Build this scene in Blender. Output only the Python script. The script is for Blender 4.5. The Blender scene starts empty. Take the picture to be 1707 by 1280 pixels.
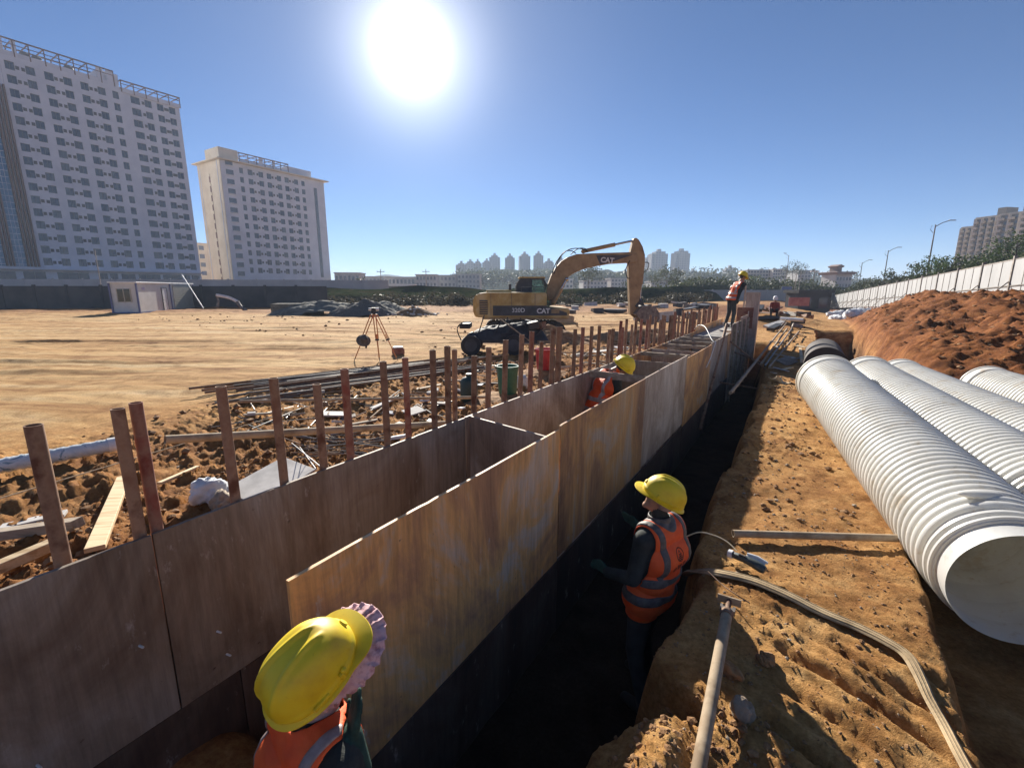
import bpy, bmesh, math, random
import numpy as np
from mathutils import Vector, Matrix

R = math.radians
SC = bpy.context.scene
COL = SC.collection

# ------------------------------------------------------------------ camera
PITCH = R(11.6)
CAMZ = 2.0
FPX = 767.0 / 1707.0                      # focal length as a share of the picture width
cam_d = bpy.data.cameras.new('camera')
cam_d.sensor_width = 36.0
cam_d.lens = FPX * 36.0
cam_d.clip_start = 0.05
cam_d.clip_end = 6000
cam = bpy.data.objects.new('camera', cam_d)
COL.objects.link(cam)
cam.location = (0, 0, CAMZ)
cam.rotation_euler = (math.pi / 2 - PITCH, 0, 0)
SC.camera = cam

# ------------------------------------------------------------------ sky, sun, exposure
SUN = Vector((-0.219, 1.128, 0.510)).normalized()
SUN_EL = math.asin(SUN.z)
SUN_AZ = math.atan2(SUN.x, SUN.y)
world = bpy.data.worlds.new('World')
SC.world = world
world.use_nodes = True
wn = world.node_tree.nodes
wl = world.node_tree.links
wn.clear()
w_out = wn.new('ShaderNodeOutputWorld')
sky = wn.new('ShaderNodeTexSky')
sky.sky_type = 'NISHITA'
sky.sun_disc = False
sky.sun_elevation = SUN_EL
sky.sun_rotation = SUN_AZ % (2 * math.pi)
sky.altitude = 1900
sky.air_density = 0.8
sky.dust_density = 0.0
sky.ozone_density = 6.0
bg = wn.new('ShaderNodeBackground')
bg.inputs['Strength'].default_value = 0.05
wl.new(sky.outputs[0], bg.inputs['Color'])
# white glow round the sun's direction, added to the sky as three lobes
geo = wn.new('ShaderNodeNewGeometry')
dot = wn.new('ShaderNodeVectorMath'); dot.operation = 'DOT_PRODUCT'
dot.inputs[1].default_value = SUN
wl.new(geo.outputs['Incoming'], dot.inputs[0])
neg = wn.new('ShaderNodeMath'); neg.operation = 'MULTIPLY'; neg.inputs[1].default_value = -1
wl.new(dot.outputs['Value'], neg.inputs[0])
cl = wn.new('ShaderNodeMath'); cl.operation = 'MAXIMUM'; cl.inputs[1].default_value = 0
wl.new(neg.outputs[0], cl.inputs[0])
def lobe(power, amp):
    p = wn.new('ShaderNodeMath'); p.operation = 'POWER'; p.inputs[1].default_value = power
    wl.new(cl.outputs[0], p.inputs[0])
    m = wn.new('ShaderNodeMath'); m.operation = 'MULTIPLY'; m.inputs[1].default_value = amp
    wl.new(p.outputs[0], m.inputs[0])
    return m.outputs[0]
def addv(a, b):
    m = wn.new('ShaderNodeMath'); m.operation = 'ADD'
    wl.new(a, m.inputs[0]); wl.new(b, m.inputs[1])
    return m.outputs[0]
glow = addv(addv(lobe(1400, 2.0), lobe(190, 0.45)), lobe(24, 0.085))
bg2 = wn.new('ShaderNodeBackground')
bg2.inputs['Color'].default_value = (1.0, 0.985, 0.95, 1)
wl.new(glow, bg2.inputs['Strength'])
addsh = wn.new('ShaderNodeAddShader')
wl.new(bg.outputs[0], addsh.inputs[0]); wl.new(bg2.outputs[0], addsh.inputs[1])
wl.new(addsh.outputs[0], w_out.inputs['Surface'])

sun_d = bpy.data.lights.new('sun', 'SUN')
sun_d.energy = 5.0
sun_d.angle = R(0.53)
sun_d.color = (1.0, 0.93, 0.82)
sun = bpy.data.objects.new('sun', sun_d)
COL.objects.link(sun)
sun.rotation_euler = SUN.to_track_quat('Z', 'Y').to_euler()
sun.location = (-20, 60, 60)

SC.view_settings.view_transform = 'Standard'
SC.view_settings.look = 'None'
SC.view_settings.exposure = 1.15
SC.view_settings.gamma = 1.0
SC.view_settings.use_curve_mapping = False
SC.cycles.max_bounces = 8
SC.cycles.volume_bounces = 1
SC.cycles.use_denoising = True

# ------------------------------------------------------------------ places: pixels of the 1707 x 1280 photograph -> real positions
AZ = R(32.3)                              # the trench, the formwork and the far facades run along this heading
DX, DY = math.sin(AZ), math.cos(AZ)
NX, NY = DY, -DX
def T(s, o, z=0.0):                       # s along the trench, o to its right
    return Vector((s * DX + o * NX, s * DY + o * NY, z))
def so(p):
    return (p[0] * DX + p[1] * DY, p[0] * NX + p[1] * NY)
SP, CP = math.sin(PITCH), math.cos(PITCH)
def ray(px, py):
    u = (px - 853.5) / 767.0
    v = (640.0 - py) / 767.0
    return Vector((u, CP + v * SP, -SP + v * CP))
def at_d(px, py, d):
    return Vector((0, 0, CAMZ)) + ray(px, py) * d
def at_z(px, py, z):
    r = ray(px, py)
    return Vector((0, 0, CAMZ)) + r * ((z - CAMZ) / r.z)
def at_o(px, py, o):
    r = ray(px, py)
    return Vector((0, 0, CAMZ)) + r * (o / (r.x * NX + r.y * NY))

# ------------------------------------------------------------------ mesh helpers
def link(o, parent=None):
    COL.objects.link(o)
    if parent is not None:
        o.parent = parent
    return o
def tag(o, label=None, cat=None, group=None, kind=None):
    if label: o['label'] = label
    if cat: o['category'] = cat
    if group: o['group'] = group
    if kind: o['kind'] = kind
    return o
def empty(name, loc=(0, 0, 0), rz=0.0, label=None, cat=None, group=None):
    o = bpy.data.objects.new(name, None)
    o.empty_display_size = 0.1
    COL.objects.link(o)
    o.location = loc
    o.rotation_euler = (0, 0, rz)
    return tag(o, label, cat, group)
def copy_tree(o, parent=None):
    c = o.copy()
    COL.objects.link(c)
    c.parent = parent
    for ch in list(o.children):
        copy_tree(ch, c)
    return c
def mesh_obj(name, me, mat=None, parent=None):
    if mat is not None:
        me.materials.clear()
        for m in (mat if isinstance(mat, (list, tuple)) else [mat]):
            me.materials.append(m)
    return link(bpy.data.objects.new(name, me), parent)

def frame_of(d, up=None):
    d = Vector(d).normalized()
    up = Vector(up) if up is not None else Vector((0, 0, 1))
    if abs(d.dot(up)) > 0.995:
        up = Vector((1, 0, 0))
    x = up.cross(d).normalized()
    y = d.cross(x).normalized()
    return x, y, d

class MB:
    def __init__(self):
        self.v = []; self.f = []; self.mi = []; self.cur = 0
    def _add(self, vs, fs):
        b = len(self.v)
        self.v.extend([tuple(p) for p in vs])
        for f in fs:
            self.f.append(tuple(b + i for i in f)); self.mi.append(self.cur)
        return self
    def box(self, c, size, rz=0.0, M=None):
        hx, hy, hz = size[0] / 2, size[1] / 2, size[2] / 2
        vs = [Vector((x, y, z)) for z in (-hz, hz) for y in (-hy, hy) for x in (-hx, hx)]
        if rz:
            m = Matrix.Rotation(rz, 3, 'Z'); vs = [m @ p for p in vs]
        c = Vector(c)
        vs = [p + c for p in vs]
        if M is not None: vs = [M @ p for p in vs]
        return self._add(vs, [(0, 2, 3, 1), (4, 5, 7, 6), (0, 1, 5, 4), (2, 6, 7, 3), (0, 4, 6, 2), (1, 3, 7, 5)])
    def beam(self, p0, p1, w, h, up=None):
        p0, p1 = Vector(p0), Vector(p1)
        x, y, d = frame_of(p1 - p0, up)
        vs = []
        for p in (p0, p1):
            for sy in (-1, 1):
                for sx in (-1, 1):
                    vs.append(p + x * sx * w / 2 + y * sy * h / 2)
        return self._add(vs, [(0, 2, 3, 1), (4, 5, 7, 6), (0, 1, 5, 4), (2, 6, 7, 3), (0, 4, 6, 2), (1, 3, 7, 5)])
    def tube(self, p0, p1, r0, r1=None, seg=12, cap=True):
        r1 = r0 if r1 is None else r1
        p0, p1 = Vector(p0), Vector(p1)
        x, y, d = frame_of(p1 - p0)
        vs = []
        for p, r in ((p0, r0), (p1, r1)):
            for k in range(seg):
                a = 2 * math.pi * k / seg
                vs.append(p + x * (math.cos(a) * r) + y * (math.sin(a) * r))
        fs = [(k, (k + 1) % seg, seg + (k + 1) % seg, seg + k) for k in range(seg)]
        if cap:
            fs += [tuple(reversed(range(seg))), tuple(range(seg, 2 * seg))]
        return self._add(vs, fs)
    def hollow(self, p0, p1, r, t, seg=14):
        p0, p1 = Vector(p0), Vector(p1)
        x, y, d = frame_of(p1 - p0)
        vs = []
        for p, q in ((p0, r), (p1, r), (p1, r - t), (p0, r - t)):
            for k in range(seg):
                a = 2 * math.pi * k / seg
                vs.append(p + x * (math.cos(a) * q) + y * (math.sin(a) * q))
        fs = []
        for j in range(4):
            b, c = j * seg, ((j + 1) % 4) * seg
            fs += [(b + k, b + (k + 1) % seg, c + (k + 1) % seg, c + k) for k in range(seg)]
        return self._add(vs, fs)
    def path(self, pts, r, seg=8, flat=None, up=(0, 0, 1)):
        # round (or flattened: flat = height ratio) sweep through points; r may be a list
        pts = [Vector(p) for p in pts]
        n = len(pts)
        rs = r if isinstance(r, (list, tuple)) else [r] * n
        vs = []
        for i, p in enumerate(pts):
            d = pts[min(i + 1, n - 1)] - pts[max(i - 1, 0)]
            x, y, d = frame_of(d, up)
            for k in range(seg):
                a = 2 * math.pi * k / seg
                vs.append(p + x * (math.cos(a) * rs[i]) + y * (math.sin(a) * rs[i] * (flat or 1.0)))
        fs = []
        for i in range(n - 1):
            for k in range(seg):
                fs.append((i * seg + k, i * seg + (k + 1) % seg, (i + 1) * seg + (k + 1) % seg, (i + 1) * seg + k))
        fs += [tuple(reversed(range(seg))), tuple(range((n - 1) * seg, n * seg))]
        return self._add(vs, fs)
    def prism(self, poly, y0, y1, M=None):
        # polygon in the x-z plane, pushed along y
        n = len(poly)
        vs = [Vector((p[0], y0, p[1])) for p in poly] + [Vector((p[0], y1, p[1])) for p in poly]
        if M is not None: vs = [M @ p for p in vs]
        fs = [tuple(range(n)), tuple(reversed(range(n, 2 * n)))]
        fs += [(k, n + k, n + (k + 1) % n, (k + 1) % n) for k in range(n)]
        return self._add(vs, fs)
    def lathe(self, prof, seg=24, M=None, close=False):
        # profile of (r, z) turned about z
        vs = []
        for (r, z) in prof:
            for k in range(seg):
                a = 2 * math.pi * k / seg
                vs.append(Vector((math.cos(a) * r, math.sin(a) * r, z)))
        if M is not None: vs = [M @ p for p in vs]
        n = len(prof); fs = []
        for i in range(n if close else n - 1):
            j = (i + 1) % n
            for k in range(seg):
                fs.append((i * seg + k, i * seg + (k + 1) % seg, j * seg + (k + 1) % seg, j * seg + k))
        return self._add(vs, fs)
    def ball(self, c, r, seg=12, ring=8, M=None, sq=(1, 1, 1)):
        c = Vector(c); vs = []
        for i in range(1, ring):
            t = math.pi * i / ring
            for k in range(seg):
                a = 2 * math.pi * k / seg
                vs.append(Vector((math.sin(t) * math.cos(a) * r * sq[0], math.sin(t) * math.sin(a) * r * sq[1], math.cos(t) * r * sq[2])))
        vs += [Vector((0, 0, r * sq[2])), Vector((0, 0, -r * sq[2]))]
        if M is not None: vs = [M @ p for p in vs]
        vs = [p + c for p in vs]
        fs = []
        for i in range(ring - 2):
            for k in range(seg):
                fs.append((i * seg + k, (i + 1) * seg + k, (i + 1) * seg + (k + 1) % seg, i * seg + (k + 1) % seg))
        a, b = len(vs) - 2, len(vs) - 1
        for k in range(seg):
            fs.append((a, k, (k + 1) % seg))
            fs.append((b, (ring - 2) * seg + (k + 1) % seg, (ring - 2) * seg + k))
        return self._add(vs, fs)
    def mesh(self, name, smooth=None):
        me = bpy.data.meshes.new(name)
        me.from_pydata(self.v, [], self.f)
        if any(self.mi):
            me.polygons.foreach_set('material_index', self.mi)
        if smooth is not None:
            me.polygons.foreach_set('use_smooth', [True] * len(me.polygons))
            me.set_sharp_from_angle(angle=R(smooth))
        me.update()
        return me
    def build(self, name, mat, parent=None, smooth=None, bevel=None):
        o = mesh_obj(name, self.mesh(name, smooth), mat, parent)
        if bevel:
            b = o.modifiers.new('bevel', 'BEVEL'); b.width = bevel; b.segments = 2; b.limit_method = 'ANGLE'; b.angle_limit = R(40)
        return o

# ------------------------------------------------------------------ numpy noise
def _hash(ix, iy, seed):
    h = (ix.astype(np.int64) * 374761393 + iy.astype(np.int64) * 668265263 + seed * 1442695041) & 0xffffffff
    h = ((h ^ (h >> 13)) * 1274126177) & 0xffffffff
    h = ((h ^ (h >> 16)) * 2246822519) & 0xffffffff
    return ((h ^ (h >> 15)) & 0xffffff) / float(0xffffff)
def vnoise(x, y, seed=0):
    ix, iy = np.floor(x), np.floor(y)
    fx, fy = x - ix, y - iy
    fx = fx * fx * fx * (fx * (fx * 6 - 15) + 10); fy = fy * fy * fy * (fy * (fy * 6 - 15) + 10)
    a, b = _hash(ix, iy, seed), _hash(ix + 1, iy, seed)
    c, d = _hash(ix, iy + 1, seed), _hash(ix + 1, iy + 1, seed)
    return (a + (b - a) * fx) * (1 - fy) + (c + (d - c) * fx) * fy
def fbm(x, y, oct=4, seed=0):
    t, amp, tot = 0, 1.0, 0
    for k in range(oct):
        t = t + amp * (vnoise(x * 2 ** k + 17.3 * k, y * 2 ** k - 9.1 * k, seed + k) * 2 - 1); tot += amp; amp *= 0.5
    return t / tot
def worley(x, y, seed=0):
    ix, iy = np.floor(x), np.floor(y)
    best = np.full(np.shape(x), 9.0); ident = np.zeros(np.shape(x))
    for dx in (-1, 0, 1):
        for dy in (-1, 0, 1):
            cx, cy = ix + dx, iy + dy
            px = cx + _hash(cx, cy, seed); py = cy + _hash(cx, cy, seed + 7)
            d = np.hypot(x - px, y - py)
            m = d < best
            best = np.where(m, d, best); ident = np.where(m, _hash(cx, cy, seed + 13), ident)
    return best, ident
def sstep(a, b, x):
    t = np.clip((x - a) / (b - a), 0, 1)
    return t * t * (3 - 2 * t)

# ------------------------------------------------------------------ materials
def nodes_of(name):
    m = bpy.data.materials.new(name); m.use_nodes = True
    nt = m.node_tree
    return m, nt.nodes, nt.links, nt.nodes['Principled BSDF']
def coord(n, l, space='Object', scale=(1, 1, 1), rnd=True):
    tc = n.new('ShaderNodeTexCoord')
    mp = n.new('ShaderNodeMapping'); mp.inputs['Scale'].default_value = scale
    l.new(tc.outputs[space], mp.inputs['Vector'])
    if rnd:
        oi = n.new('ShaderNodeObjectInfo')
        mu = n.new('ShaderNodeMath'); mu.operation = 'MULTIPLY'; mu.inputs[1].default_value = 57.0
        l.new(oi.outputs['Random'], mu.inputs[0])
        l.new(mu.outputs[0], mp.inputs['Location'])
    return mp.outputs[0]
def noise(n, l, vec, scale, detail=6, rough=0.6, dist=0.0):
    t = n.new('ShaderNodeTexNoise')
    t.inputs['Scale'].default_value = scale; t.inputs['Detail'].default_value = detail
    t.inputs['Roughness'].default_value = rough; t.inputs['Distortion'].default_value = dist
    l.new(vec, t.inputs['Vector'])
    return t.outputs['Fac']
def ramp(n, l, fac, stops):
    r = n.new('ShaderNodeValToRGB')
    el = r.color_ramp.elements
    while len(el) < len(stops): el.new(0.5)
    for e, (p, c) in zip(el, stops):
        e.position = p; e.color = (c[0], c[1], c[2], 1)
    l.new(fac, r.inputs['Fac'])
    return r.outputs['Color']
def mixc(n, l, fac, a, b, mode='MIX'):
    m = n.new('ShaderNodeMix'); m.data_type = 'RGBA'; m.blend_type = mode
    if isinstance(fac, (int, float)): m.inputs[0].default_value = fac
    else: l.new(fac, m.inputs[0])
    for i, c in ((6, a), (7, b)):
        if isinstance(c, (tuple, list)): m.inputs[i].default_value = (c[0], c[1], c[2], 1)
        else: l.new(c, m.inputs[i])
    return m.outputs[2]
def bump(n, l, b, h, strength=0.4, dist=0.01):
    bm = n.new('ShaderNodeBump'); bm.inputs['Strength'].default_value = strength; bm.inputs['Distance'].default_value = dist
    l.new(h, bm.inputs['Height']); l.new(bm.outputs[0], b.inputs['Normal'])
def mat_mix(name, c1, c2, scale=4.0, rough=0.7, metal=0.0, lo=0.35, hi=0.65, stretch=(1, 1, 1), bmp=0.25, bdist=0.004, c3=None, detail=7, spec=None, tint=0.0, fine=None):
    m, n, l, b = nodes_of(name)
    v = coord(n, l, scale=stretch)
    f = noise(n, l, v, scale, detail)
    stops = [(lo, c1), (hi, c2)] if c3 is None else [(lo, c1), ((lo + hi) / 2, c2), (hi, c3)]
    col = ramp(n, l, f, stops)
    if tint:
        oi = n.new('ShaderNodeObjectInfo')
        mr = n.new('ShaderNodeMapRange'); mr.inputs[3].default_value = 1 - tint; mr.inputs[4].default_value = 1 + tint
        l.new(oi.outputs['Random'], mr.inputs[0])
        cmb = n.new('ShaderNodeCombineColor')
        for i in range(3): l.new(mr.outputs[0], cmb.inputs[i])
        col = mixc(n, l, 1.0, col, cmb.outputs[0], 'MULTIPLY')
    l.new(col, b.inputs['Base Color'])
    b.inputs['Roughness'].default_value = rough; b.inputs['Metallic'].default_value = metal
    if spec is not None: b.inputs['Specular IOR Level'].default_value = spec
    if bmp:
        g = noise(n, l, v, fine or scale * 6, 6, 0.65)
        bump(n, l, b, g, bmp, bdist)
    return m
def plain(name, c, rough=0.6, metal=0.0, vary=0.12, scale=3.0, bmp=0.1, **k):
    a = tuple(x * (1 - vary) for x in c); d = tuple(min(1, x * (1 + vary)) for x in c)
    return mat_mix(name, a, d, scale, rough, metal, bmp=bmp, **k)

M = {}
# soil: colour by patches, moist clods and pale dust; three kinds told apart by where they lie (vertex group 'pale', 'red')
def soil_mat():
    m, n, l, b = nodes_of('soil')
    tc = n.new('ShaderNodeTexCoord'); v = tc.outputs['Object']
    big = noise(n, l, v, 0.5, 5); mid = noise(n, l, v, 4.0, 8, 0.65); fine = noise(n, l, v, 38.0, 8, 0.7)
    a = n.new('ShaderNodeAttribute'); a.attribute_name = 'pale'
    r = n.new('ShaderNodeAttribute'); r.attribute_name = 'red'
    ochre = ramp(n, l, mid, [(0.28, (0.34, 0.16, 0.055)), (0.5, (0.57, 0.315, 0.112)), (0.72, (0.72, 0.46, 0.20))])
    redc = ramp(n, l, mid, [(0.28, (0.13, 0.043, 0.014)), (0.5, (0.26, 0.094, 0.028)), (0.75, (0.39, 0.17, 0.056))])
    mpv = n.new('ShaderNodeMapping'); mpv.inputs['Scale'].default_value = (0.10, 0.85, 1.0); mpv.inputs['Rotation'].default_value = (0, 0, 0.12); l.new(v, mpv.inputs['Vector'])
    strk = noise(n, l, mpv.outputs[0], 1.1, 9, 0.68, 0.6)
    pale = ramp(n, l, strk, [(0.37, (0.33, 0.165, 0.060)), (0.46, (0.55, 0.335, 0.145)), (0.55, (0.67, 0.46, 0.225)), (0.67, (0.78, 0.60, 0.36))])
    dark = ramp(n, l, fine, [(0.3, (0.58, 0.52, 0.46)), (0.7, (1.14, 1.14, 1.14))])
    damp = ramp(n, l, noise(n, l, v, 1.3, 9, 0.7, 0.8), [(0.36, (0.62, 0.55, 0.48)), (0.52, (1, 1, 1))])
    dark = mixc(n, l, 1.0, dark, damp, 'MULTIPLY')
    c = mixc(n, l, r.outputs['Fac'], ochre, redc)
    c = mixc(n, l, a.outputs['Fac'], c, pale)
    shade_at = n.new('ShaderNodeAttribute'); shade_at.attribute_name = 'shade_or_rough'
    mud_or_shade = ramp(n, l, mid, [(0.3, (0.030, 0.019, 0.013)), (0.7, (0.062, 0.040, 0.027))])  # deep shade of trench and ditch, painted as a near-black soil tone
    c = mixc(n, l, shade_at.outputs['Fac'], c, mud_or_shade)
    c = mixc(n, l, 1.0, c, dark, 'MULTIPLY')
    l.new(c, b.inputs['Base Color'])
    b.inputs['Roughness'].default_value = 0.95; b.inputs['Specular IOR Level'].default_value = 0.15
    ad = n.new('ShaderNodeMath'); ad.operation = 'ADD'
    f2 = noise(n, l, v, 120.0, 6, 0.75)
    l.new(fine, ad.inputs[0]); l.new(f2, ad.inputs[1])
    bump(n, l, b, ad.outputs[0], 0.85, 0.018)
    return m
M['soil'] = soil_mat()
M['clod'] = mat_mix('clod', (0.20, 0.095, 0.038), (0.44, 0.25, 0.11), 9.0, 0.95, bmp=0.7, bdist=0.01, tint=0.25)
M['gravel'] = mat_mix('gravel', (0.07, 0.067, 0.06), (0.17, 0.16, 0.14), 14.0, 0.95, bmp=0.6, bdist=0.03)
M['rock'] = mat_mix('rock', (0.19, 0.145, 0.10), (0.40, 0.32, 0.235), 8.0, 0.9, bmp=0.6, bdist=0.01)
def ply_mat(name, stops, shade_or_rough):
    m, n, l, b = nodes_of(name)
    v = coord(n, l, scale=(1, 1, 1)); vg = coord(n, l, scale=(9, 9, 0.7)); vd = coord(n, l, scale=(2.2, 2.2, 1.3))
    f1 = noise(n, l, vd, 0.55, 9, 0.66, 1.1); f2 = noise(n, l, vg, 3.2, 8, 0.7)
    c = ramp(n, l, f1, stops)
    st = ramp(n, l, f2, [(0.3, (0.62, 0.6, 0.6)), (0.62, (1.1, 1.1, 1.1))])
    c = mixc(n, l, 0.85, c, st, 'MULTIPLY')
    sp = noise(n, l, v, 22.0, 5, 0.6)
    spots = ramp(n, l, sp, [(0.68, (1, 1, 1)), (0.75, (0.40, 0.37, 0.35))])
    c = mixc(n, l, 1.0, c, spots, 'MULTIPLY')
    cem = ramp(n, l, noise(n, l, coord(n, l, scale=(3, 3, 1.2)), 3.6, 9, 0.72), [(0.60, (0, 0, 0)), (0.70, (0.75, 0.75, 0.75))])
    c = mixc(n, l, cem, c, (0.44, 0.40, 0.36))
    oi = n.new('ShaderNodeObjectInfo')
    mr = n.new('ShaderNodeMapRange'); mr.inputs[3].default_value = 0.78; mr.inputs[4].default_value = 1.25
    l.new(oi.outputs['Random'], mr.inputs[0])
    cm = n.new('ShaderNodeCombineColor')
    for i in range(3): l.new(mr.outputs[0], cm.inputs[i])
    c = mixc(n, l, 1.0, c, cm.outputs[0], 'MULTIPLY')
    l.new(c, b.inputs['Base Color'])
    rr = n.new('ShaderNodeMapRange'); rr.inputs[3].default_value = shade_or_rough; rr.inputs[4].default_value = shade_or_rough + 0.3
    l.new(f1, rr.inputs[0]); l.new(rr.outputs[0], b.inputs['Roughness'])
    bump(n, l, b, f2, 0.25, 0.003)
    return m
M['ply'] = ply_mat('plywood_red', [(0.36, (0.28, 0.15, 0.085)), (0.45, (0.46, 0.25, 0.12)), (0.53, (0.62, 0.34, 0.125)), (0.62, (0.52, 0.40, 0.29))], 0.45)
M['ply_grey'] = ply_mat('plywood_grey', [(0.37, (0.26, 0.195, 0.145)), (0.5, (0.40, 0.315, 0.245)), (0.62, (0.52, 0.45, 0.38))], 0.5)
M['ply_dark'] = ply_mat('plywood_dark', [(0.37, (0.17, 0.118, 0.082)), (0.5, (0.255, 0.20, 0.152)), (0.62, (0.33, 0.285, 0.24))], 0.5)
M['ply_low'] = ply_mat('plywood_shaded', [(0.36, (0.045, 0.028, 0.021)), (0.5, (0.085, 0.052, 0.037)), (0.62, (0.12, 0.088, 0.066))], 0.6)  # lower sheets: the trench's deep shade put into a darker plywood colour
M['ply_edge'] = mat_mix('plywood_edge', (0.46, 0.34, 0.24), (0.74, 0.66, 0.56), 9.0, 0.8, stretch=(1, 1, 12), bmp=0.3)
M['wood'] = mat_mix('pale_wood', (0.42, 0.27, 0.13), (0.66, 0.50, 0.30), 2.0, 0.75, stretch=(0.6, 6, 6), bmp=0.25, tint=0.15, c3=(0.55, 0.40, 0.22))
M['wood_old'] = mat_mix('weathered_wood', (0.22, 0.165, 0.115), (0.42, 0.345, 0.26), 2.5, 0.85, stretch=(0.6, 7, 7), bmp=0.35, tint=0.2)
M['rust'] = mat_mix('rusty_steel', (0.12, 0.050, 0.028), (0.29, 0.185, 0.12), 7.0, 0.8, 0.15, bmp=0.4, bdist=0.003, c3=(0.22, 0.115, 0.07), tint=0.22)
M['rust_red'] = mat_mix('red_oxide_steel', (0.19, 0.045, 0.03), (0.29, 0.15, 0.10), 8.0, 0.75, 0.1, bmp=0.35, bdist=0.003, c3=(0.25, 0.075, 0.05), tint=0.2)
M['steel'] = mat_mix('dull_steel', (0.11, 0.095, 0.085), (0.28, 0.245, 0.21), 6.0, 0.55, 0.45, bmp=0.3, bdist=0.003, tint=0.3)
M['steel_pale'] = mat_mix('dusty_steel', (0.25, 0.175, 0.105), (0.44, 0.34, 0.225), 5.0, 0.85, 0.0, bmp=0.4, bdist=0.003, c3=(0.34, 0.235, 0.14), tint=0.12)
M['concrete'] = mat_mix('concrete', (0.26, 0.25, 0.235), (0.44, 0.42, 0.39), 3.0, 0.9, bmp=0.5, bdist=0.006)
M['stone_board'] = mat_mix('pale_board', (0.44, 0.42, 0.40), (0.66, 0.63, 0.60), 4.0, 0.85, bmp=0.3)
M['white'] = plain('white_paint', (0.72, 0.72, 0.71), 0.55)
M['cloth_white'] = mat_mix('white_sacking', (0.50, 0.53, 0.58), (0.80, 0.80, 0.80), 5.0, 0.8, bmp=0.5, bdist=0.02)
M['black'] = plain('black_rubber', (0.022, 0.022, 0.024), 0.6, vary=0.3)
M['dark_metal'] = plain('dark_metal', (0.05, 0.05, 0.052), 0.5, 0.3, vary=0.3)

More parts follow.
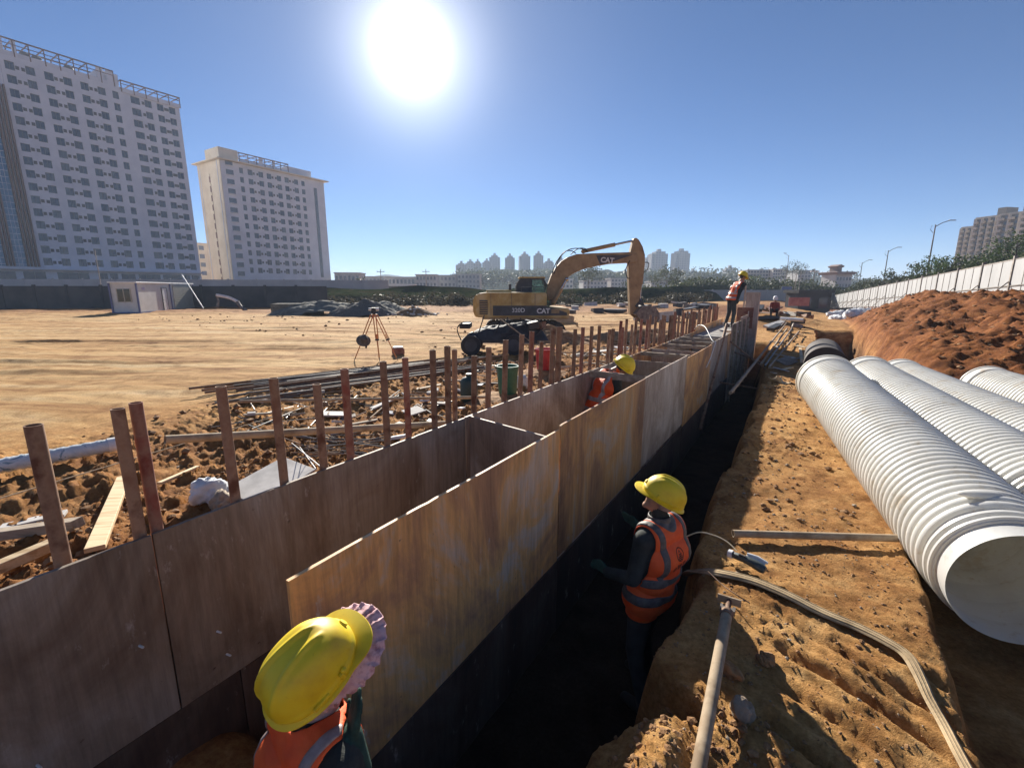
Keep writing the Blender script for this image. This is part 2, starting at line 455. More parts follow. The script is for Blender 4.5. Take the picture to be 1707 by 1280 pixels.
# ------------------------------------------------------------------ ground: one sheet out to the horizon, with the trench, the ditch and the spoil
def ground_h(s, o):
    x = s * DX + o * NX; y = s * DY + o * NY
    h = 0.07 * fbm(x * 0.13, y * 0.13, 3, 3) + 0.03 * fbm(x * 0.6, y * 0.6, 3, 5)
    far = sstep(60, 160, np.hypot(x, y))
    h = h * (1 - far)
    h -= 0.42 * np.exp(-(((x - 2.0) / 7.5) ** 2 + ((y - 24) / 5.0) ** 2))
    h -= sstep(24, 110, s) * 2.2 * sstep(-6, 6, o) * (1 - 0.6 * sstep(300, 900, s))
    h += 1.2 * sstep(9, 16, o) * (1 - sstep(30, 110, s)) * sstep(-30, 5, s)
    # wheel and track marks on the open site
    site = sstep(-7.5, -10.5, o) if False else (1 - sstep(-10.5, -7.5, o))
    wv = x * 0.32 + y * 0.95 + 1.2 * fbm(x * 0.08, y * 0.08, 2, 31)
    rut = lambda q, wdt: np.exp(-((q) / wdt) ** 2)
    for (c0, sl, wg) in ((12.5, 0.10, 1.7), (15.2, -0.06, 2.0), (18.5, 0.16, 1.8), (22.5, 0.02, 2.0), (27.0, -0.10, 1.9), (31.0, 0.05, 2.1)):
        base_l = y - c0 - sl * x - 0.5 * np.sin(x * 0.21 + c0)
        for sg in (0.0, wg):
            q = base_l - sg
            h -= site * (1 - far) * (0.055 * rut(q, 0.22) - 0.03 * rut(np.abs(q) - 0.40, 0.14)) * (0.65 + 0.7 * fbm(x * 0.5, y * 0.5, 2, 39))
    h += site * (1 - far) * (0.028 * fbm(x * 0.25, wv * 1.7, 4, 33) + 0.012 * fbm(x * 1.1, wv * 5.0, 3, 37))
    h += sstep(33, 40, y) * (1 - sstep(56, 66, y)) * (1 - sstep(-6, -2, o)) * (0.16 * fbm(x * 0.35, y * 0.9, 4, 35) + 0.06)
    # rough, turned soil beside the formwork
    rough = sstep(-10.0, -7.0, o + 1.2 * fbm(x * 0.5, y * 0.5, 2, 41)) * (1 - sstep(-2.62, -2.58, o))
    w1, i1 = worley(x * 3.4, y * 3.4, 11); w2, i2 = worley(x * 8.0, y * 8.0, 12); w3, i3 = worley(x * 19.0, y * 19.0, 15)
    blk = lambda w, i, t, k: np.clip((t - w) * k, 0, 1) * (0.35 + 0.65 * i)
    jx = 0.10 * fbm(x * 9, y * 9, 2, 17); w1 = w1 + jx; w2 = w2 + jx * 1.4
    clod = 0.060 * blk(w1, i1, 0.46, 3.4) * (i1 > 0.6) + 0.046 * blk(w2, i2, 0.50, 3.8) * (i2 > 0.42)
    fine = 0.026 * blk(w3, i3, 0.52, 3.4) + 0.012 * fbm(x * 26, y * 26, 2, 18)
    near_t = sstep(-5.2, -3.0, o) * (1 - sstep(-2.60, -2.585, o))
    h += rough * (clod * 1.1 + fine + 0.10 * fbm(x * 1.1, y * 1.1, 4, 43)) * (1 - sstep(17, 30, s))
    h += near_t * (0.34 + 0.16 * fbm(x * 0.9, y * 0.9, 3, 45)) * (1 - sstep(15, 20, s))
    # the bank between trench and ditch
    wob = 0.10 * fbm(s * 1.3, s * 0.0 + 3.3, 3, 51) + 0.05 * fbm(s * 5.0, s * 0 + 8.1, 2, 53)
    notch = 0.42 * np.exp(-((s - 2.05) / 0.16) ** 2) + 0.12 * np.exp(-((s - 3.1) / 0.5) ** 2) - 0.10 * np.exp(-((s - 1.2) / 0.4) ** 2)
    edge = -0.52 + wob + notch
    far_r = sstep(9, 18, s)
    edge = edge - 0.35 * far_r
    wob2 = 0.07 * fbm(s * 1.1, s * 0 + 13.7, 3, 55) + 0.03 * fbm(s * 6, s * 0, 2, 57)
    edge2 = 0.86 + wob2 - 0.35 * sstep(12, 20, s)
    bank = sstep(-0.8, -0.55, o) * (1 - sstep(0.9, 1.2, o))
    # bucket-tooth grooves across the near bank
    g = (s * 0.89 + o * 0.45) + 0.035 * fbm(x * 1.6, y * 1.6, 3, 61)
    gr = np.abs(((g / 0.235) % 1.0) - 0.5) * 2
    gm = sstep(-0.05, 0.18, o) * (1 - sstep(0.80, 0.9, o)) * sstep(0.2, 0.5, s) * (1 - sstep(2.6, 3.3, s)) * (0.55 + 0.9 * vnoise(g / 0.235 // 1 * 3.7 + 0.5, g * 0 + 4.0, 62))
    h += bank * gm * (-0.050 * (1 - sstep(0.0, 0.34, gr)) + 0.020 * sstep(0.30, 0.55, gr) * (1 - sstep(0.55, 1.0, gr)))
    wc, ic = worley(x * 13, y * 13, 19); wd, idd = worley(x * 30, y * 30, 23)
    lump = sstep(-0.15, 0.5, fbm(x * 1.2, y * 1.2, 3, 63)) + 0.8 * np.exp(-((s - 1.45) / 0.5) ** 2 - ((o + 0.12) / 0.16) ** 2)
    wc = wc + 0.12 * fbm(x * 30, y * 30, 2, 66)
    h += bank * (0.04 * fbm(x * 1.7, y * 1.7, 4, 65) + 0.010 * fbm(x * 14, y * 14, 3, 67) + 0.020 * lump * (1 - 0.7 * gm) * blk(wc, ic, 0.38, 5.0) * (ic > 0.6) + 0.010 * blk(wd, idd, 0.42, 4.0) * (0.3 + lump))
    # a clump of spoil along the trench lip, near the prop
    h += bank * 0.16 * np.exp(-((s - 1.55) / 0.42) ** 2 - ((o + 0.33) / 0.13) ** 2)
    h += bank * 0.11 * np.exp(-((s - 1.25) / 0.25) ** 2 - ((o - 0.02) / 0.11) ** 2)
    # main trench
    tr = sstep(-5.0, -4.6, s) * (1 - sstep(19.5, 21.0, s))
    floor = -1.08 + 0.62 * (1 - sstep(0.9, 1.5, s)) + 0.03 * fbm(x * 2, y * 2, 3, 71)
    slope = 0.20 + 0.06 * fbm(s * 2.0, s * 0 + 21, 2, 73) + 0.10 * sstep(8, 14, s)
    inside = (1 - sstep(edge - slope, edge, o)) * sstep(-2.60, -2.575, o) * tr
    wallr = 0.05 * fbm(s * 3.0, h * 0 + o * 6.0, 3, 75)
    h = h * (1 - inside) + (floor + wallr * 0.5) * inside
    # ditch on the right, shallow where the pipe mouth rests
    dt = sstep(-6.0, -5.5, s) * (1 - sstep(27, 29, s))
    dfl = -0.33 - 1.15 * sstep(5.0, 10.5, s) + 0.04 * fbm(x * 1.6, y * 1.6, 3, 81)
    o_far = 2.15 + 0.25 * fbm(s * 0.5, s * 0 + 2.0, 2, 83)
    ins2 = sstep(edge2 - 0.02, edge2 + 0.13, o) * (1 - sstep(o_far - 0.25, o_far, o)) * dt
    h = h * (1 - ins2) + dfl * ins2
    # the ground sinks a little where the far pipes lie
    h -= 0.30 * sstep(1.3, 2.3, o) * (1 - sstep(9, 13, o)) * sstep(3.5, 7.5, s) * (1 - sstep(18, 30, s)) * (1 - ins2)
    # spoil heap
    toe = 4.3 - 2.1 * sstep(8.5, 15.0, s) + 0.3 * fbm(s * 0.4, s * 0 + 5.0, 3, 91)
    steep = 0.55 + 2.6 * (1 - sstep(14, 22, s))
    run = np.clip((o - toe) / (4.6 - 2.4 * sstep(15, 30, s)), 0, 1)
    crest = (1.78 + 0.34 * fbm(x * 0.33, y * 0.33, 3, 93) + 0.16 * fbm(x * 1.3, y * 1.3, 3, 95)) * sstep(3.0, 10.0, s) * (1 - 0.75 * sstep(27, 46, s))
    back = 1 - 0.5 * sstep(9.5, 13.0, o)
    prof = run ** 0.85 * (1 - 0.0 * run)
    mw1, mi1 = worley(x * 1.5, y * 1.5, 97); mw2, mi2 = worley(x * 4.2, y * 4.2, 98); mw3, mi3 = worley(x * 9.0, y * 9.0, 96)
    mw1 = mw1 + 0.12 * fbm(x * 5, y * 5, 2, 94); mw2 = mw2 + 0.12 * fbm(x * 12, y * 12, 2, 94)
    gul = np.abs(fbm((s + 0.5 * o) * 0.9, o * 0.25, 4, 92))
    face = sstep(11.5, 14.5, s) * (1 - sstep(25, 29, s))
    mound = prof * crest * back + 0.55 * face * sstep(o_far - 0.05, o_far + 0.30, o) * (1 - sstep(2.8, 5.0, o))
    mm = np.maximum(sstep(0.0, 0.25, run), face * sstep(o_far - 0.1, o_far + 0.3, o)) * sstep(4, 10, s) * (1 - sstep(12, 15, o)) * (1 - sstep(40, 55, s))
    mound = mound + mm * (0.22 * fbm(x * 1.0, y * 1.0, 4, 99) - 0.35 * (0.3 - gul).clip(0, 1) + 0.16 * blk(mw1, mi1, 0.45, 2.3) * (mi1 > 0.55) + 0.09 * blk(mw2, mi2, 0.48, 2.8) * (mi2 > 0.42) + 0.05 * blk(mw3, mi3, 0.5, 3.0) + 0.05 * fbm(x * 8, y * 8, 3, 90))
    h = h + mound
    # little spoil rises far along the trench, where the others work
    h += 0.55 * np.exp(-((x - 15.6) / 3.2) ** 2 - ((y - 28.5) / 2.2) ** 2) * (1 - ins2)
    return h
GRID = {}
def gz(x, y):
    """height of the built ground sheet"""
    s, o = so((x, y))
    Z = GRID['Z']
    i = min(max(int(np.searchsorted(S_AX, s)) - 1, 0), len(S_AX) - 2); j = min(max(int(np.searchsorted(O_AX, o)) - 1, 0), len(O_AX) - 2)
    a = (s - S_AX[i]) / (S_AX[i + 1] - S_AX[i]); b = (o - O_AX[j]) / (O_AX[j + 1] - O_AX[j])
    return float((Z[i, j] * (1 - a) + Z[i + 1, j] * a) * (1 - b) + (Z[i, j + 1] * (1 - a) + Z[i + 1, j + 1] * a) * b)
def on(p, dz=0.0):
    return Vector((p[0], p[1], gz(p[0], p[1]) + dz))
def ring_axis(parts):
    out = []
    for a, b, st in parts:
        n = max(1, int(round((b - a) / st)))
        out.append(np.linspace(a, b, n, endpoint=False))
    return np.concatenate(out + [np.array([parts[-1][1]])])
def geo_axis(a, b, n):
    return np.sign(a) * np.geomspace(abs(a), abs(b), n)
S_AX = np.concatenate([-np.geomspace(1600, 9, 22)[:-1], ring_axis([(-9, -3, 0.25), (-3, 0.2, 0.07), (0.2, 4.0, 0.019), (4.0, 8.0, 0.032), (8, 18, 0.06), (18, 34, 0.12), (34, 70, 0.40)]), np.geomspace(71, 1800, 60)])
O_AX = np.concatenate([-np.geomspace(1600, 61, 40)[:-1], ring_axis([(-61, -26, 0.45), (-26, -11, 0.15), (-11, -5.0, 0.06), (-5.0, -2.62, 0.035), (-2.62, -2.56, 0.012), (-2.56, -1.0, 0.12), (-1.0, 1.1, 0.018), (1.1, 2.4, 0.045), (2.4, 9, 0.075), (9, 16, 0.25), (16, 60, 1.0)]), np.geomspace(61, 1600, 40)])
def build_ground():
    S, O = np.meshgrid(S_AX, O_AX, indexing='ij')
    Z = ground_h(S, O)
    GRID['Z'] = Z
    ns, no = S.shape
    X = S * DX + O * NX; Y = S * DY + O * NY
    co = np.stack([X, Y, Z], -1).reshape(-1, 3).astype(np.float32)
    idx = np.arange(ns * no).reshape(ns, no)
    q = np.stack([idx[:-1, :-1], idx[1:, :-1], idx[1:, 1:], idx[:-1, 1:]], -1).reshape(-1, 4)[:, ::-1]
    me = bpy.data.meshes.new('ground')
    me.vertices.add(len(co)); me.vertices.foreach_set('co', co.ravel())
    me.loops.add(q.size); me.loops.foreach_set('vertex_index', q.astype(np.int32).ravel())
    me.polygons.add(len(q)); me.polygons.foreach_set('loop_start', np.arange(0, q.size, 4, dtype=np.int32))
    me.polygons.foreach_set('loop_total', np.full(len(q), 4, dtype=np.int32))
    me.polygons.foreach_set('use_smooth', np.ones(len(q), dtype=bool))
    me.update(calc_edges=True)
    # what the soil is: pale compacted ground on the open site, red spoil in the heap, ochre elsewhere
    n1 = fbm(X * 0.35, Y * 0.35, 4, 101); n2 = fbm(X * 0.12, Y * 0.5, 4, 103)
    pale = np.clip((1 - sstep(-10.5, -8.0, O + 1.4 * n1)) * (0.85 + 0.5 * n2), 0, 1) * (1 - 0.8 * sstep(60, 110, np.hypot(X, Y)))
    pale = pale * (1 - 0.9 * sstep(33, 41, Y + 5 * n1))
    red = np.clip(sstep(1.7, 2.5, O) * (1 - sstep(14, 20, O)) + sstep(0.0, 0.6, n1) * 0.4 * (O > -9), 0, 1) * sstep(2, 7, S + 6 * (O < 2))
    red = np.clip(red + 0.5 * sstep(-9, -6, O) * (O < -2.5) + 0.7 * sstep(36, 42, Y + 3 * n1) * (1 - sstep(56, 66, Y)) * (O < -2), 0, 1)
    shade_or_rough = sstep(-0.25, -0.62, Z) if False else (1 - sstep(-0.75, -0.30, Z)) * (O > -2.7) * (O < 2.6) * (S > -7) * (S < 30) * (0.55 + 0.45 * (O < 0.3))  # mask of the low ground whose shade is painted into the soil
    for nm, arr in (('pale', pale), ('red', red), ('shade_or_rough', shade_or_rough)):
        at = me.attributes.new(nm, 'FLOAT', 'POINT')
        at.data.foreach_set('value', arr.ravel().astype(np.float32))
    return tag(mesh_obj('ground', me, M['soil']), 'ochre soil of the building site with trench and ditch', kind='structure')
build_ground()

# loose clods and pebbles nobody could count
def scatter(name, label, mat, places, seed):
    rng = np.random.default_rng(seed)
    base = np.array([(1, 0, 0), (-1, 0, 0), (0, 1, 0), (0, -1, 0), (0, 0, 1), (0, 0, -1), (.62, .62, .5), (-.62, .62, .5), (.62, -.62, .5), (-.62, -.62, .5)])
    fs = [(4, 6, 7), (4, 7, 9), (4, 9, 8), (4, 8, 6), (0, 6, 8), (2, 7, 6), (1, 9, 7), (3, 8, 9), (0, 2, 6), (2, 1, 7), (1, 3, 9), (3, 0, 8), (5, 2, 0), (5, 1, 2), (5, 3, 1), (5, 0, 3)]
    V = []; F = []
    for (s0, s1, o0, o1, n, r0, r1) in places:
        s = rng.uniform(s0, s1, n); o = rng.uniform(o0, o1, n)
        z = ground_h(s, o)
        r = r0 * (r1 / r0) ** (rng.random(n) ** 2.2)
        for k in range(n):
            a = rng.uniform(0, 6.28); ca, sa = math.cos(a), math.sin(a)
            p = base * (0.7 + 0.6 * rng.random((10, 1))) * r[k] * np.array([1.15, 0.95, 0.72])
            q = np.stack([p[:, 0] * ca - p[:, 1] * sa, p[:, 0] * sa + p[:, 1] * ca, p[:, 2]], -1)
            q += np.array([s[k] * DX + o[k] * NX, s[k] * DY + o[k] * NY, z[k] + r[k] * 0.25])
            b = len(V) * 10
            V.append(q); F.extend([tuple(b + i for i in f) for f in fs])
    me = bpy.data.meshes.new(name)
    me.from_pydata(np.concatenate(V).tolist(), [], F)
    me.update()
    return tag(mesh_obj(name, me, mat), label, 'soil', kind='stuff')
scatter('soil_clods', 'loose ochre clods and pebbles strewn over the turned soil', M['clod'],
        [(0.5, 4.5, -0.55, 0.85, 1500, 0.0035, 0.015), (1.0, 2.2, -0.45, 0.15, 700, 0.005, 0.024), (4.5, 12, -0.6, 0.6, 420, 0.010, 0.04), (0.6, 7, -5.6, -2.65, 2600, 0.006, 0.045),
         (2, 12, -9, -5, 500, 0.012, 0.07), (7, 16, -5, -2.7, 350, 0.015, 0.07), (6, 34, 2.6, 8.0, 1500, 0.015, 0.09), (12, 40, -40, -9, 420, 0.02, 0.10)], 5)
scatter('pale_pebbles', 'small pale pebbles scattered over the bank and site', M['rock'],
        [(0.5, 5, -0.5, 0.85, 260, 0.004, 0.013), (1, 9, -7, -2.7, 200, 0.008, 0.03), (4, 14, -0.6, 0.6, 140, 0.008, 0.025)], 9)

# ------------------------------------------------------------------ formwork: two rows of plywood sheets along the trench
ZT = 0.85
def sheet(name, s0, s1, o, z0, z1, mat, parent, t=0.018, jit=0.0):
    """a plywood sheet: faces in mat, raw edges pale"""
    b = MB()
    n = max(2, int((s1 - s0) / 0.055)); rg = random.Random(int(s0 * 977 + o * 131 + z0 * 71))
    ph = rg.uniform(0, 6)
    rows = []
    for i in range(n + 1):                         # worn, chipped top edge and a slight bow
        f = i / n; s = s0 + (s1 - s0) * f
        chip = rg.uniform(0.002, 0.008) if rg.random() < 0.05 else rg.uniform(0, 0.001)
        bow = 0.0035 * math.sin(f * 5.1 + ph) + 0.0015 * math.sin(f * 13 + ph * 2)
        zt = z1 - chip
        rows.append([(*T(s, o - t / 2 + q * 0, 0)[:2], z) for q, z in ((0, z0),)] + [(*T(s, o - t / 2 + bow, 0)[:2], zt), (*T(s, o + t / 2 + bow, 0)[:2], zt - 0.0008 * rg.random()), (*T(s, o + t / 2, 0)[:2], z0)])
    vs = [v for r in rows for v in r]
    f1 = []; f2 = []
    for i in range(n):
        a, c = i * 4, (i + 1) * 4
        f1 += [(a, a + 1, c + 1, c), (a + 2, a + 3, c + 3, c + 2)]
        f2 += [(a + 1, a + 2, c + 2, c + 1), (a + 3, a, c, c + 3)]
    f2 += [(0, 3, 2, 1), (n * 4, n * 4 + 1, n * 4 + 2, n * 4 + 3)]
    b.v = vs; b.f = f1 + f2; b.mi = [0] * len(f1) + [1] * len(f2)
    return b.build(name, [mat, M['ply_edge']], parent)
PW = 2.44
fl = empty('formwork_wall', T(0.785, -2.55, 0), 0, 'long dark plywood formwork wall against the row of steel posts', 'formwork')
fr = empty('formwork_wall', T(0.914, -1.65, 0), 0, 'long orange brown plywood formwork wall facing the open trench', 'formwork')
def under(par, fn):
    before = set(par.children)
    fn()
    inv = Matrix.Translation(-par.location)
    for c in par.children:
        if c not in before: c.data.transform(inv)
random.seed(4)
gap = 0.004
def left_side():
    mats = ['ply_grey', 'ply_dark', 'ply', 'ply_grey', 'ply', 'ply_grey', 'ply_dark', 'ply_grey']
    for k in range(-1, 7):
        s0 = 0.785 + PW * (k)
        dz = random.uniform(-0.008, 0.008)
        sheet('panel', s0 + gap, s0 + PW - gap, -2.559, -0.15 + dz, ZT + dz, M[['ply_dark', 'ply_dark', 'ply_grey', 'ply_grey', 'ply', 'ply_grey', 'ply', 'ply_grey'][k + 1]], fl)
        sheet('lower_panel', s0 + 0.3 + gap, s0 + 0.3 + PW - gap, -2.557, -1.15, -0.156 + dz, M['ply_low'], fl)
    # small white stubs added for spots of sunlight through holes in the sheets
    for (px, py) in ((232, 1076), (362, 1052), (378, 1090), (62, 1275), (640, 900)):
        p = at_o(px, py, -2.549)
        s, o = so(p)
        MB().hollow(T(s, -2.552, p.z), T(s + 0.004, -2.515, p.z + 0.004), 0.0055, 0.002, 10).build('light_spot_stub', M['white'], fl, 40)
under(fl, left_side)
def right_side():
    rise = [0.0, 0.035, 0.04, -0.01, 0.015, 0.02]
    mats = ['ply', 'ply', 'ply_grey', 'ply', 'ply_grey', 'ply']
    for k in range(6):
        s0 = 0.914 + PW * k
        sheet('panel', s0 + gap, s0 + PW - gap, -1.65 + (0.003 if k % 2 else -0.003), -0.37 + rise[k], ZT + rise[k], M[mats[k]], fr)
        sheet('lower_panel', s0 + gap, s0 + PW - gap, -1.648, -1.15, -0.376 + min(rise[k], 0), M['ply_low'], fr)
        # upright battens on the inside
        for q in (0.35, 1.2, 2.05):
            p = T(s0 + q, -1.698)
            MB().box((p.x, p.y, -0.15), (0.05, 0.07, 1.7), -AZ).build('batten', M['wood_old'], fr)
under(fr, right_side)
# base slab between the two rows
sl = MB()
for a in range(1):
    p = T(6.6, -2.1); sl.box((p.x, p.y, -0.80), (0.86, 17.0, 0.22), -AZ)
tag(sl.build('concrete_slab', M['concrete']), 'grey concrete base slab lying between the two formwork walls', 'slab')
# bulkhead and spreaders across the form
def cross(name, s, z0, z1, mat, label, cat, o0=-2.548, o1=-1.664, skew=0.0, group=None, t=0.02):
    b = MB()
    a0, a1 = T(s, o0), T(s + skew, o1)
    d = (a1 - a0).normalized(); n = Vector((-d.y, d.x, 0)) * t / 2
    vs = [(p.x, p.y, z) for p in (a0 - n, a1 - n, a1 + n, a0 + n) for z in (z0, z1)]
    b._add(vs, [(0, 1, 3, 2), (5, 4, 6, 7)]); b.cur = 1
    b._add(vs, [(1, 7, 5, 3), (0, 2, 4, 6), (0, 6, 7, 1), (2, 3, 5, 4)])
    return tag(b.build(name, [M[mat], M['ply_edge']]), label, cat, group)
cross('bulkhead_board', 3.30, -0.69, ZT - 0.006, 'ply_grey', 'grey plywood bulkhead closing the form, nearest one across it', 'board', skew=-0.16)
cross('spreader_batten', 6.12, ZT - 0.085, ZT + 0.012, 'wood_old', 'narrow batten across the form in front of the worker inside', 'batten', skew=-0.05)
cross('bulkhead_board', 7.55, -0.69, ZT - 0.01, 'ply_dark', 'dark bulkhead board across the form just behind the yellow helmet inside', 'board')
cross('bulkhead_board', 9.3, -0.69, ZT - 0.02, 'ply_grey', 'grey bulkhead board across the form, second behind the worker inside', 'board')
for k, s in enumerate((8.55, 10.1, 10.9, 11.8)):
    cross('spreader_batten', s, ZT - 0.06, ZT + 0.008, 'wood_old', 'thin grey batten across the far half of the form', 'batten', group='spreader battens across the far form', t=0.05)
# the far, taller block of formwork with its concrete top, where a worker stands
fb = empty('formwork_block', T(16.0, -2.1, 0), 0, 'grey boarded formwork block with concrete top under the standing worker', 'formwork')
def block():
    p = T(15.95, -2.1); MB().box((p.x, p.y, -0.15), (0.86, 5.4, 1.85), -AZ).build('concrete_top', M['concrete'], fb)
    for k in range(3):
        sheet('panel', 13.6 + k * 1.9, 15.47 + k * 1.9, -1.64, -1.15, 1.08 + 0.1 * k, M['ply_grey'], fb)
    for k in range(5):
        p = T(13.9 + k * 1.1, -1.59); MB().box((p.x, p.y, 0.0), (0.07, 0.05, 2.2), -AZ).build('batten', M['wood_old'], fb)
    for k in range(2):
        sheet('panel', 13.6 + k * 2.45, 16.04 + k * 2.45, -2.56, -1.15, 0.96, M['ply'], fb)
under(fb, block)
# slab pieces and boards on its top
random.seed(8)
for k, (s, o, a) in enumerate(((15.0, -1.85, 0.1), (17.9, -1.9, 0.3), (18.2, -2.3, -0.2))):
    p = T(s, o); MB().box((0, 0, 0), (0.5, 0.34, 0.05)).build('loose_board', M['stone_board'])
    ob = bpy.data.objects[-1] if False else COL.objects[-1]
    ob.location = (p.x, p.y, 0.80); ob.rotation_euler = (0.02, 0.03, a)
    tag(ob, 'small pale board lying on the concrete block top beside the standing worker', 'board', 'boards on the concrete block')
# boarded column behind the standing worker
p = T(18.4, -1.62)
tag(MB().box((p.x, p.y, 0.75), (0.42, 0.36, 2.3), -AZ).box((p.x - 0.3, p.y, 0.95), (0.05, 0.05, 2.4), -AZ).build('formwork_column', M['ply_grey']), 'tall narrow grey boarded column behind the standing worker', 'formwork')

# ------------------------------------------------------------------ steel posts standing behind the form
PO = -2.615
posts = [(105, 935, 700, .030, 'rust'), (233, 890, 675, .027, 'rust'), (262, 884, 665, .027, 'rust_red'), (393, 835, 640, .027, 'rust'), (474, 806, 627, .026, 'rust'),
         (540, 780, 638, .026, 'rust'), (585, 764, 613, .027, 'rust_red'), (646, 738, 601, .026, 'rust'), (681, 725, 595, .025, 'rust_red'), (723, 702, 583, .027, 'rust'),
         (745, 695, 577, .028, 'rust'), (754, 691, 583, .024, 'rust'), (785, 683, 594, .027, 'rust'), (808, 676, 580, .028, 'rust'), (835, 666, 568, .029, 'rust'),
         (862, 655, 559, .028, 'rust'), (879, 648, 554, .029, 'rust_red'), (895, 643, 571, .025, 'rust'), (915, 631, 549, .030, 'rust'), (927, 627, 546, .040, 'rust'),
         (952, 622, 550, .027, 'rust'), (965, 617, 547, .027, 'rust_red'), (980, 614, 545, .027, 'rust')]
plabel = {0: 'thick rusty steel post at the near end of the row, farthest from the excavator', 1: 'brown steel post of the touching pair, nearer the form joint', 2: 'dark red steel post of the touching pair beside the form joint',
          3: 'grey brown steel post with the white sack at its foot', 4: 'pale rusty steel post in front of the grey leaning board', 5: 'short rusty steel post between the rebar pile and grey board',
          6: 'red oxide steel post standing before the rebar pile', 7: 'mottled steel post over the end of the lying tube', 8: 'slim red brown steel post just before the bulkhead corner'}
def post(s, lean_s, lean_o, ztop, r, mat, label, group):
    b = T(s, PO - (r - 0.027), 0)
    zb = -0.45
    o = MB().hollow((0, 0, zb), (DX * lean_s + NX * lean_o, DY * lean_s + NY * lean_o, ztop), r, 0.0045, 16).build('steel_post', M[mat], None, 40)
    o.location = b
    return tag(o, label, 'post', group)
ps = []
for k, (xb, yb, yt, r, m) in enumerate(posts):
    p = at_o(xb, yb, PO)
    s, _ = so(p)
    d = (p - Vector((0, 0, CAMZ))).length
    q = at_o(xb, yt, PO)
    ztop = q.z
    lean = 0.0 if k < 9 else 0.10 * min(1, (k - 8) / 6)
    ordn = {9: 'tenth', 10: 'eleventh', 11: 'twelfth', 12: 'thirteenth', 13: 'fourteenth', 14: 'fifteenth', 15: 'sixteenth', 16: 'seventeenth', 17: 'eighteenth', 18: 'nineteenth', 19: 'twentieth'}
    lab = plabel.get(k, ('rusty steel post, %s from the near end of the row' % ordn.get(k)) if k < 20 else 'rusty steel post in the far dense part of the row')
    post(s, lean, 0.0, ztop, r, m, lab, 'steel posts behind the formwork')
    ps.append(s)
random.seed(21)
s = ps[-1] + 0.3
while s < 17.6:
    post(s, 0.10 + random.uniform(-.05, .06), random.uniform(-.03, .03), ZT + random.uniform(0.50, 0.68), random.uniform(.024, .03), random.choice(['rust', 'rust_red', 'rust']),
         'rusty steel post in the far dense part of the row', 'steel posts behind the formwork')
    s += random.uniform(0.2, 0.36)

# ------------------------------------------------------------------ lying tubes and poles by the form
def rod(name, p0, p1, r, mat, label, cat, group=None, hollow=True, seg=12):
    p0, p1 = Vector(p0), Vector(p1)
    b = MB()
    (b.hollow(p0 - p0, p1 - p0, r, max(0.003, r * 0.16), seg) if hollow else b.tube(p0 - p0, p1 - p0, r, seg=seg))
    o = b.build(name, M[mat], None, 40)
    o.location = p0
    return tag(o, label, cat, group)
a, b_ = at_o(742, 706, -2.72), at_o(275, 733, -3.0)
rod('steel_tube', a, b_, 0.026, 'steel_pale', 'long dusty steel tube lying behind the posts, its open end above the bulkhead corner', 'tube')
a, b_ = at_z(815, 662, 0.45), at_z(400, 669, 0.45)
rod('steel_tube', a, b_, 0.022, 'steel_pale', 'thin pale tube lying across the rubble between posts and tube heap', 'tube')
a, b_ = at_o(1167, 715, -1.60), at_o(1211, 548, -1.66)
rod('brace_pole', a, b_ + Vector((0, 0, 0.12)), 0.035, 'rust', 'long dark pole leaning on the formwork top near the standing worker', 'pole')
# cable slung over the form
pts = [T(13.2, -2.5, 0.95), T(12.6, -2.3, 1.10), T(11.8, -2.0, 1.12), T(11.1, -1.72, 0.90), T(11.0, -1.63, 0.86), T(10.9, -1.62, 0.80), T(10.5, -1.625, 0.55), T(10.1, -1.625, 0.42)]
def smooth_pts(pts, n=8):
    pts = [Vector(p) for p in pts]; out = []
    for i in range(len(pts) - 1):
        p0, p1, p2, p3 = pts[max(i - 1, 0)], pts[i], pts[i + 1], pts[min(i + 2, len(pts) - 1)]
        for k in range(n):
            t = k / n
            out.append(0.5 * ((2 * p1) + (p2 - p0) * t + (2 * p0 - 5 * p1 + 4 * p2 - p3) * t * t + (3 * p1 - p0 - 3 * p2 + p3) * t ** 3))
    out.append(pts[-1]); return out
tag(MB().path(smooth_pts(pts), 0.010, 8).build('cable', M['white'], None, 60), 'white cable looped over the plywood top and hanging down the form', 'cable')
# struts between the far block and the bank
for k, (s, z) in enumerate(((13.4, 0.65), (14.4, 0.25), (12.2, -0.25))):
    rod('trench_strut', T(s, -1.62, z), T(s + 0.25, -0.72, min(z, 0.05) - 0.12), 0.02, 'rust', 'thin strut wedged between the far formwork and the trench bank', 'strut', 'struts across the side trench')

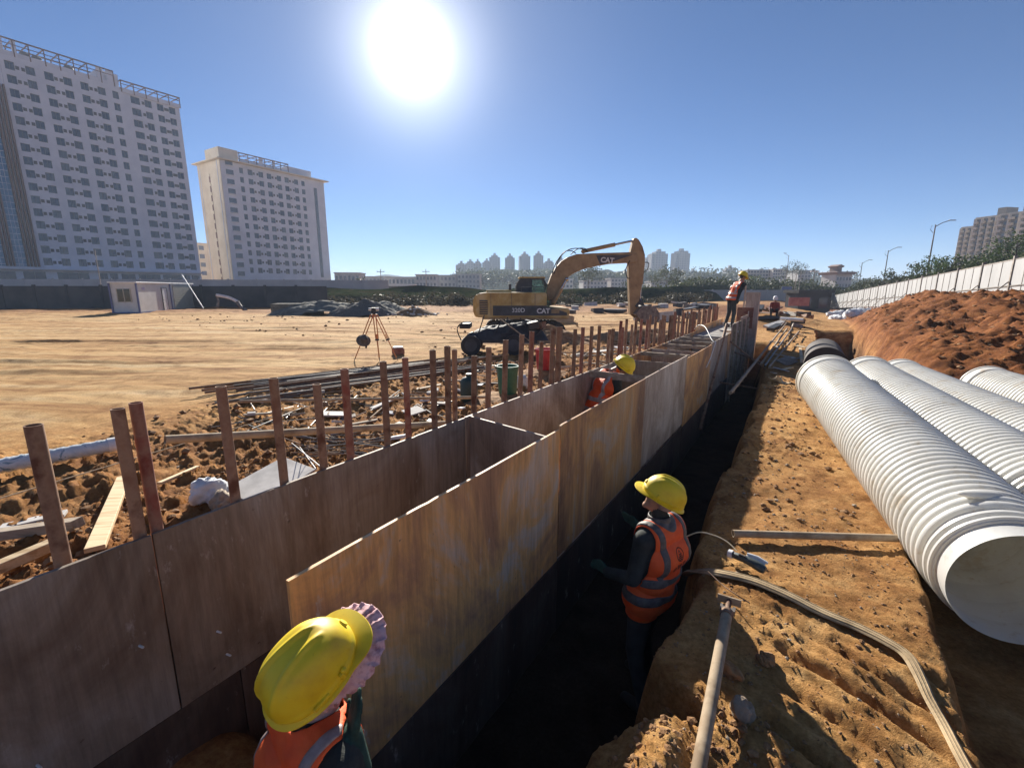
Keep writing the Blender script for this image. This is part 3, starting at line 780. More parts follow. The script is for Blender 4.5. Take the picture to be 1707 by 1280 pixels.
# ------------------------------------------------------------------ corrugated pipes
def pipe_plastic():
    m, n, l, b = nodes_of('pipe_plastic')
    v = coord(n, l)
    f = noise(n, l, v, 1.6, 6, 0.65); g = noise(n, l, v, 11.0, 6, 0.7)
    c = ramp(n, l, f, [(0.3, (0.60, 0.60, 0.585)), (0.5, (0.73, 0.74, 0.735)), (0.72, (0.79, 0.80, 0.80))])
    sp = noise(n, l, v, 3.1, 9, 0.75)
    mud_or_shade = ramp(n, l, sp, [(0.56, (0, 0, 0)), (0.70, (0.75, 0.75, 0.75))])
    c = mixc(n, l, mud_or_shade, c, (0.44, 0.33, 0.21))
    d = ramp(n, l, g, [(0.26, (0.66, 0.55, 0.42)), (0.42, (1, 1, 1))])
    c = mixc(n, l, 1.0, c, d, 'MULTIPLY')
    l.new(c, b.inputs['Base Color']); b.inputs['Roughness'].default_value = 0.38
    tr = n.new('ShaderNodeBsdfTranslucent'); tr.inputs['Color'].default_value = (0.92, 0.86, 0.70, 1)
    mx = n.new('ShaderNodeMixShader'); mx.inputs[0].default_value = 0.30
    out = [q for q in n if q.type == 'OUTPUT_MATERIAL'][0]
    l.new(b.outputs[0], mx.inputs[1]); l.new(tr.outputs[0], mx.inputs[2]); l.new(mx.outputs[0], out.inputs['Surface'])
    return m
M['pipe'] = pipe_plastic()
def make_pipe(L=5.3, RO=0.425):
    """axis along +y from the near mouth (y=0) to the far socket (y=L)"""
    My = Matrix.Rotation(-math.pi / 2, 4, 'X')
    prof = []
    pitch = 0.088
    y = 0.16
    ri = RO - 0.045
    prof += [(RO - 0.03, 0.0), (RO - 0.028, 0.012), (RO - 0.014, 0.018), (RO - 0.014, 0.040), (RO - 0.028, 0.046), (RO - 0.028, 0.068), (RO - 0.010, 0.082), (RO - 0.010, 0.108), (RO - 0.03, 0.116), (RO - 0.03, 0.15)]
    while y < L - 0.34:
        prof += [(RO - 0.030, y), (RO - 0.006, y + 0.012), (RO, y + 0.024), (RO, y + 0.050), (RO - 0.006, y + 0.062), (RO - 0.030, y + 0.074)]
        y += pitch
    prof += [(RO - 0.03, L - 0.26), (RO + 0.005, L - 0.24), (RO + 0.005, L - 0.035), (RO + 0.022, L - 0.03), (RO + 0.022, L), (RO - 0.012, L), (RO - 0.012, L - 0.2)]
    yy = L - 0.25
    while yy > 0.0:
        prof += [(ri, yy), (ri - 0.014, yy - 0.10), (ri, yy - 0.2)]
        yy -= 0.2
    prof += [(ri, 0.0)]
    # split outer skin and socket ring into parts of the same pipe
    root = empty('corrugated_pipe')
    k = next(i for i, p in enumerate(prof) if abs(p[1] - (L - 0.26)) < 1e-6)
    body = MB(); body.lathe(prof[:k + 1], 72, My)
    inn = [p for p in prof[k + 7:]]
    body.lathe([prof[k]] + [(RO - 0.012, L - 0.2)] + inn + [prof[0]], 72, My)
    body.build('pipe_body', M['pipe'], root, 30)
    ring = MB(); ring.lathe(prof[k:k + 7] + [(RO - 0.03, L - 0.22)], 72, My, True)
    ring.build('socket_ring', M['pipe'], root, 30)
    # moulded weld seam lump near the mouth
    MB().ball((0, 0, 0), 1, 14, 8, M=Matrix.Translation((-0.10, 0.30, RO - 0.012)) @ Matrix.Rotation(R(14), 4, 'Z') @ Matrix.Diagonal((0.15, 0.045, 0.028, 1))).build('weld_patch', M['pipe'], root, 60)
    return root
pipe = make_pipe()
def place_pipe(o, near, far, label):
    near, far = Vector(near), Vector(far)
    o.location = near
    d = (far - near).normalized()
    o.rotation_mode = 'QUATERNION'
    o.rotation_quaternion = d.to_track_quat('Y', 'Z')
    tag(o, label, 'pipe', 'white corrugated pipes')
PIPES = [((3.22, 2.66, 0.185), (5.26, 7.55, 0.50), 'white corrugated pipe with open mouth in full view, next to the bank'),
         ((4.43, 3.35, 0.20), (6.47, 8.24, 0.38), 'second white corrugated pipe from the trench, lying against the foremost one'),
         ((5.76, 4.20, 0.15), (7.80, 9.09, 0.20), 'third white corrugated pipe from the trench, before a gap'),
         ((7.00, 3.68, 0.15), (9.04, 8.57, 0.14), 'white corrugated pipe farthest from the trench, cut off by the picture edge')]
for k, (a, b_, lab) in enumerate(PIPES):
    place_pipe(pipe if k == 0 else copy_tree(pipe), a, b_, lab)

# ------------------------------------------------------------------ things on the bank
# prop: tube with a fork head and plate
a, b_ = at_z(1163, 1290, 0.06), at_z(1212, 1020, 0.16)
pr = empty('shoring_prop', a, 0, 'dusty steel shoring prop with flat head plate lying along the trench lip', 'prop')
b_ = b_ - a
d = b_.normalized()
MB().hollow(-d * 0.6, b_, 0.030, 0.004, 20).build('outer_tube', M['steel_pale'], pr, 40)
x, y, _ = frame_of(d)
side = x if abs(x.z) < abs(y.z) else y
k_ = MB()
k_.tube(b_ - d * 0.02, b_ + d * 0.10, 0.016, seg=12)
k_.hollow(b_ - d * 0.035, b_ + d * 0.0, 0.036, 0.006, 20)
k_.build('inner_tube', M['rust'], pr, 40)
fk = MB()
fk.beam(b_ + d * 0.01, b_ + d * 0.035, 0.08, 0.02)
fk.beam(b_ + side * 0.034 + d * 0.02, b_ + side * 0.034 + d * 0.05, 0.014, 0.018); fk.beam(b_ - side * 0.034 + d * 0.02, b_ - side * 0.034 + d * 0.05, 0.014, 0.018)
fk.build('collar_nut', M['steel'], pr)
hp = b_ + d * 0.105
hu = Vector((0, 0, 1)) - d * d.z; hu.normalize()
pl = MB()
pl.beam(hp - side * 0.065, hp + side * 0.065, 0.05, 0.009, up=d)
pl.build('head_plate', M['steel_pale'], pr)
# tube across the bank
a, b_ = at_z(1222, 889, 0.055), at_z(1500, 897, 0.045)
rod('steel_tube', a, b_, 0.030, 'steel_pale', 'dusty steel tube lying across the bank up to the foremost white pipe', 'tube', seg=18)
# flat hose
hp = [(1144, 958), (1156, 952), (1190, 953), (1250, 966), (1310, 990), (1370, 1020), (1430, 1045), (1480, 1070), (1512, 1092), (1532, 1125), (1550, 1165), (1575, 1210), (1602, 1262), (1640, 1330)]
pts = []
for i, (px, py) in enumerate(hp):
    z = 0.04
    for _ in range(4):
        q = at_z(px, py, z); z = gz(q.x, q.y) + 0.022
    pts.append(at_z(px, py, max(z, -0.28)))
wd = [0.040, 0.043, 0.046, 0.047, 0.046, 0.045, 0.043, 0.040, 0.036, 0.030, 0.026, 0.025, 0.025, 0.025]
def interp(vals, n=8):
    out = []
    for i in range(len(vals) - 1):
        out += [vals[i] + (vals[i + 1] - vals[i]) * k / n for k in range(n)]
    return out + [vals[-1]]
def hose_mat():
    m, n, l, b = nodes_of('hose_canvas')
    v = coord(n, l, rnd=False)
    f = noise(n, l, v, 7.0, 6); g = noise(n, l, v, 60.0, 4)
    c = ramp(n, l, f, [(0.3, (0.24, 0.165, 0.085)), (0.6, (0.44, 0.325, 0.185))])
    l.new(c, b.inputs['Base Color']); b.inputs['Roughness'].default_value = 0.85
    bump(n, l, b, g, 0.5, 0.004)
    return m
M['hose'] = hose_mat()
hm = MB()
sp_, sw = smooth_pts(pts), interp(wd)
hm.path(sp_, sw, 12, flat=0.26)
ho = empty('flat_hose', sp_[0], 0, 'flat tan canvas hose running over the bank and down into the ditch', 'hose')
hb = hm.build('hose_body', M['hose'], ho, 50); hb.data.transform(Matrix.Translation(-sp_[0]))
# raised ribs along the hose
for q in (-0.55, 0.0, 0.55):
    rp = []
    for i, p in enumerate(sp_):
        dd = sp_[min(i + 1, len(sp_) - 1)] - sp_[max(i - 1, 0)]
        x, y, _ = frame_of(dd)
        rp.append(p + x * sw[i] * q + y * sw[i] * 0.235 - sp_[0])
    MB().path(rp, 0.0028, 6).build('hose_rib', M['hose'], ho, 60)
# small cordless tool with cable
tl = empty('power_tool', at_z(1245, 935, 0.09), R(-50), 'small grey power tool with silver guard lying on the bank', 'tool')
tb = MB()
tb.path([(-0.11, 0, 0.0), (-0.09, 0, 0.004), (-0.02, 0, 0.008), (0.04, 0, 0.004), (0.10, 0, -0.006), (0.125, 0, -0.012)], [0.018, 0.024, 0.026, 0.030, 0.033, 0.026], 14)
M['tool_grey'] = plain('tool_grey', (0.055, 0.07, 0.068), 0.5, vary=0.35, scale=30)
tb.build('body', M['tool_grey'], tl, 50)
g_ = MB(); g_.path([(-0.02, 0.045, 0.03), (0.05, 0.052, 0.032), (0.12, 0.05, 0.02)], [0.010, 0.012, 0.010], 10); g_.path([(-0.02, 0.03, 0.02), (0.05, 0.034, 0.022), (0.11, 0.036, 0.012)], [0.006, 0.008, 0.006], 8)
g_.build('guard', M['white'], tl, 50)
MB().hollow((-0.13, 0.0, 0.0), (-0.10, 0.0, 0.003), 0.030, 0.008, 18).build('collar', M['white'], tl, 40)
MB().box((-0.03, -0.012, 0.034), (0.05, 0.016, 0.012)).build('switch', M['black'], tl, bevel=0.003)
c0 = tl.matrix_world @ Vector((0, 0, 0)) if False else tl.location
cp = [at_o(1142, 895, -0.62) , at_z(1165, 887, 0.14), at_z(1190, 892, 0.13), at_z(1212, 903, 0.12), at_z(1228, 918, 0.10)]
tag(MB().path(smooth_pts(cp), 0.005, 8).build('cable', plain('tan_cable', (0.60, 0.50, 0.33), 0.5), None, 60), 'thin tan cable from the tool down into the trench behind the worker', 'cable')
wp = [at_z(1180, 952, 0.10), at_z(1205, 975, 0.09), at_z(1226, 990, 0.10), at_z(1250, 1005, 0.08)]
tag(MB().path(smooth_pts(wp), 0.0035, 6).build('wire', M['rust'], None, 60), 'thin rusty wire curling beside the head plate of the prop', 'wire')
# grey rock on the bank
def rock(name, loc, size, seed, mat, label, cat='rock', group=None):
    rng = np.random.default_rng(seed)
    bm = bmesh.new(); bmesh.ops.create_icosphere(bm, subdivisions=3, radius=1.0)
    for v in bm.verts:
        p = v.co
        f = fbm(np.array([p.x * 1.3 + seed]), np.array([p.y * 1.3 + p.z * 0.9]), 3, seed)[0]
        w, _ = worley(np.array([p.x * 1.6 + p.z]), np.array([p.y * 1.6 - p.z * 0.7]), seed)
        v.co = Vector((p.x * size[0], p.y * size[1], p.z * size[2])) * (0.85 + 0.45 * f + 0.25 * (w[0] - 0.5))
    me = bpy.data.meshes.new(name); bm.to_mesh(me); bm.free()
    o = mesh_obj(name, me, M[mat]); o.location = loc; o.rotation_euler = (0.2, 0.1, seed)
    return tag(o, label, cat, group)
q = at_z(1243, 1150, 0.13); rock('rock', on(q, 0.03), (0.065, 0.055, 0.06), 3, 'rock', 'fist sized grey rock among clods beside the prop')
q = at_z(1225, 1095, 0.1); rock('soil_lump', on(q, 0.02), (0.07, 0.05, 0.05), 5, 'clod', 'broken ochre soil lump between the prop and the grey rock', 'soil')
q = at_z(1278, 1075, 0.1); rock('soil_lump', on(q, 0.02), (0.05, 0.055, 0.04), 6, 'clod', 'rounded ochre soil lump at the corner of the flat hose', 'soil')

# ------------------------------------------------------------------ people
M['skin'] = mat_mix('skin', (0.30, 0.155, 0.095), (0.42, 0.235, 0.155), 14.0, 0.55, bmp=0.12, bdist=0.002)
M['jacket'] = mat_mix('dark_jacket', (0.018, 0.022, 0.020), (0.045, 0.052, 0.048), 9.0, 0.9, bmp=0.55, bdist=0.012, fine=22)
M['trousers'] = mat_mix('dark_trousers', (0.030, 0.034, 0.036), (0.06, 0.065, 0.066), 8.0, 0.9, bmp=0.5, bdist=0.012, fine=20)
M['trousers_tan'] = mat_mix('work_trousers', (0.07, 0.065, 0.045), (0.13, 0.115, 0.085), 8.0, 0.9, bmp=0.5, bdist=0.012, fine=20)
M['boot'] = plain('boot', (0.03, 0.026, 0.022), 0.7, vary=0.3)
M['vest'] = mat_mix('orange_vest', (0.80, 0.085, 0.015), (0.92, 0.14, 0.025), 6.0, 0.7, bmp=0.5, bdist=0.012, fine=14)
M['vest_red'] = mat_mix('red_vest', (0.16, 0.03, 0.03), (0.26, 0.05, 0.045), 6.0, 0.7, bmp=0.5, bdist=0.012, fine=14)
M['reflect'] = mat_mix('reflective_strip', (0.30, 0.26, 0.25), (0.55, 0.50, 0.48), 18.0, 0.4, 0.25, bmp=0.3, bdist=0.003)
M['strip_dull'] = mat_mix('dull_reflective_strip', (0.20, 0.15, 0.145), (0.40, 0.33, 0.32), 18.0, 0.45, 0.2, bmp=0.3, bdist=0.003)
M['strip_dark'] = mat_mix('grey_strip', (0.07, 0.065, 0.062), (0.15, 0.14, 0.13), 18.0, 0.6, bmp=0.3, bdist=0.003)
M['glove'] = mat_mix('green_glove', (0.012, 0.040, 0.030), (0.03, 0.085, 0.062), 24.0, 0.85, bmp=0.5, bdist=0.004)
M['pink'] = mat_mix('pink_cotton', (0.42, 0.20, 0.22), (0.70, 0.46, 0.47), 26.0, 0.85, bmp=0.4, bdist=0.004, c3=(0.60, 0.34, 0.37))
M['pink_grey'] = mat_mix('faded_pink_cotton', (0.26, 0.18, 0.17), (0.48, 0.36, 0.35), 14.0, 0.9, bmp=0.6, bdist=0.01)
M['hair'] = plain('dark_hair', (0.02, 0.017, 0.015), 0.5, vary=0.4, scale=60, bmp=0.5)
M['logo'] = plain('dark_print', (0.035, 0.012, 0.012), 0.8)
def helmet_mat():
    m, n, l, b = nodes_of('yellow_helmet')
    v = coord(n, l)
    f = noise(n, l, v, 9.0, 6, 0.6); g = noise(n, l, v, 70.0, 5, 0.7)
    c = ramp(n, l, f, [(0.28, (0.64, 0.42, 0.012)), (0.5, (0.78, 0.58, 0.015)), (0.75, (0.82, 0.66, 0.03))])
    d = ramp(n, l, g, [(0.25, (0.6, 0.52, 0.42)), (0.36, (1, 1, 1))])
    c = mixc(n, l, 0.8, c, d, 'MULTIPLY')
    l.new(c, b.inputs['Base Color'])
    mr = n.new('ShaderNodeMapRange'); mr.inputs[3].default_value = 0.38; mr.inputs[4].default_value = 0.65
    l.new(f, mr.inputs[0]); l.new(mr.outputs[0], b.inputs['Roughness'])
    bump(n, l, b, g, 0.06, 0.002)
    return m
M['helmet'] = helmet_mat()

def helmet(parent, Mx, hi=True, crest=True):
    """hard hat: x right, y forward, z up; origin at the rim centre. Raised crest with a V groove, rain gutter and peak"""
    na, nr = (96, 40) if hi else (40, 16)
    A, B, C = 0.112, 0.142, 0.150                         # half width, half length, height
    vs = []; fs = []
    def shell(t, a):                                       # t 0 = crown, 1 = rim
        ct, st = math.cos(t * math.pi / 2), math.sin(t * math.pi / 2)
        e = 0.88
        x = A * math.copysign(abs(math.sin(a)) ** e, math.sin(a)) * st ** 0.86
        y = B * math.copysign(abs(math.cos(a)) ** 0.95, math.cos(a)) * st ** 0.86
        z = C * ct ** 0.80
        return Vector((x, y, z))
    for i in range(nr + 1):
        t = i / nr
        for k in range(na):
            a = 2 * math.pi * k / na
            p = shell(t, a)
            n = Vector((p.x / A ** 2, p.y / B ** 2, p.z / C ** 2 + 1e-6)).normalized()
            d = 0.0
            if crest:
                # two raised ribs that run from the front and part towards the back, with a wedge sunk between
                yy = (p.y + 0.02) / B
                half = 0.012 + 0.020 * max(0.0, min(1.0, (0.62 - yy) / 1.2))
                fade = max(0.0, min(1.0, (0.80 - yy) / 0.25)) * max(0.0, min(1.0, (yy + 0.98) / 0.25)) * max(0.0, 1 - t ** 6)
                r1 = math.exp(-((abs(p.x) - half - 0.010) / 0.0085) ** 2)
                d += 0.0075 * r1 * fade
                if abs(p.x) < half + 0.004: d -= 0.0035 * fade * min(1, (half + 0.004 - abs(p.x)) / 0.004)
                # broad outer shoulder
                d += 0.004 * math.exp(-((abs(p.x) - 0.060) / 0.02) ** 2) * fade
            # rain gutter above the rim
            d += 0.006 * max(0.0, 1 - abs(t - 0.955) / 0.05)
            vs.append(p + n * d)
    # rim: short all round, a long peak in front
    base = len(vs)
    rim = []
    for j, (q, dz) in enumerate(((0.35, 0.0), (1.0, -0.004), (1.02, -0.008), (0.95, -0.0105), (0.3, -0.007), (-0.1, -0.006))):
        for k in range(na):
            a = 2 * math.pi * k / na
            ca = math.cos(a)
            peak = max(0.0, (ca - 0.42) / 0.58)
            peak = peak * peak * (3 - 2 * peak)
            w = 0.011 + 0.040 * peak + 0.008 * max(0.0, (-ca - 0.6) / 0.4)
            p = shell(1.0, a)
            out = Vector((p.x / A ** 2, p.y / B ** 2, 0)).normalized()
            drop = -0.010 * peak * q + dz - 0.006 * max(0.0, -ca) * q
            vs.append(p + out * (w * q) + Vector((0, 0, drop)))
    for i in range(nr):
        for k in range(na):
            fs.append((i * na + k, (i + 1) * na + k, (i + 1) * na + (k + 1) % na, i * na + (k + 1) % na))
    prev = nr * na
    for j in range(6):
        cur = base + j * na
        for k in range(na):
            fs.append((prev + k, cur + k, cur + (k + 1) % na, prev + (k + 1) % na))
        prev = cur
    # inner lining
    inner = len(vs)
    for i in range(7):
        t = 1 - i / 6.0
        for k in range(na):
            a = 2 * math.pi * k / na
            p = shell(max(t, 0.02), a) * 0.955; vs.append(Vector((p.x, p.y, p.z - 0.004)))
    prev = base + 5 * na
    for i in range(7):
        cur = inner + i * na
        for k in range(na):
            fs.append((prev + k, cur + k, cur + (k + 1) % na, prev + (k + 1) % na))
        prev = cur
    me = bpy.data.meshes.new('helmet')
    me.from_pydata([tuple(Mx @ v) for v in vs], [], fs)
    me.polygons.foreach_set('use_smooth', [True] * len(me.polygons)); me.set_sharp_from_angle(angle=R(48)); me.update()
    h = mesh_obj('helmet', me, M['helmet'], parent)
    if hi:
        # side slots, knob and a little badge
        for sx in (-1, 1):
            MB().box((sx * (A + 0.004), -0.030, 0.022), (0.010, 0.052, 0.014), M=Mx).build('accessory_slot', M['helmet'], h, bevel=0.003)
            MB().box((sx * (A + 0.001), 0.048, 0.026), (0.012, 0.014, 0.030), M=Mx).build('clip', M['helmet'], h, bevel=0.003)
        MB().ball((0, 0, 0), 0.009, 12, 8, M=Mx @ Matrix.Translation((A - 0.002, 0.060, 0.040))).build('rivet', M['helmet'], h, 60)
        MB().lathe([(0.0, 0.004), (0.013, 0.003), (0.015, 0.0), (0.015, -0.006)], 20, M=Mx @ Matrix.Translation((0, B + 0.0005, 0.048)) @ Matrix.Rotation(R(-72), 4, 'X')).build('badge', M['helmet'], h, 40)
    return h

def head_mat(c, F, U):
    F, U = Vector(F).normalized(), Vector(U)
    U = (U - F * U.dot(F)).normalized()
    Rv = F.cross(U).normalized()
    return Matrix(((Rv.x, F.x, U.x, c[0]), (Rv.y, F.y, U.y, c[1]), (Rv.z, F.z, U.z, c[2]), (0, 0, 0, 1)))

class Body:
    def __init__(self):
        self.prims = []                       # (p0, p1, r0, r1, tag)
        self.ells = []                        # (matrix, tag)
    def cap(self, p0, p1, r0, r1, tag_):
        self.prims.append((Vector(p0), Vector(p1), r0, r1, tag_)); return self
    def ell(self, m, tag_):
        self.ells.append((m, tag_)); return self
    def mesh(self, voxel, smooth=5):
        b = MB()
        for p0, p1, r0, r1, t in self.prims:
            n = 6 if max(r0, r1) < 0.02 else 9
            seg = 10 if max(r0, r1) < 0.02 else 18
            d = p1 - p0
            if d.length < 1e-5: d = Vector((0, 0, 1e-4)); p1 = p0 + d
            x, y, dn = frame_of(d)
            rows = []
            for i in range(n + 1):
                t_ = -math.pi / 2 + (math.pi / 2) * i / n
                rows.append((p0 + dn * math.sin(t_) * r0, math.cos(t_) * r0))
            for i in range(n + 1):
                t_ = (math.pi / 2) * i / n
                rows.append((p1 + dn * math.sin(t_) * r1, math.cos(t_) * r1))
            vs = [rows[0][0]]
            for (c, r) in rows[1:-1]:
                for k in range(seg):
                    a = 2 * math.pi * k / seg
                    vs.append(c + x * math.cos(a) * r + y * math.sin(a) * r)
            vs.append(rows[-1][0])
            m = len(rows) - 2; fs = []
            for k in range(seg):
                fs.append((0, 1 + (k + 1) % seg, 1 + k))
                fs.append((len(vs) - 1, 1 + (m - 1) * seg + k, 1 + (m - 1) * seg + (k + 1) % seg))
            for i in range(m - 1):
                for k in range(seg):
                    fs.append((1 + i * seg + k, 1 + i * seg + (k + 1) % seg, 1 + (i + 1) * seg + (k + 1) % seg, 1 + (i + 1) * seg + k))
            b._add(vs, fs)
        for m, t in self.ells:
            b.ball((0, 0, 0), 1.0, 24, 16, M=m)
        me = b.mesh('tmp')
        o = bpy.data.objects.new('tmp', me); COL.objects.link(o)
        rm = o.modifiers.new('r', 'REMESH'); rm.mode = 'VOXEL'; rm.voxel_size = voxel; rm.use_smooth_shade = True
        sm = o.modifiers.new('s', 'SMOOTH'); sm.factor = 0.5; sm.iterations = smooth
        dg = bpy.context.evaluated_depsgraph_get()
        out = bpy.data.meshes.new_from_object(o.evaluated_get(dg))
        bpy.data.objects.remove(o); bpy.data.meshes.remove(me)
        return out
    def tags(self, P):
        """nearest primitive of each point"""
        best = np.full(len(P), 9e9); ids = np.zeros(len(P), dtype=int)
        names = []
        for p0, p1, r0, r1, t in self.prims:
            a = np.array(p0); d = np.array(p1) - a; L2 = max(d @ d, 1e-9)
            h = np.clip(((P - a) @ d) / L2, 0, 1)
            dist = np.linalg.norm(P - a - h[:, None] * d, axis=1) - (r0 + (r1 - r0) * h)
            m = dist < best; best[m] = dist[m]; ids[m] = len(names); names.append(t)
        for mt, t in self.ells:
            inv = np.array(mt.inverted()); sc = min(mt.to_scale())
            q = P @ inv[:3, :3].T + inv[:3, 3]
            dist = (np.linalg.norm(q, axis=1) - 1) * sc
            m = dist < best; best[m] = dist[m]; ids[m] = len(names); names.append(t)
        return np.array(names)[ids]

def hand(B, wrist, d, palm, side, curl=0.35, r=0.009, tag_='hand', k=1.0):
    """palm, four unequal bent fingers, thumb off the side of the palm. d along the hand, palm = direction the palm faces, side = towards the thumb"""
    wrist, d, palm, side = Vector(wrist), Vector(d).normalized(), Vector(palm).normalized(), Vector(side).normalized()
    for q in (-0.030, -0.010, 0.010, 0.030):
        B.cap(wrist + d * 0.015 * k + side * q * 0.7 * k, wrist + d * 0.085 * k + side * q * k, 0.014 * k, 0.013 * k, tag_)
    for q, L in ((0.032, 0.070), (0.011, 0.080), (-0.011, 0.074), (-0.031, 0.058)):
        p = wrist + d * 0.090 * k + side * q * k
        c = curl
        e1 = (d * math.cos(c) + palm * math.sin(c)); e2 = (d * math.cos(c * 2.1) + palm * math.sin(c * 2.1)); e3 = (d * math.cos(c * 3) + palm * math.sin(c * 3))
        spread = side * (q * 0.25)
        p1 = p + (e1 + spread) * L * 0.46 * k; p2 = p1 + e2 * L * 0.32 * k; p3 = p2 + e3 * L * 0.24 * k
        B.cap(p - d * 0.012 * k, p1, r * 1.05 * k, r * k, tag_).cap(p1, p2, r * k, r * 0.92 * k, tag_).cap(p2, p3, r * 0.92 * k, r * 0.8 * k, tag_)
    t0 = wrist + d * 0.030 * k + side * 0.034 * k
    t1 = t0 + (side * 0.7 + d * 0.7 + palm * 0.35).normalized() * 0.038 * k
    t2 = t1 + (d * 0.9 + side * 0.25 + palm * 0.45).normalized() * 0.030 * k
    B.cap(t0, t1, 0.013 * k, 0.011 * k, tag_).cap(t1, t2, 0.0105 * k, 0.009 * k, tag_)

def head(B, Mh, face=True, k=1.0):
    """head about its centre (ear level), Mh: x right, y forward, z up"""
    def e(c, s, t): B.ell(Mh @ Matrix.Translation(Vector(c) * k) @ Matrix.Diagonal((s[0] * k, s[1] * k, s[2] * k, 1)), t)
    e((0, -0.012, 0.025), (0.076, 0.095, 0.095), 'hair')
    e((0, 0.020, -0.010), (0.068, 0.075, 0.095), 'skin')
    e((0, 0.035, -0.070), (0.050, 0.052, 0.045), 'skin')
    if face:
        P = lambda *q: Mh @ (Vector(q) * k)
        B.cap(P(0, 0.088, 0.022), P(0, 0.108, -0.022), 0.009 * k, 0.014 * k, 'skin')
        B.cap(P(-0.012, 0.094, -0.026), P(0.012, 0.094, -0.026), 0.010 * k, 0.010 * k, 'skin')
        B.cap(P(-0.042, 0.074, 0.034), P(0.042, 0.074, 0.034), 0.013 * k, 0.013 * k, 'skin')
        B.cap(P(-0.020, 0.080, -0.052), P(0.020, 0.080, -0.052), 0.0095 * k, 0.0095 * k, 'lip')
        B.cap(P(-0.018, 0.077, -0.066), P(0.018, 0.077, -0.066), 0.010 * k, 0.010 * k, 'lip')
        B.cap(P(-0.012, 0.074, -0.100), P(0.012, 0.074, -0.100), 0.018 * k, 0.018 * k, 'skin')
        for s in (-1, 1):
            B.cap(P(s * 0.040, 0.066, -0.018), P(s * 0.046, 0.050, -0.040), 0.022 * k, 0.020 * k, 'skin')
            e((s * 0.074, -0.005, -0.008), (0.012, 0.020, 0.032), 'skin')

def clothe(B, root, name, voxel, mats, smooth=5):
    """one continuous body mesh, its faces coloured by what they are: skin, sleeve, trouser, boot, glove"""
    me = B.mesh(voxel, smooth)
    n = len(me.polygons)
    cen = np.empty(n * 3, dtype=np.float32); me.polygons.foreach_get('center', cen)
    tg = B.tags(cen.reshape(-1, 3).astype(float))
    keys = list(mats.keys())
    idx = np.zeros(n, dtype=np.int32)
    for i, k in enumerate(keys): idx[tg == k] = i
    o = mesh_obj(name, me, [M[mats[k]] for k in keys], root)
    me.polygons.foreach_set('material_index', idx)
    me.polygons.foreach_set('use_smooth', [True] * n); me.update()
    return o, me, tg
def garment(root, name, me, tg, pick, mat, off, thick=0.006, iters=14):
    """a garment over the body: the faces picked, pushed out, hems smoothed, with thickness"""
    n = len(me.polygons)
    cen = np.empty(n * 3, dtype=np.float32); me.polygons.foreach_get('center', cen); cen = cen.reshape(-1, 3)
    keep = pick(cen, tg)
    lv = np.empty(len(me.loops), dtype=np.int32); me.loops.foreach_get('vertex_index', lv)
    co = np.empty(len(me.vertices) * 3, dtype=np.float32); me.vertices.foreach_get('co', co); co = co.reshape(-1, 3)
    no = np.empty(len(me.vertices) * 3, dtype=np.float32); me.vertices.foreach_get('normal', no); no = no.reshape(-1, 3)
    ls = np.empty(n, dtype=np.int32); me.polygons.foreach_get('loop_start', ls)
    lt = np.empty(n, dtype=np.int32); me.polygons.foreach_get('loop_total', lt)
    faces = [tuple(lv[ls[i]:ls[i] + lt[i]]) for i in np.nonzero(keep)[0]]
    used = sorted({i for f in faces for i in f}); remap = {u: k for k, u in enumerate(used)}
    faces = [tuple(remap[i] for i in f) for f in faces]
    V = (co[used] + no[used] * off).astype(float)
    V += 0.011 * (np.abs(fbm(V[:, 0] * 7 - V[:, 2] * 5, V[:, 1] * 7 + V[:, 2] * 9, 3, 27)) - 0.2)[:, None] * no[used]
    V += 0.005 * fbm(V[:, 0] * 15 + V[:, 2] * 9, V[:, 1] * 15 - V[:, 2] * 7, 3, 7)[:, None] * no[used]
    cnt = {}
    for f in faces:
        for a, b in zip(f, f[1:] + f[:1]):
            k = (min(a, b), max(a, b)); cnt[k] = cnt.get(k, 0) + 1
    nb = {}
    for (a, b), c in cnt.items():
        if c == 1: nb.setdefault(a, []).append(b); nb.setdefault(b, []).append(a)
    ks = np.array([k for k in nb if len(nb[k]) == 2]); 
    if len(ks):
        n0 = np.array([nb[k][0] for k in ks]); n1 = np.array([nb[k][1] for k in ks])
        for _ in range(iters): V[ks] = V[ks] * 0.4 + (V[n0] + V[n1]) * 0.3
    m2 = bpy.data.meshes.new(name)
    m2.from_pydata(V.tolist(), [], faces)
    m2.polygons.foreach_set('use_smooth', [True] * len(m2.polygons)); m2.update()
    o = mesh_obj(name, m2, M[mat], root)
    so_ = o.modifiers.new('solid', 'SOLIDIFY'); so_.thickness = thick; so_.offset = 1.0; so_.use_rim = True
    return o
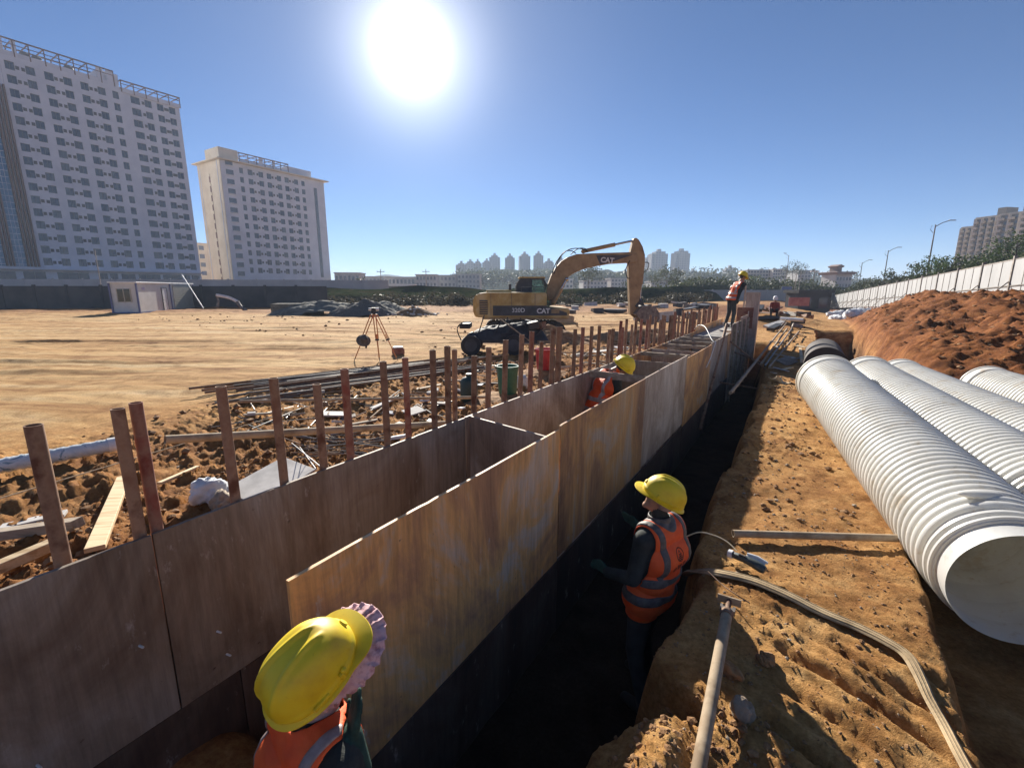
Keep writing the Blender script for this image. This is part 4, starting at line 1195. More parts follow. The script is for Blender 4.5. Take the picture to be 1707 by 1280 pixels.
def vest(root, me, tg, nb, r2, f2, pz, mat, strip, hole, bands=(0.36, 0.50), strap=0.13, half=0.021, neck_r=0.078, tags_=('torso', 'neck', 'leg')):
    nbv, rv, fv = np.array(nb), np.array(r2), np.array(f2)
    hl = [np.array(h) for h in hole]
    def pick(c, t):
        q = c - nbv; lat, fwd, up = q @ rv, q @ fv, q[:, 2]
        k = np.isin(t, tags_) & ((np.hypot(lat, fwd) > neck_r) | (up < -0.12)) & (c[:, 2] > pz - 0.13) & (np.abs(lat) < 0.27)
        for (a, b) in hl:                                     # arm holes: a tube round each upper arm
            d = b - a; h = np.clip(((c - a) @ d) / (d @ d), 0, 0.75)
            k &= np.linalg.norm(c - a - h[:, None] * d, axis=1) > 0.084
        return k
    v = garment(root, 'vest', me, tg, pick, mat, 0.012)
    def band(z0): return lambda c, t: pick(c, t) & (np.abs((c - nbv)[:, 2] + z0) < 0.027)
    for z0 in bands: garment(root, 'reflective_strip', me, tg, band(z0), strip, 0.0185, 0.003, 20)
    for sg in (-1, 1):
        garment(root, 'reflective_strip', me, tg, lambda c, t: pick(c, t) & (np.abs((c - nbv) @ rv * sg - strap) < half) & ((c - nbv)[:, 2] > -bands[0] + 0.02), strip, 0.0185, 0.003, 20)
    return v

def rebase(root, loc):
    loc = Vector(loc)
    for c in root.children:
        c.data.transform(Matrix.Translation(-loc))
        for g in c.children: g.data.transform(Matrix.Translation(-loc))
    root.location = loc

def lerp(a, b, t): return Vector(a) + (Vector(b) - Vector(a)) * t

def torso(B, pelvis, chest, neck, shl, shr, w=1.0, t='torso'):
    pelvis, chest, neck, shl, shr = map(Vector, (pelvis, chest, neck, shl, shr))
    acr = (shr - shl).normalized()
    B.cap(pelvis - acr * 0.075 * w, pelvis + acr * 0.075 * w, 0.125 * w, 0.125 * w, t)
    mid = lerp(pelvis, chest, 0.5)
    B.cap(mid - acr * 0.065 * w, mid + acr * 0.065 * w, 0.118 * w, 0.118 * w, t)
    B.cap(chest - acr * 0.080 * w, chest + acr * 0.080 * w, 0.128 * w, 0.128 * w, t)
    up = lerp(chest, neck, 0.55)
    B.cap(lerp(up, shl, 0.55), lerp(up, shr, 0.55), 0.098 * w, 0.098 * w, t)
    B.cap(pelvis, mid, 0.13 * w, 0.125 * w, t).cap(mid, chest, 0.125 * w, 0.13 * w, t)
    for s in (shl, shr):
        B.cap(lerp(neck, chest, 0.15), s, 0.062 * w, 0.066 * w, t)
def limb(B, a, b, c, ra, rb, rc, t):
    B.cap(a, b, ra, rb, t).cap(b, c, rb, rc, t)

# ---------- worker in front: helmet from behind, pink bonnet, gloved hand on the form
def front_worker():
    hc = at_d(508, 1106, 1.45)
    Rx, Up, Bk = Vector((1, 0, 0)), Vector((0, SP, CP)), Vector((0, -CP, SP))    # picture right, picture up, towards the viewer
    F = Rx * 0.60 + Up * 0.60 - Bk * 0.52
    U = -Rx * 0.42 + Up * 0.40 + Bk * 0.81
    Mh = head_mat(hc, F, U)
    root = empty('person', (0, 0, 0), 0, 'worker in yellow helmet, pink frilled bonnet and orange vest, seen from behind close by', 'person')
    B = Body()
    hm = Mh @ Matrix.Translation((0, 0.0, -0.075))
    head(B, hm, True)
    neck = hm @ Vector((0, -0.03, -0.13))
    feet = -0.76
    # body below, a little to the viewer's side, facing along the trench
    f2 = Vector((DX, DY, 0)) * 0.94 + Vector((0.10, -0.2, 0)); f2.z = 0; f2.normalize()
    r2 = Vector((f2.y, -f2.x, 0))
    nb = neck + Vector((-0.03, -0.02, -0.045))
    chest = nb - f2 * 0.035 + Vector((0, 0, -0.22))
    pel = chest + Vector((0.0, 0.0, -0.38)) - f2 * 0.02
    shl, shr = nb - r2 * 0.185 + Vector((0, 0, -0.075)), nb + r2 * 0.185 + Vector((0, 0, -0.085))
    torso(B, pel, chest, nb, shl, shr, 1.0)
    B.cap(nb + Vector((0, 0, -0.03)), hm @ Vector((0, -0.012, -0.07)), 0.058, 0.055, 'neck')
    wr = at_d(584, 1236, 1.50)
    el = shr + r2 * 0.10 + Vector((0, 0, -0.27)) + f2 * 0.06
    limb(B, shr, el, wr, 0.062, 0.048, 0.034, 'arm')
    hd = (at_d(600, 1150, 1.50) - wr).normalized()
    pn = (Vector((DX, DY, 0)) * 0.5 - Vector((NX, NY, 0)) * 0.8).normalized()
    hand(B, wr, hd, pn, (-r2 * 0.9 + f2 * 0.2), 0.16, 0.0105, 'glove', 1.02)
    B.cap(lerp(el, wr, 0.72), wr + hd * 0.02, 0.043, 0.037, 'glove')
    el2 = shl - r2 * 0.08 + Vector((0, 0, -0.28)) + f2 * 0.03
    wl = el2 + f2 * 0.12 - r2 * 0.02 + Vector((0, 0, -0.22))
    limb(B, shl, el2, wl, 0.062, 0.048, 0.034, 'arm')
    hand(B, wl, f2 * 0.3 + Vector((0, 0, -1)), r2, f2, 0.4, 0.0105, 'glove')
    for sgn in (-1, 1):
        hip = pel + r2 * 0.085 * sgn + Vector((0, 0, -0.06))
        ank = Vector((hip.x, hip.y, feet + 0.09)) + r2 * 0.05 * sgn + f2 * 0.02
        kn = lerp(hip, ank, 0.5) + f2 * 0.07
        limb(B, hip, kn, ank, 0.090, 0.062, 0.045, 'leg')
        B.cap(ank + Vector((0, 0, -0.045)), ank + f2 * 0.15 + Vector((0, 0, -0.055)), 0.045, 0.036, 'boot')
    bo, me, tg = clothe(B, root, 'body', 0.0065, {'torso': 'jacket', 'arm': 'jacket', 'neck': 'pink_grey', 'skin': 'skin', 'lip': 'skin', 'hair': 'pink_grey', 'glove': 'glove', 'leg': 'trousers', 'boot': 'boot'}, 4)
    vest(root, me, tg, nb, r2, f2, pel.z, 'vest', 'strip_dull', ((shl - r2 * 0.02, el2), (shr + r2 * 0.02, el)), strap=0.138, half=0.014)
    # cloth of the bonnet round head and neck
    def cl(c, t):
        inv = np.array(hm.inverted()); q = c @ inv[:3, :3].T + inv[:3, 3]
        return np.isin(t, ['hair', 'skin', 'neck', 'lip']) & (q[:, 1] < 0.045) & (q[:, 2] > -0.155)
    garment(root, 'bonnet_cloth', me, tg, cl, 'pink_grey', 0.010, 0.004)
    # ruffled brim of the bonnet: a visor under the helmet's peak, deepest in front, hanging at the sides
    b = MB(); n = 130; rows = []
    for j, (q, am) in enumerate(((0.0, 0.0), (0.55, 0.0005), (0.80, 0.001), (0.86, 0.006), (0.90, 0.002), (1.0, 0.007), (1.03, 0.009))):
        for k in range(n + 1):
            a = R(-128) + R(256) * k / n
            f = max(0.0, math.cos(a))
            r0 = 0.082; r1 = 0.118 + 0.116 * f ** 0.8
            wv = am * math.sin(a * 34) + am * 0.6 * math.sin(a * 53 + 1.3)
            r = r0 + (r1 - r0) * q
            z = 0.016 - 0.052 * q * (1 - f * 0.75) - 0.030 * q * q + wv
            rows.append(hm @ Vector((math.sin(a) * r * 0.86, math.cos(a) * r + 0.015, z)))
    m_ = n + 1
    fs = [(j * m_ + k, j * m_ + k + 1, (j + 1) * m_ + k + 1, (j + 1) * m_ + k) for j in range(6) for k in range(n)]
    b._add(rows, fs)
    br = b.build('bonnet_brim', M['pink'], root, 60)
    sd = br.modifiers.new('solid', 'SOLIDIFY'); sd.thickness = 0.003
    helmet(root, Mh @ Matrix.Translation((0, 0, -0.052)) @ Matrix.Diagonal((1.05, 1.06, 1.0, 1)))
    rebase(root, (pel.x, pel.y, feet))
front_worker()

# ---------- worker standing in the trench, looking up along the form
def strokes(lines, w, M4, zoff=0.0):
    """flat print strokes in a plane"""
    b = MB()
    for (x0, y0, x1, y1) in lines:
        d = Vector((x1 - x0, y1 - y0, 0)); L = max(d.length, 1e-4); n = Vector((-d.y, d.x, 0)) / L * w / 2
        e = d / L * w * 0.3
        vs = [M4 @ (Vector((x, y, 0)) + v) for (x, y), v in (((x0, y0), n - e), ((x0, y0), -n - e), ((x1, y1), -n + e), ((x1, y1), n + e))]
        b._add(vs, [(0, 1, 2, 3)])
    return b
ZHONG = [(-.4, .25, .4, .25), (-.4, -.2, .4, -.2), (-.4, .25, -.4, -.2), (.4, .25, .4, -.2), (0, .5, 0, -.5)]
TIE = [(-.35, .5, -.5, .25), (-.4, .3, -.1, .3), (-.45, .05, -.1, .05), (-.28, .3, -.28, -.4), (-.28, -.4, -.1, -.25), (.05, .3, .5, .3), (0, 0, .55, 0), (.25, .5, .25, 0), (.25, 0, .05, -.48), (.27, 0, .55, -.48), (.1, .45, .02, .25)]
QI = [(-.4, .4, -.25, .3), (-.45, .15, -.3, .08), (-.2, .3, .1, .42), (-.05, .5, -.05, .1), (.1, .4, .4, .45), (.2, .5, .22, .12), (.22, .12, .5, .2), (-.5, -.08, .5, -.08), (0, .08, 0, -.5), (0, -.1, -.45, -.45), (0, -.1, .45, -.45)]
def trench_worker():
    hc = at_d(1113, 815, 3.2)
    root = empty('person', (0, 0, 0), 0, 'worker in the side trench in yellow helmet and lettered orange vest, looking up', 'person')
    F = Vector((-0.84, 0.26, 0.42)); U = Vector((0.44, -0.10, 0.90))
    Mh = head_mat(hc, F, U)
    hm = Mh @ Matrix.Translation((0, 0, -0.085))
    B = Body()
    head(B, hm, True)
    neck = hm @ Vector((0, -0.035, -0.12))
    floor = -1.06
    f2 = Vector((-0.62, 0.78, 0)).normalized(); r2 = Vector((f2.y, -f2.x, 0))
    nb = neck + Vector((0.02, -0.01, -0.045))
    chest = nb + Vector((0.005, 0.0, -0.22)) - f2 * 0.02
    pel = chest + Vector((-0.045, 0.0, -0.34)) + f2 * 0.02
    shl, shr = nb - r2 * 0.19 + Vector((0, 0, -0.08)), nb + r2 * 0.19 + Vector((0, 0, -0.08))
    torso(B, pel, chest, nb, shl, shr, 1.05)
    B.cap(nb + Vector((0, 0, -0.04)), hm @ Vector((0, -0.015, -0.06)), 0.060, 0.056, 'neck')
    # near arm hangs and bends forward to the form, hand on the sheet
    el = shl + f2 * 0.02 - r2 * 0.06 + Vector((0, 0, -0.28)); wl = el + f2 * 0.22 + Vector((0, 0, -0.06))
    limb(B, shl, el, wl, 0.066, 0.052, 0.038, 'arm')
    hand(B, wl, f2 + Vector((0, 0, 0.15)), -r2 * 0.3 + Vector((0, 0, -1)), Vector((0, 0, 1)), 0.3, 0.0095, 'glove')
    er = shr + f2 * 0.10 + r2 * 0.04 + Vector((0, 0, -0.26)); wr = er + f2 * 0.22 + Vector((0, 0, 0.06))
    limb(B, shr, er, wr, 0.066, 0.052, 0.038, 'arm')
    hand(B, wr, f2 + Vector((0, 0, 0.4)), f2, Vector((0, 0, 1)), 0.3, 0.0095, 'glove')
    for sg in (-1, 1):
        hip = pel + r2 * 0.09 * sg + Vector((0, 0, -0.06))
        ank = Vector((hip.x, hip.y, floor + 0.09)) + r2 * 0.05 * sg + f2 * (0.08 if sg > 0 else -0.10)
        kn = lerp(hip, ank, 0.5) + f2 * 0.07
        limb(B, hip, kn, ank, 0.095, 0.066, 0.048, 'leg')
        B.cap(ank + Vector((0, 0, -0.045)), ank + f2 * 0.16 + Vector((0, 0, -0.055)), 0.046, 0.036, 'boot')
    bo, me, tg = clothe(B, root, 'body', 0.0085, {'torso': 'jacket', 'arm': 'jacket', 'neck': 'jacket', 'skin': 'skin', 'lip': 'skin', 'hair': 'hair', 'glove': 'glove', 'leg': 'trousers', 'boot': 'boot'}, 4)
    nbv, rv, fv, pz = np.array(nb), np.array(r2), np.array(f2), pel.z
    ve = vest(root, me, tg, nb, r2, f2, pz, 'vest', 'strip_dark', ((shl, el), (shr, er)), bands=(0.375, 0.52), strap=0.125)
    # pale folded collar on the near shoulder, and a mask of grey hair and scarf at the nape
    def col(c, t):
        q = c - nbv; lat, fwd, up = q @ rv, q @ fv, q[:, 2]
        return np.isin(t, ['neck', 'torso']) & (np.hypot(lat, fwd) < 0.095) & (up > -0.09) & (up < 0.05)
    garment(root, 'collar', me, tg, col, 'strip_dark', 0.014, 0.006)
    def nape(c, t):
        inv = np.array(hm.inverted()); q = c @ inv[:3, :3].T + inv[:3, 3]
        return np.isin(t, ['hair', 'skin']) & (q[:, 1] < 0.0) & (q[:, 2] < 0.05)
    garment(root, 'nape_cloth', me, tg, nape, 'pink_grey', 0.006, 0.004)
    for sg in (-1, 1):
        MB().ball(hm @ Vector((0.031 * sg, 0.080, 0.012)), 0.011, 12, 8).build('eye', M['hair'], root, 60)
    helmet(root, Mh @ Matrix.Translation((0, 0, -0.070)) @ Matrix.Diagonal((1.05, 1.05, 1.0, 1)))
    # printed badge and letters on the back of the vest
    back = -f2
    bx = Vector((back.y, -back.x, 0)) * -1.0
    def shell_pt(u, h):
        """a point of the vest's back: ray from behind onto the body"""
        o_ = Vector(nb) + bx * u + Vector((0, 0, h)) + back * 0.6
        best = None
        return o_
    from mathutils.bvhtree import BVHTree
    vm = bpy.data.meshes.new_from_object(ve.evaluated_get(bpy.context.evaluated_depsgraph_get()))
    bv = BVHTree.FromPolygons([v.co.copy() for v in vm.vertices], [tuple(p.vertices) for p in vm.polygons])
    bpy.data.meshes.remove(vm)
    def drape(b, name, mat, lift=0.0025):
        vs = []
        for v in b.v:
            o_ = Vector(nb) + bx * v[0] + Vector((0, 0, v[1])) + back * 0.6
            hit = bv.ray_cast(o_, -back)
            p = hit[0] if hit[0] is not None else o_ - back * 0.5
            vs.append(tuple(p + back * lift))
        b.v = vs
        return b.build(name, M[mat], root)
    I4 = Matrix.Identity(4)
    def sub(lines, cx, cy, sz, n=3):
        out = []
        for (x0, y0, x1, y1) in lines:
            for k in range(n):
                a, c = k / n, (k + 1) / n
                out.append((cx + sz * (x0 + (x1 - x0) * a), cy + sz * (y0 + (y1 - y0) * a), cx + sz * (x0 + (x1 - x0) * c), cy + sz * (y0 + (y1 - y0) * c)))
        return out
    for k, (ch, cx) in enumerate(((ZHONG, -0.062), (TIE, -0.006), (QI, 0.052))):
        drape(strokes(sub(ch, cx, -0.262, 0.042), 0.0055, I4), 'letter', 'logo')
    ring = []
    for k in range(24):
        a, c = 2 * math.pi * k / 24, 2 * math.pi * (k + 1) / 24
        ring.append((math.cos(a) * 0.036, -0.175 + math.sin(a) * 0.042, math.cos(c) * 0.036, -0.175 + math.sin(c) * 0.042))
    ring += [(-0.020, -0.185, 0.020, -0.185), (-0.024, -0.196, 0.024, -0.196), (-0.012, -0.172, 0.0, -0.150), (0.012, -0.172, 0.0, -0.150), (-0.012, -0.172, 0.012, -0.172), (0, -0.172, 0, -0.206), (-0.018, -0.207, 0.018, -0.207)]
    drape(strokes(ring, 0.006, I4), 'emblem', 'logo')
    rebase(root, (pel.x, pel.y, floor))
trench_worker()

# ---------- worker inside the form, bending
def form_worker():
    hc = at_d(1044, 606, 6.55)
    root = empty('person', (0, 0, 0), 0, 'worker bending down inside the form, yellow helmet above the plywood edge', 'person')
    F = Vector((0.80, 0.10, -0.60)); U = Vector((0.45, -0.30, 0.85))
    Mh = head_mat(hc, F, U)
    hm = Mh @ Matrix.Translation((0, 0, -0.075))
    B = Body(); head(B, hm, False)
    floor = -0.69
    f2 = Vector((0.93, 0.36, 0)).normalized(); r2 = Vector((f2.y, -f2.x, 0))
    nb = hm @ Vector((0, -0.05, -0.11)) + Vector((-0.04, 0, -0.03))
    chest = nb - f2 * 0.10 + Vector((0, 0, -0.20)); pel = chest - f2 * 0.16 + Vector((0, 0, -0.32))
    shl, shr = nb - r2 * 0.19 + Vector((0, 0, -0.06)) - f2 * 0.02, nb + r2 * 0.19 + Vector((0, 0, -0.08)) - f2 * 0.02
    torso(B, pel, chest, nb, shl, shr, 1.0)
    B.cap(nb, hm @ Vector((0, -0.02, -0.05)), 0.058, 0.055, 'neck')
    for sh, sg in ((shl, -1), (shr, 1)):
        el = sh + r2 * 0.05 * sg + Vector((0, 0, -0.27)) - f2 * 0.02; w = el + f2 * 0.16 - r2 * 0.03 * sg + Vector((0, 0, -0.16))
        limb(B, sh, el, w, 0.064, 0.05, 0.036, 'arm'); hand(B, w, f2 * 0.5 + Vector((0, 0, -0.9)), -r2 * sg, f2, 0.4, 0.0095, 'glove')
        hip = pel + r2 * 0.085 * sg + Vector((0, 0, -0.05)); ank = Vector((hip.x, hip.y, floor + 0.09)) + f2 * 0.04
        kn = lerp(hip, ank, 0.5) + f2 * 0.10
        limb(B, hip, kn, ank, 0.09, 0.064, 0.048, 'leg'); B.cap(ank + Vector((0, 0, -0.045)), ank + f2 * 0.15 + Vector((0, 0, -0.055)), 0.045, 0.036, 'boot')
    bo, me, tg = clothe(B, root, 'body', 0.011, {'torso': 'jacket', 'arm': 'jacket', 'neck': 'skin', 'skin': 'skin', 'lip': 'skin', 'hair': 'hair', 'glove': 'glove', 'leg': 'trousers', 'boot': 'boot'}, 3)
    vest(root, me, tg, nb, r2, f2, pel.z, 'vest', 'reflect', ((shl, shl + Vector((0, 0, -0.27))), (shr, shr + Vector((0, 0, -0.27)))))
    helmet(root, Mh @ Matrix.Translation((0, 0, -0.055)) @ Matrix.Diagonal((1.08, 1.08, 1.05, 1)))
    rebase(root, (pel.x, pel.y, floor))
form_worker()

# ---------- worker standing on the far block
def standing_worker():
    foot = at_d(1217, 543, 15.3)
    zf = 0.775
    p = Vector((foot.x, foot.y, zf))
    root = empty('person', (0, 0, 0), 0, 'worker standing on the far formwork block, yellow helmet and red orange vest', 'person')
    f2 = Vector((0.97, 0.22, 0)).normalized(); r2 = Vector((f2.y, -f2.x, 0)); Z = Vector((0, 0, 1))
    pel = p + Z * 0.92 - f2 * 0.02; chest = pel + Z * 0.33 + f2 * 0.13; nb = chest + Z * 0.20 + f2 * 0.12
    B = Body()
    hcen = nb + Z * 0.17 + f2 * 0.07
    Mh = head_mat(hcen, f2 - Z * 0.45, Z + f2 * 0.3)
    head(B, Mh, True)
    shl, shr = nb - r2 * 0.19 - Z * 0.07, nb + r2 * 0.19 - Z * 0.07
    torso(B, pel, chest, nb, shl, shr, 1.0)
    B.cap(nb, hcen - Z * 0.03, 0.058, 0.055, 'neck')
    for sh, sg in ((shl, -1), (shr, 1)):
        el = sh - f2 * (0.16 if sg > 0 else 0.0) - Z * 0.24 + r2 * 0.04 * sg
        w = el - f2 * (0.06 if sg > 0 else -0.05) - Z * 0.24
        limb(B, sh, el, w, 0.062, 0.05, 0.038, 'arm'); hand(B, w, -Z + f2 * 0.1, -r2 * sg, f2, 0.4, 0.0095, 'glove')
        hip = pel + r2 * 0.085 * sg - Z * 0.05; ank = Vector((hip.x, hip.y, zf + 0.09)) - f2 * (0.10 if sg < 0 else -0.02)
        kn = lerp(hip, ank, 0.5) + f2 * 0.05
        limb(B, hip, kn, ank, 0.09, 0.066, 0.05, 'leg'); B.cap(ank - Z * 0.045, ank + f2 * 0.15 - Z * 0.055, 0.045, 0.036, 'boot')
    bo, me, tg = clothe(B, root, 'body', 0.014, {'torso': 'jacket', 'arm': 'jacket', 'neck': 'skin', 'skin': 'skin', 'lip': 'skin', 'hair': 'hair', 'glove': 'jacket', 'leg': 'trousers', 'boot': 'boot'}, 3)
    vest(root, me, tg, nb, r2, f2, pel.z + 0.1, 'vest', 'reflect', ((shl, shl - Z * 0.24), (shr, shr - f2 * 0.16 - Z * 0.24)))
    helmet(root, Mh @ Matrix.Translation((0, 0, 0.03)) @ Matrix.Diagonal((1.08, 1.08, 1.05, 1)), False)
    rebase(root, p)
standing_worker()

# ---------- worker crouching far off
def crouching_worker():
    q = at_d(1290, 524, 27.0)
    g = gz(q.x, q.y)
    p = Vector((q.x, q.y, g))
    root = empty('person', (0, 0, 0), 0, 'far worker in dark red jacket and white helmet crouching beside heaped material', 'person')
    f2 = Vector((-0.5, -0.85, 0)).normalized(); r2 = Vector((f2.y, -f2.x, 0)); Z = Vector((0, 0, 1))
    pel = p + Z * 0.42 - f2 * 0.12; chest = pel + Z * 0.30 + f2 * 0.12; nb = chest + Z * 0.20 + f2 * 0.08
    B = Body(); hcen = nb + Z * 0.17 + f2 * 0.05
    Mh = head_mat(hcen, f2 - Z * 0.3, Z + f2 * 0.2)
    head(B, Mh, True)
    shl, shr = nb - r2 * 0.19 - Z * 0.07, nb + r2 * 0.19 - Z * 0.07
    torso(B, pel, chest, nb, shl, shr, 1.0); B.cap(nb, hcen - Z * 0.03, 0.058, 0.055, 'neck')
    for sh, sg in ((shl, -1), (shr, 1)):
        el = sh + f2 * 0.06 - Z * 0.26 + r2 * 0.05 * sg; w = el + f2 * 0.20 - Z * 0.12
        limb(B, sh, el, w, 0.062, 0.05, 0.038, 'arm'); hand(B, w, f2 - Z * 0.6, -Z, f2, 0.4, 0.0095, 'hand')
        hip = pel + r2 * 0.09 * sg; kn = hip + f2 * 0.38 + Z * 0.08 + r2 * 0.08 * sg; ank = Vector((hip.x, hip.y, g + 0.09)) + f2 * 0.16 + r2 * 0.05 * sg
        limb(B, hip, kn, ank, 0.09, 0.066, 0.05, 'leg'); B.cap(ank - Z * 0.045, ank + f2 * 0.15 - Z * 0.055, 0.045, 0.036, 'boot')
    bo, me, tg = clothe(B, root, 'body', 0.018, {'torso': 'vest_red', 'arm': 'vest_red', 'neck': 'skin', 'skin': 'skin', 'lip': 'skin', 'hair': 'hair', 'hand': 'skin', 'leg': 'trousers', 'boot': 'boot'}, 3)
    hh = helmet(root, Mh @ Matrix.Translation((0, 0, 0.03)) @ Matrix.Diagonal((1.08, 1.08, 1.05, 1)), False)
    hh.data.materials.clear(); hh.data.materials.append(M['white'])
    rebase(root, p)
crouching_worker()

# ------------------------------------------------------------------ excavator
M['cat_yellow'] = mat_mix('excavator_yellow', (0.34, 0.21, 0.06), (0.46, 0.31, 0.10), 1.6, 0.65, bmp=0.15, bdist=0.01, c3=(0.52, 0.40, 0.20))
M['cat_dirty'] = mat_mix('excavator_arm', (0.23, 0.15, 0.075), (0.38, 0.26, 0.13), 2.2, 0.7, bmp=0.3, bdist=0.01)
M['cat_grey'] = plain('excavator_grey', (0.055, 0.055, 0.06), 0.6, vary=0.3)
M['track'] = mat_mix('dusty_track', (0.035, 0.030, 0.026), (0.085, 0.07, 0.055), 5.0, 0.9, bmp=0.4, bdist=0.02)
M['print_white'] = plain('white_print', (0.62, 0.61, 0.58), 0.6)
M['chrome'] = plain('hydraulic_rod', (0.45, 0.45, 0.46), 0.25, 0.9, vary=0.1)
def glass_mat(name, c, rough=0.08, spec=0.7):
    m, n, l, b = nodes_of(name)
    v = coord(n, l); f = noise(n, l, v, 1.3, 3)
    a = tuple(x * 0.75 for x in c)
    l.new(ramp(n, l, f, [(0.35, a), (0.65, c)]), b.inputs['Base Color'])
    b.inputs['Roughness'].default_value = rough; b.inputs['Specular IOR Level'].default_value = spec
    return m
M['cab_glass'] = glass_mat('cab_glass', (0.05, 0.075, 0.07))
def see_through(name, c, t=0.75):
    m, n, l, b = nodes_of(name)
    tr = n.new('ShaderNodeBsdfTransparent'); tr.inputs[0].default_value = (c[0], c[1], c[2], 1)
    b.inputs['Base Color'].default_value = (0.25, 0.3, 0.3, 1); b.inputs['Roughness'].default_value = 0.1
    mx = n.new('ShaderNodeMixShader'); mx.inputs[0].default_value = t
    out = [q for q in n if q.type == 'OUTPUT_MATERIAL'][0]
    l.new(b.outputs[0], mx.inputs[1]); l.new(tr.outputs[0], mx.inputs[2]); l.new(mx.outputs[0], out.inputs['Surface'])
    return m
M['clear_glass'] = see_through('clear_glass', (0.75, 0.88, 0.84))
def text_part(txt, size, mat, parent, Mx, name='lettering', shear=0.0, bold=0.0):
    cu = bpy.data.curves.new('txt', 'FONT'); cu.body = txt; cu.size = size; cu.align_x = 'CENTER'; cu.align_y = 'CENTER'; cu.extrude = 0.004; cu.offset = bold; cu.shear = shear
    o = bpy.data.objects.new('txt', cu); COL.objects.link(o)
    dg = bpy.context.evaluated_depsgraph_get()
    me = bpy.data.meshes.new_from_object(o.evaluated_get(dg))
    bpy.data.objects.remove(o)
    me.transform(Mx)
    return mesh_obj(name, me, M[mat], parent)
def excavator():
    c = at_d(872, 556, 24.0)
    root = empty('excavator', (c.x + 0.05, 25.1, gz(c.x, 25.1) - 0.12), R(2), 'large yellow tracked excavator with arm bent down and bucket on the ground', 'excavator')
    W = 1.30                                    # half width of the house
    # tracks
    for sy in (-1, 1):
        y0, y1 = sy * 1.19 - 0.3, sy * 1.19 + 0.3
        poly = []
        for k in range(13):
            a = R(90 + 180 * k / 12); poly.append((-1.62 + math.cos(a) * 0.40, 0.42 + math.sin(a) * 0.40))
        for k in range(13):
            a = R(-90 + 180 * k / 12); poly.append((1.62 + math.cos(a) * 0.40, 0.42 + math.sin(a) * 0.40))
        tr = MB().prism(poly, y0, y1).build('track', M['track'], root)
        # shoes
        L = len(poly)
        peri = []
        for i in range(L):
            p, q = Vector((poly[i][0], 0, poly[i][1])), Vector((poly[(i + 1) % L][0], 0, poly[(i + 1) % L][1]))
            n = max(1, int((q - p).length / 0.19)) if (q - p).length > 0.25 else 1
            for k in range(n): peri.append((lerp(p, q, k / n), (q - p).normalized()))
        for (p, d) in peri:
            nrm = Vector((d.z, 0, -d.x))
            MB().beam((p.x + nrm.x * 0.02, y0 - 0.01, p.z + nrm.z * 0.02), (p.x + nrm.x * 0.02, y1 + 0.01, p.z + nrm.z * 0.02), 0.14, 0.05, up=nrm).build('track_shoe', M['track'], tr)
        for k in range(7):
            MB().tube((-1.3 + k * 0.43, y0 - 0.03, 0.20), (-1.3 + k * 0.43, y1 + 0.03, 0.20), 0.15, seg=14).build('roller', M['cat_grey'], tr, 40)
        for x in (-1.62, 1.62):
            MB().tube((x, y0 - 0.04, 0.42), (x, y1 + 0.04, 0.42), 0.27, seg=20).build('sprocket', M['cat_grey'], tr, 40)
    MB().box((0, 0, 0.62), (1.9, 1.8, 0.45)).tube((0, 0, 0.8), (0, 0, 1.06), 0.62, seg=28).build('undercarriage', M['cat_grey'], root)
    # house
    hs = MB()
    side = [(-2.45, 1.10), (-2.52, 1.35), (-2.52, 2.05), (-2.40, 2.30), (-2.0, 2.36), (1.02, 2.36), (1.10, 2.28), (1.10, 1.62), (2.25, 1.56), (2.30, 1.42), (2.25, 1.06)]
    hs.prism(side, -W, W)
    h = hs.build('house', M['cat_yellow'], root, bevel=0.05)
    MB().prism([(-2.56, 1.12), (-2.66, 1.4), (-2.66, 2.0), (-2.50, 2.26), (-1.75, 2.30), (-1.75, 1.12)], -W * 0.98, W * 0.98).build('counterweight', M['cat_yellow'], root, bevel=0.08)
    # dark stripe band and doors on the side that shows
    MB().box((-0.55, -W - 0.006, 1.45), (2.2, 0.012, 0.50)).build('dark_band', M['cat_grey'], root)
    MB().prism([(0.55, 1.20), (0.55, 1.70), (1.05, 1.70), (2.15, 1.34), (2.15, 1.20)], -W - 0.014, -W - 0.002).build('dark_band', M['cat_grey'], root)
    for x in (-1.75, -0.70, 0.50):
        MB().box((x, -W - 0.010, 1.76), (0.018, 0.016, 1.08)).build('door_seam', M['cat_grey'], root)
    MB().box((-2.12, -W - 0.008, 1.62), (0.42, 0.014, 0.72)).build('grille', M['cat_grey'], root)
    for k in range(6):
        MB().box((-2.12, -W - 0.018, 1.34 + k * 0.11), (0.40, 0.012, 0.03)).build('grille_bar', M['cat_yellow'], root)
    MB().box((1.55, -W - 0.004, 1.42), (0.42, 0.03, 0.22)).build('tool_box', M['cat_dirty'], root, bevel=0.01)
    MB().box((0, 0, 1.045), (4.4, 2.5, 0.08)).build('deck_skirt', M['cat_dirty'], root)
    MB().box((-1.35, 0.1, 2.42), (1.3, 1.5, 0.12)).build('engine_cover', M['cat_yellow'], root, bevel=0.04)
    MB().tube((-0.75, -0.55, 2.36), (-0.75, -0.55, 2.78), 0.07, seg=12).build('exhaust', M['cat_grey'], root, 40)
    rl = MB()
    for x in (-0.2, 0.45, 1.0): rl.tube((x, -W + 0.12, 2.36), (x, -W + 0.12, 2.62), 0.018, seg=8)
    rl.path([(-0.2, -W + 0.12, 2.62), (0.45, -W + 0.12, 2.64), (1.0, -W + 0.12, 2.62)], 0.018, 8)
    rl.build('handrail', M['cat_grey'], root, 40)
    fx = lambda z: Matrix.Translation((z[0], -W - 0.022, z[1])) @ Matrix.Rotation(R(90), 4, 'X')
    text_part('320D', 0.30, 'print_white', root, fx((-0.35, 1.46)), bold=0.006)
    text_part('CAT', 0.34, 'print_white', root, fx((0.93, 1.42)), bold=0.014)
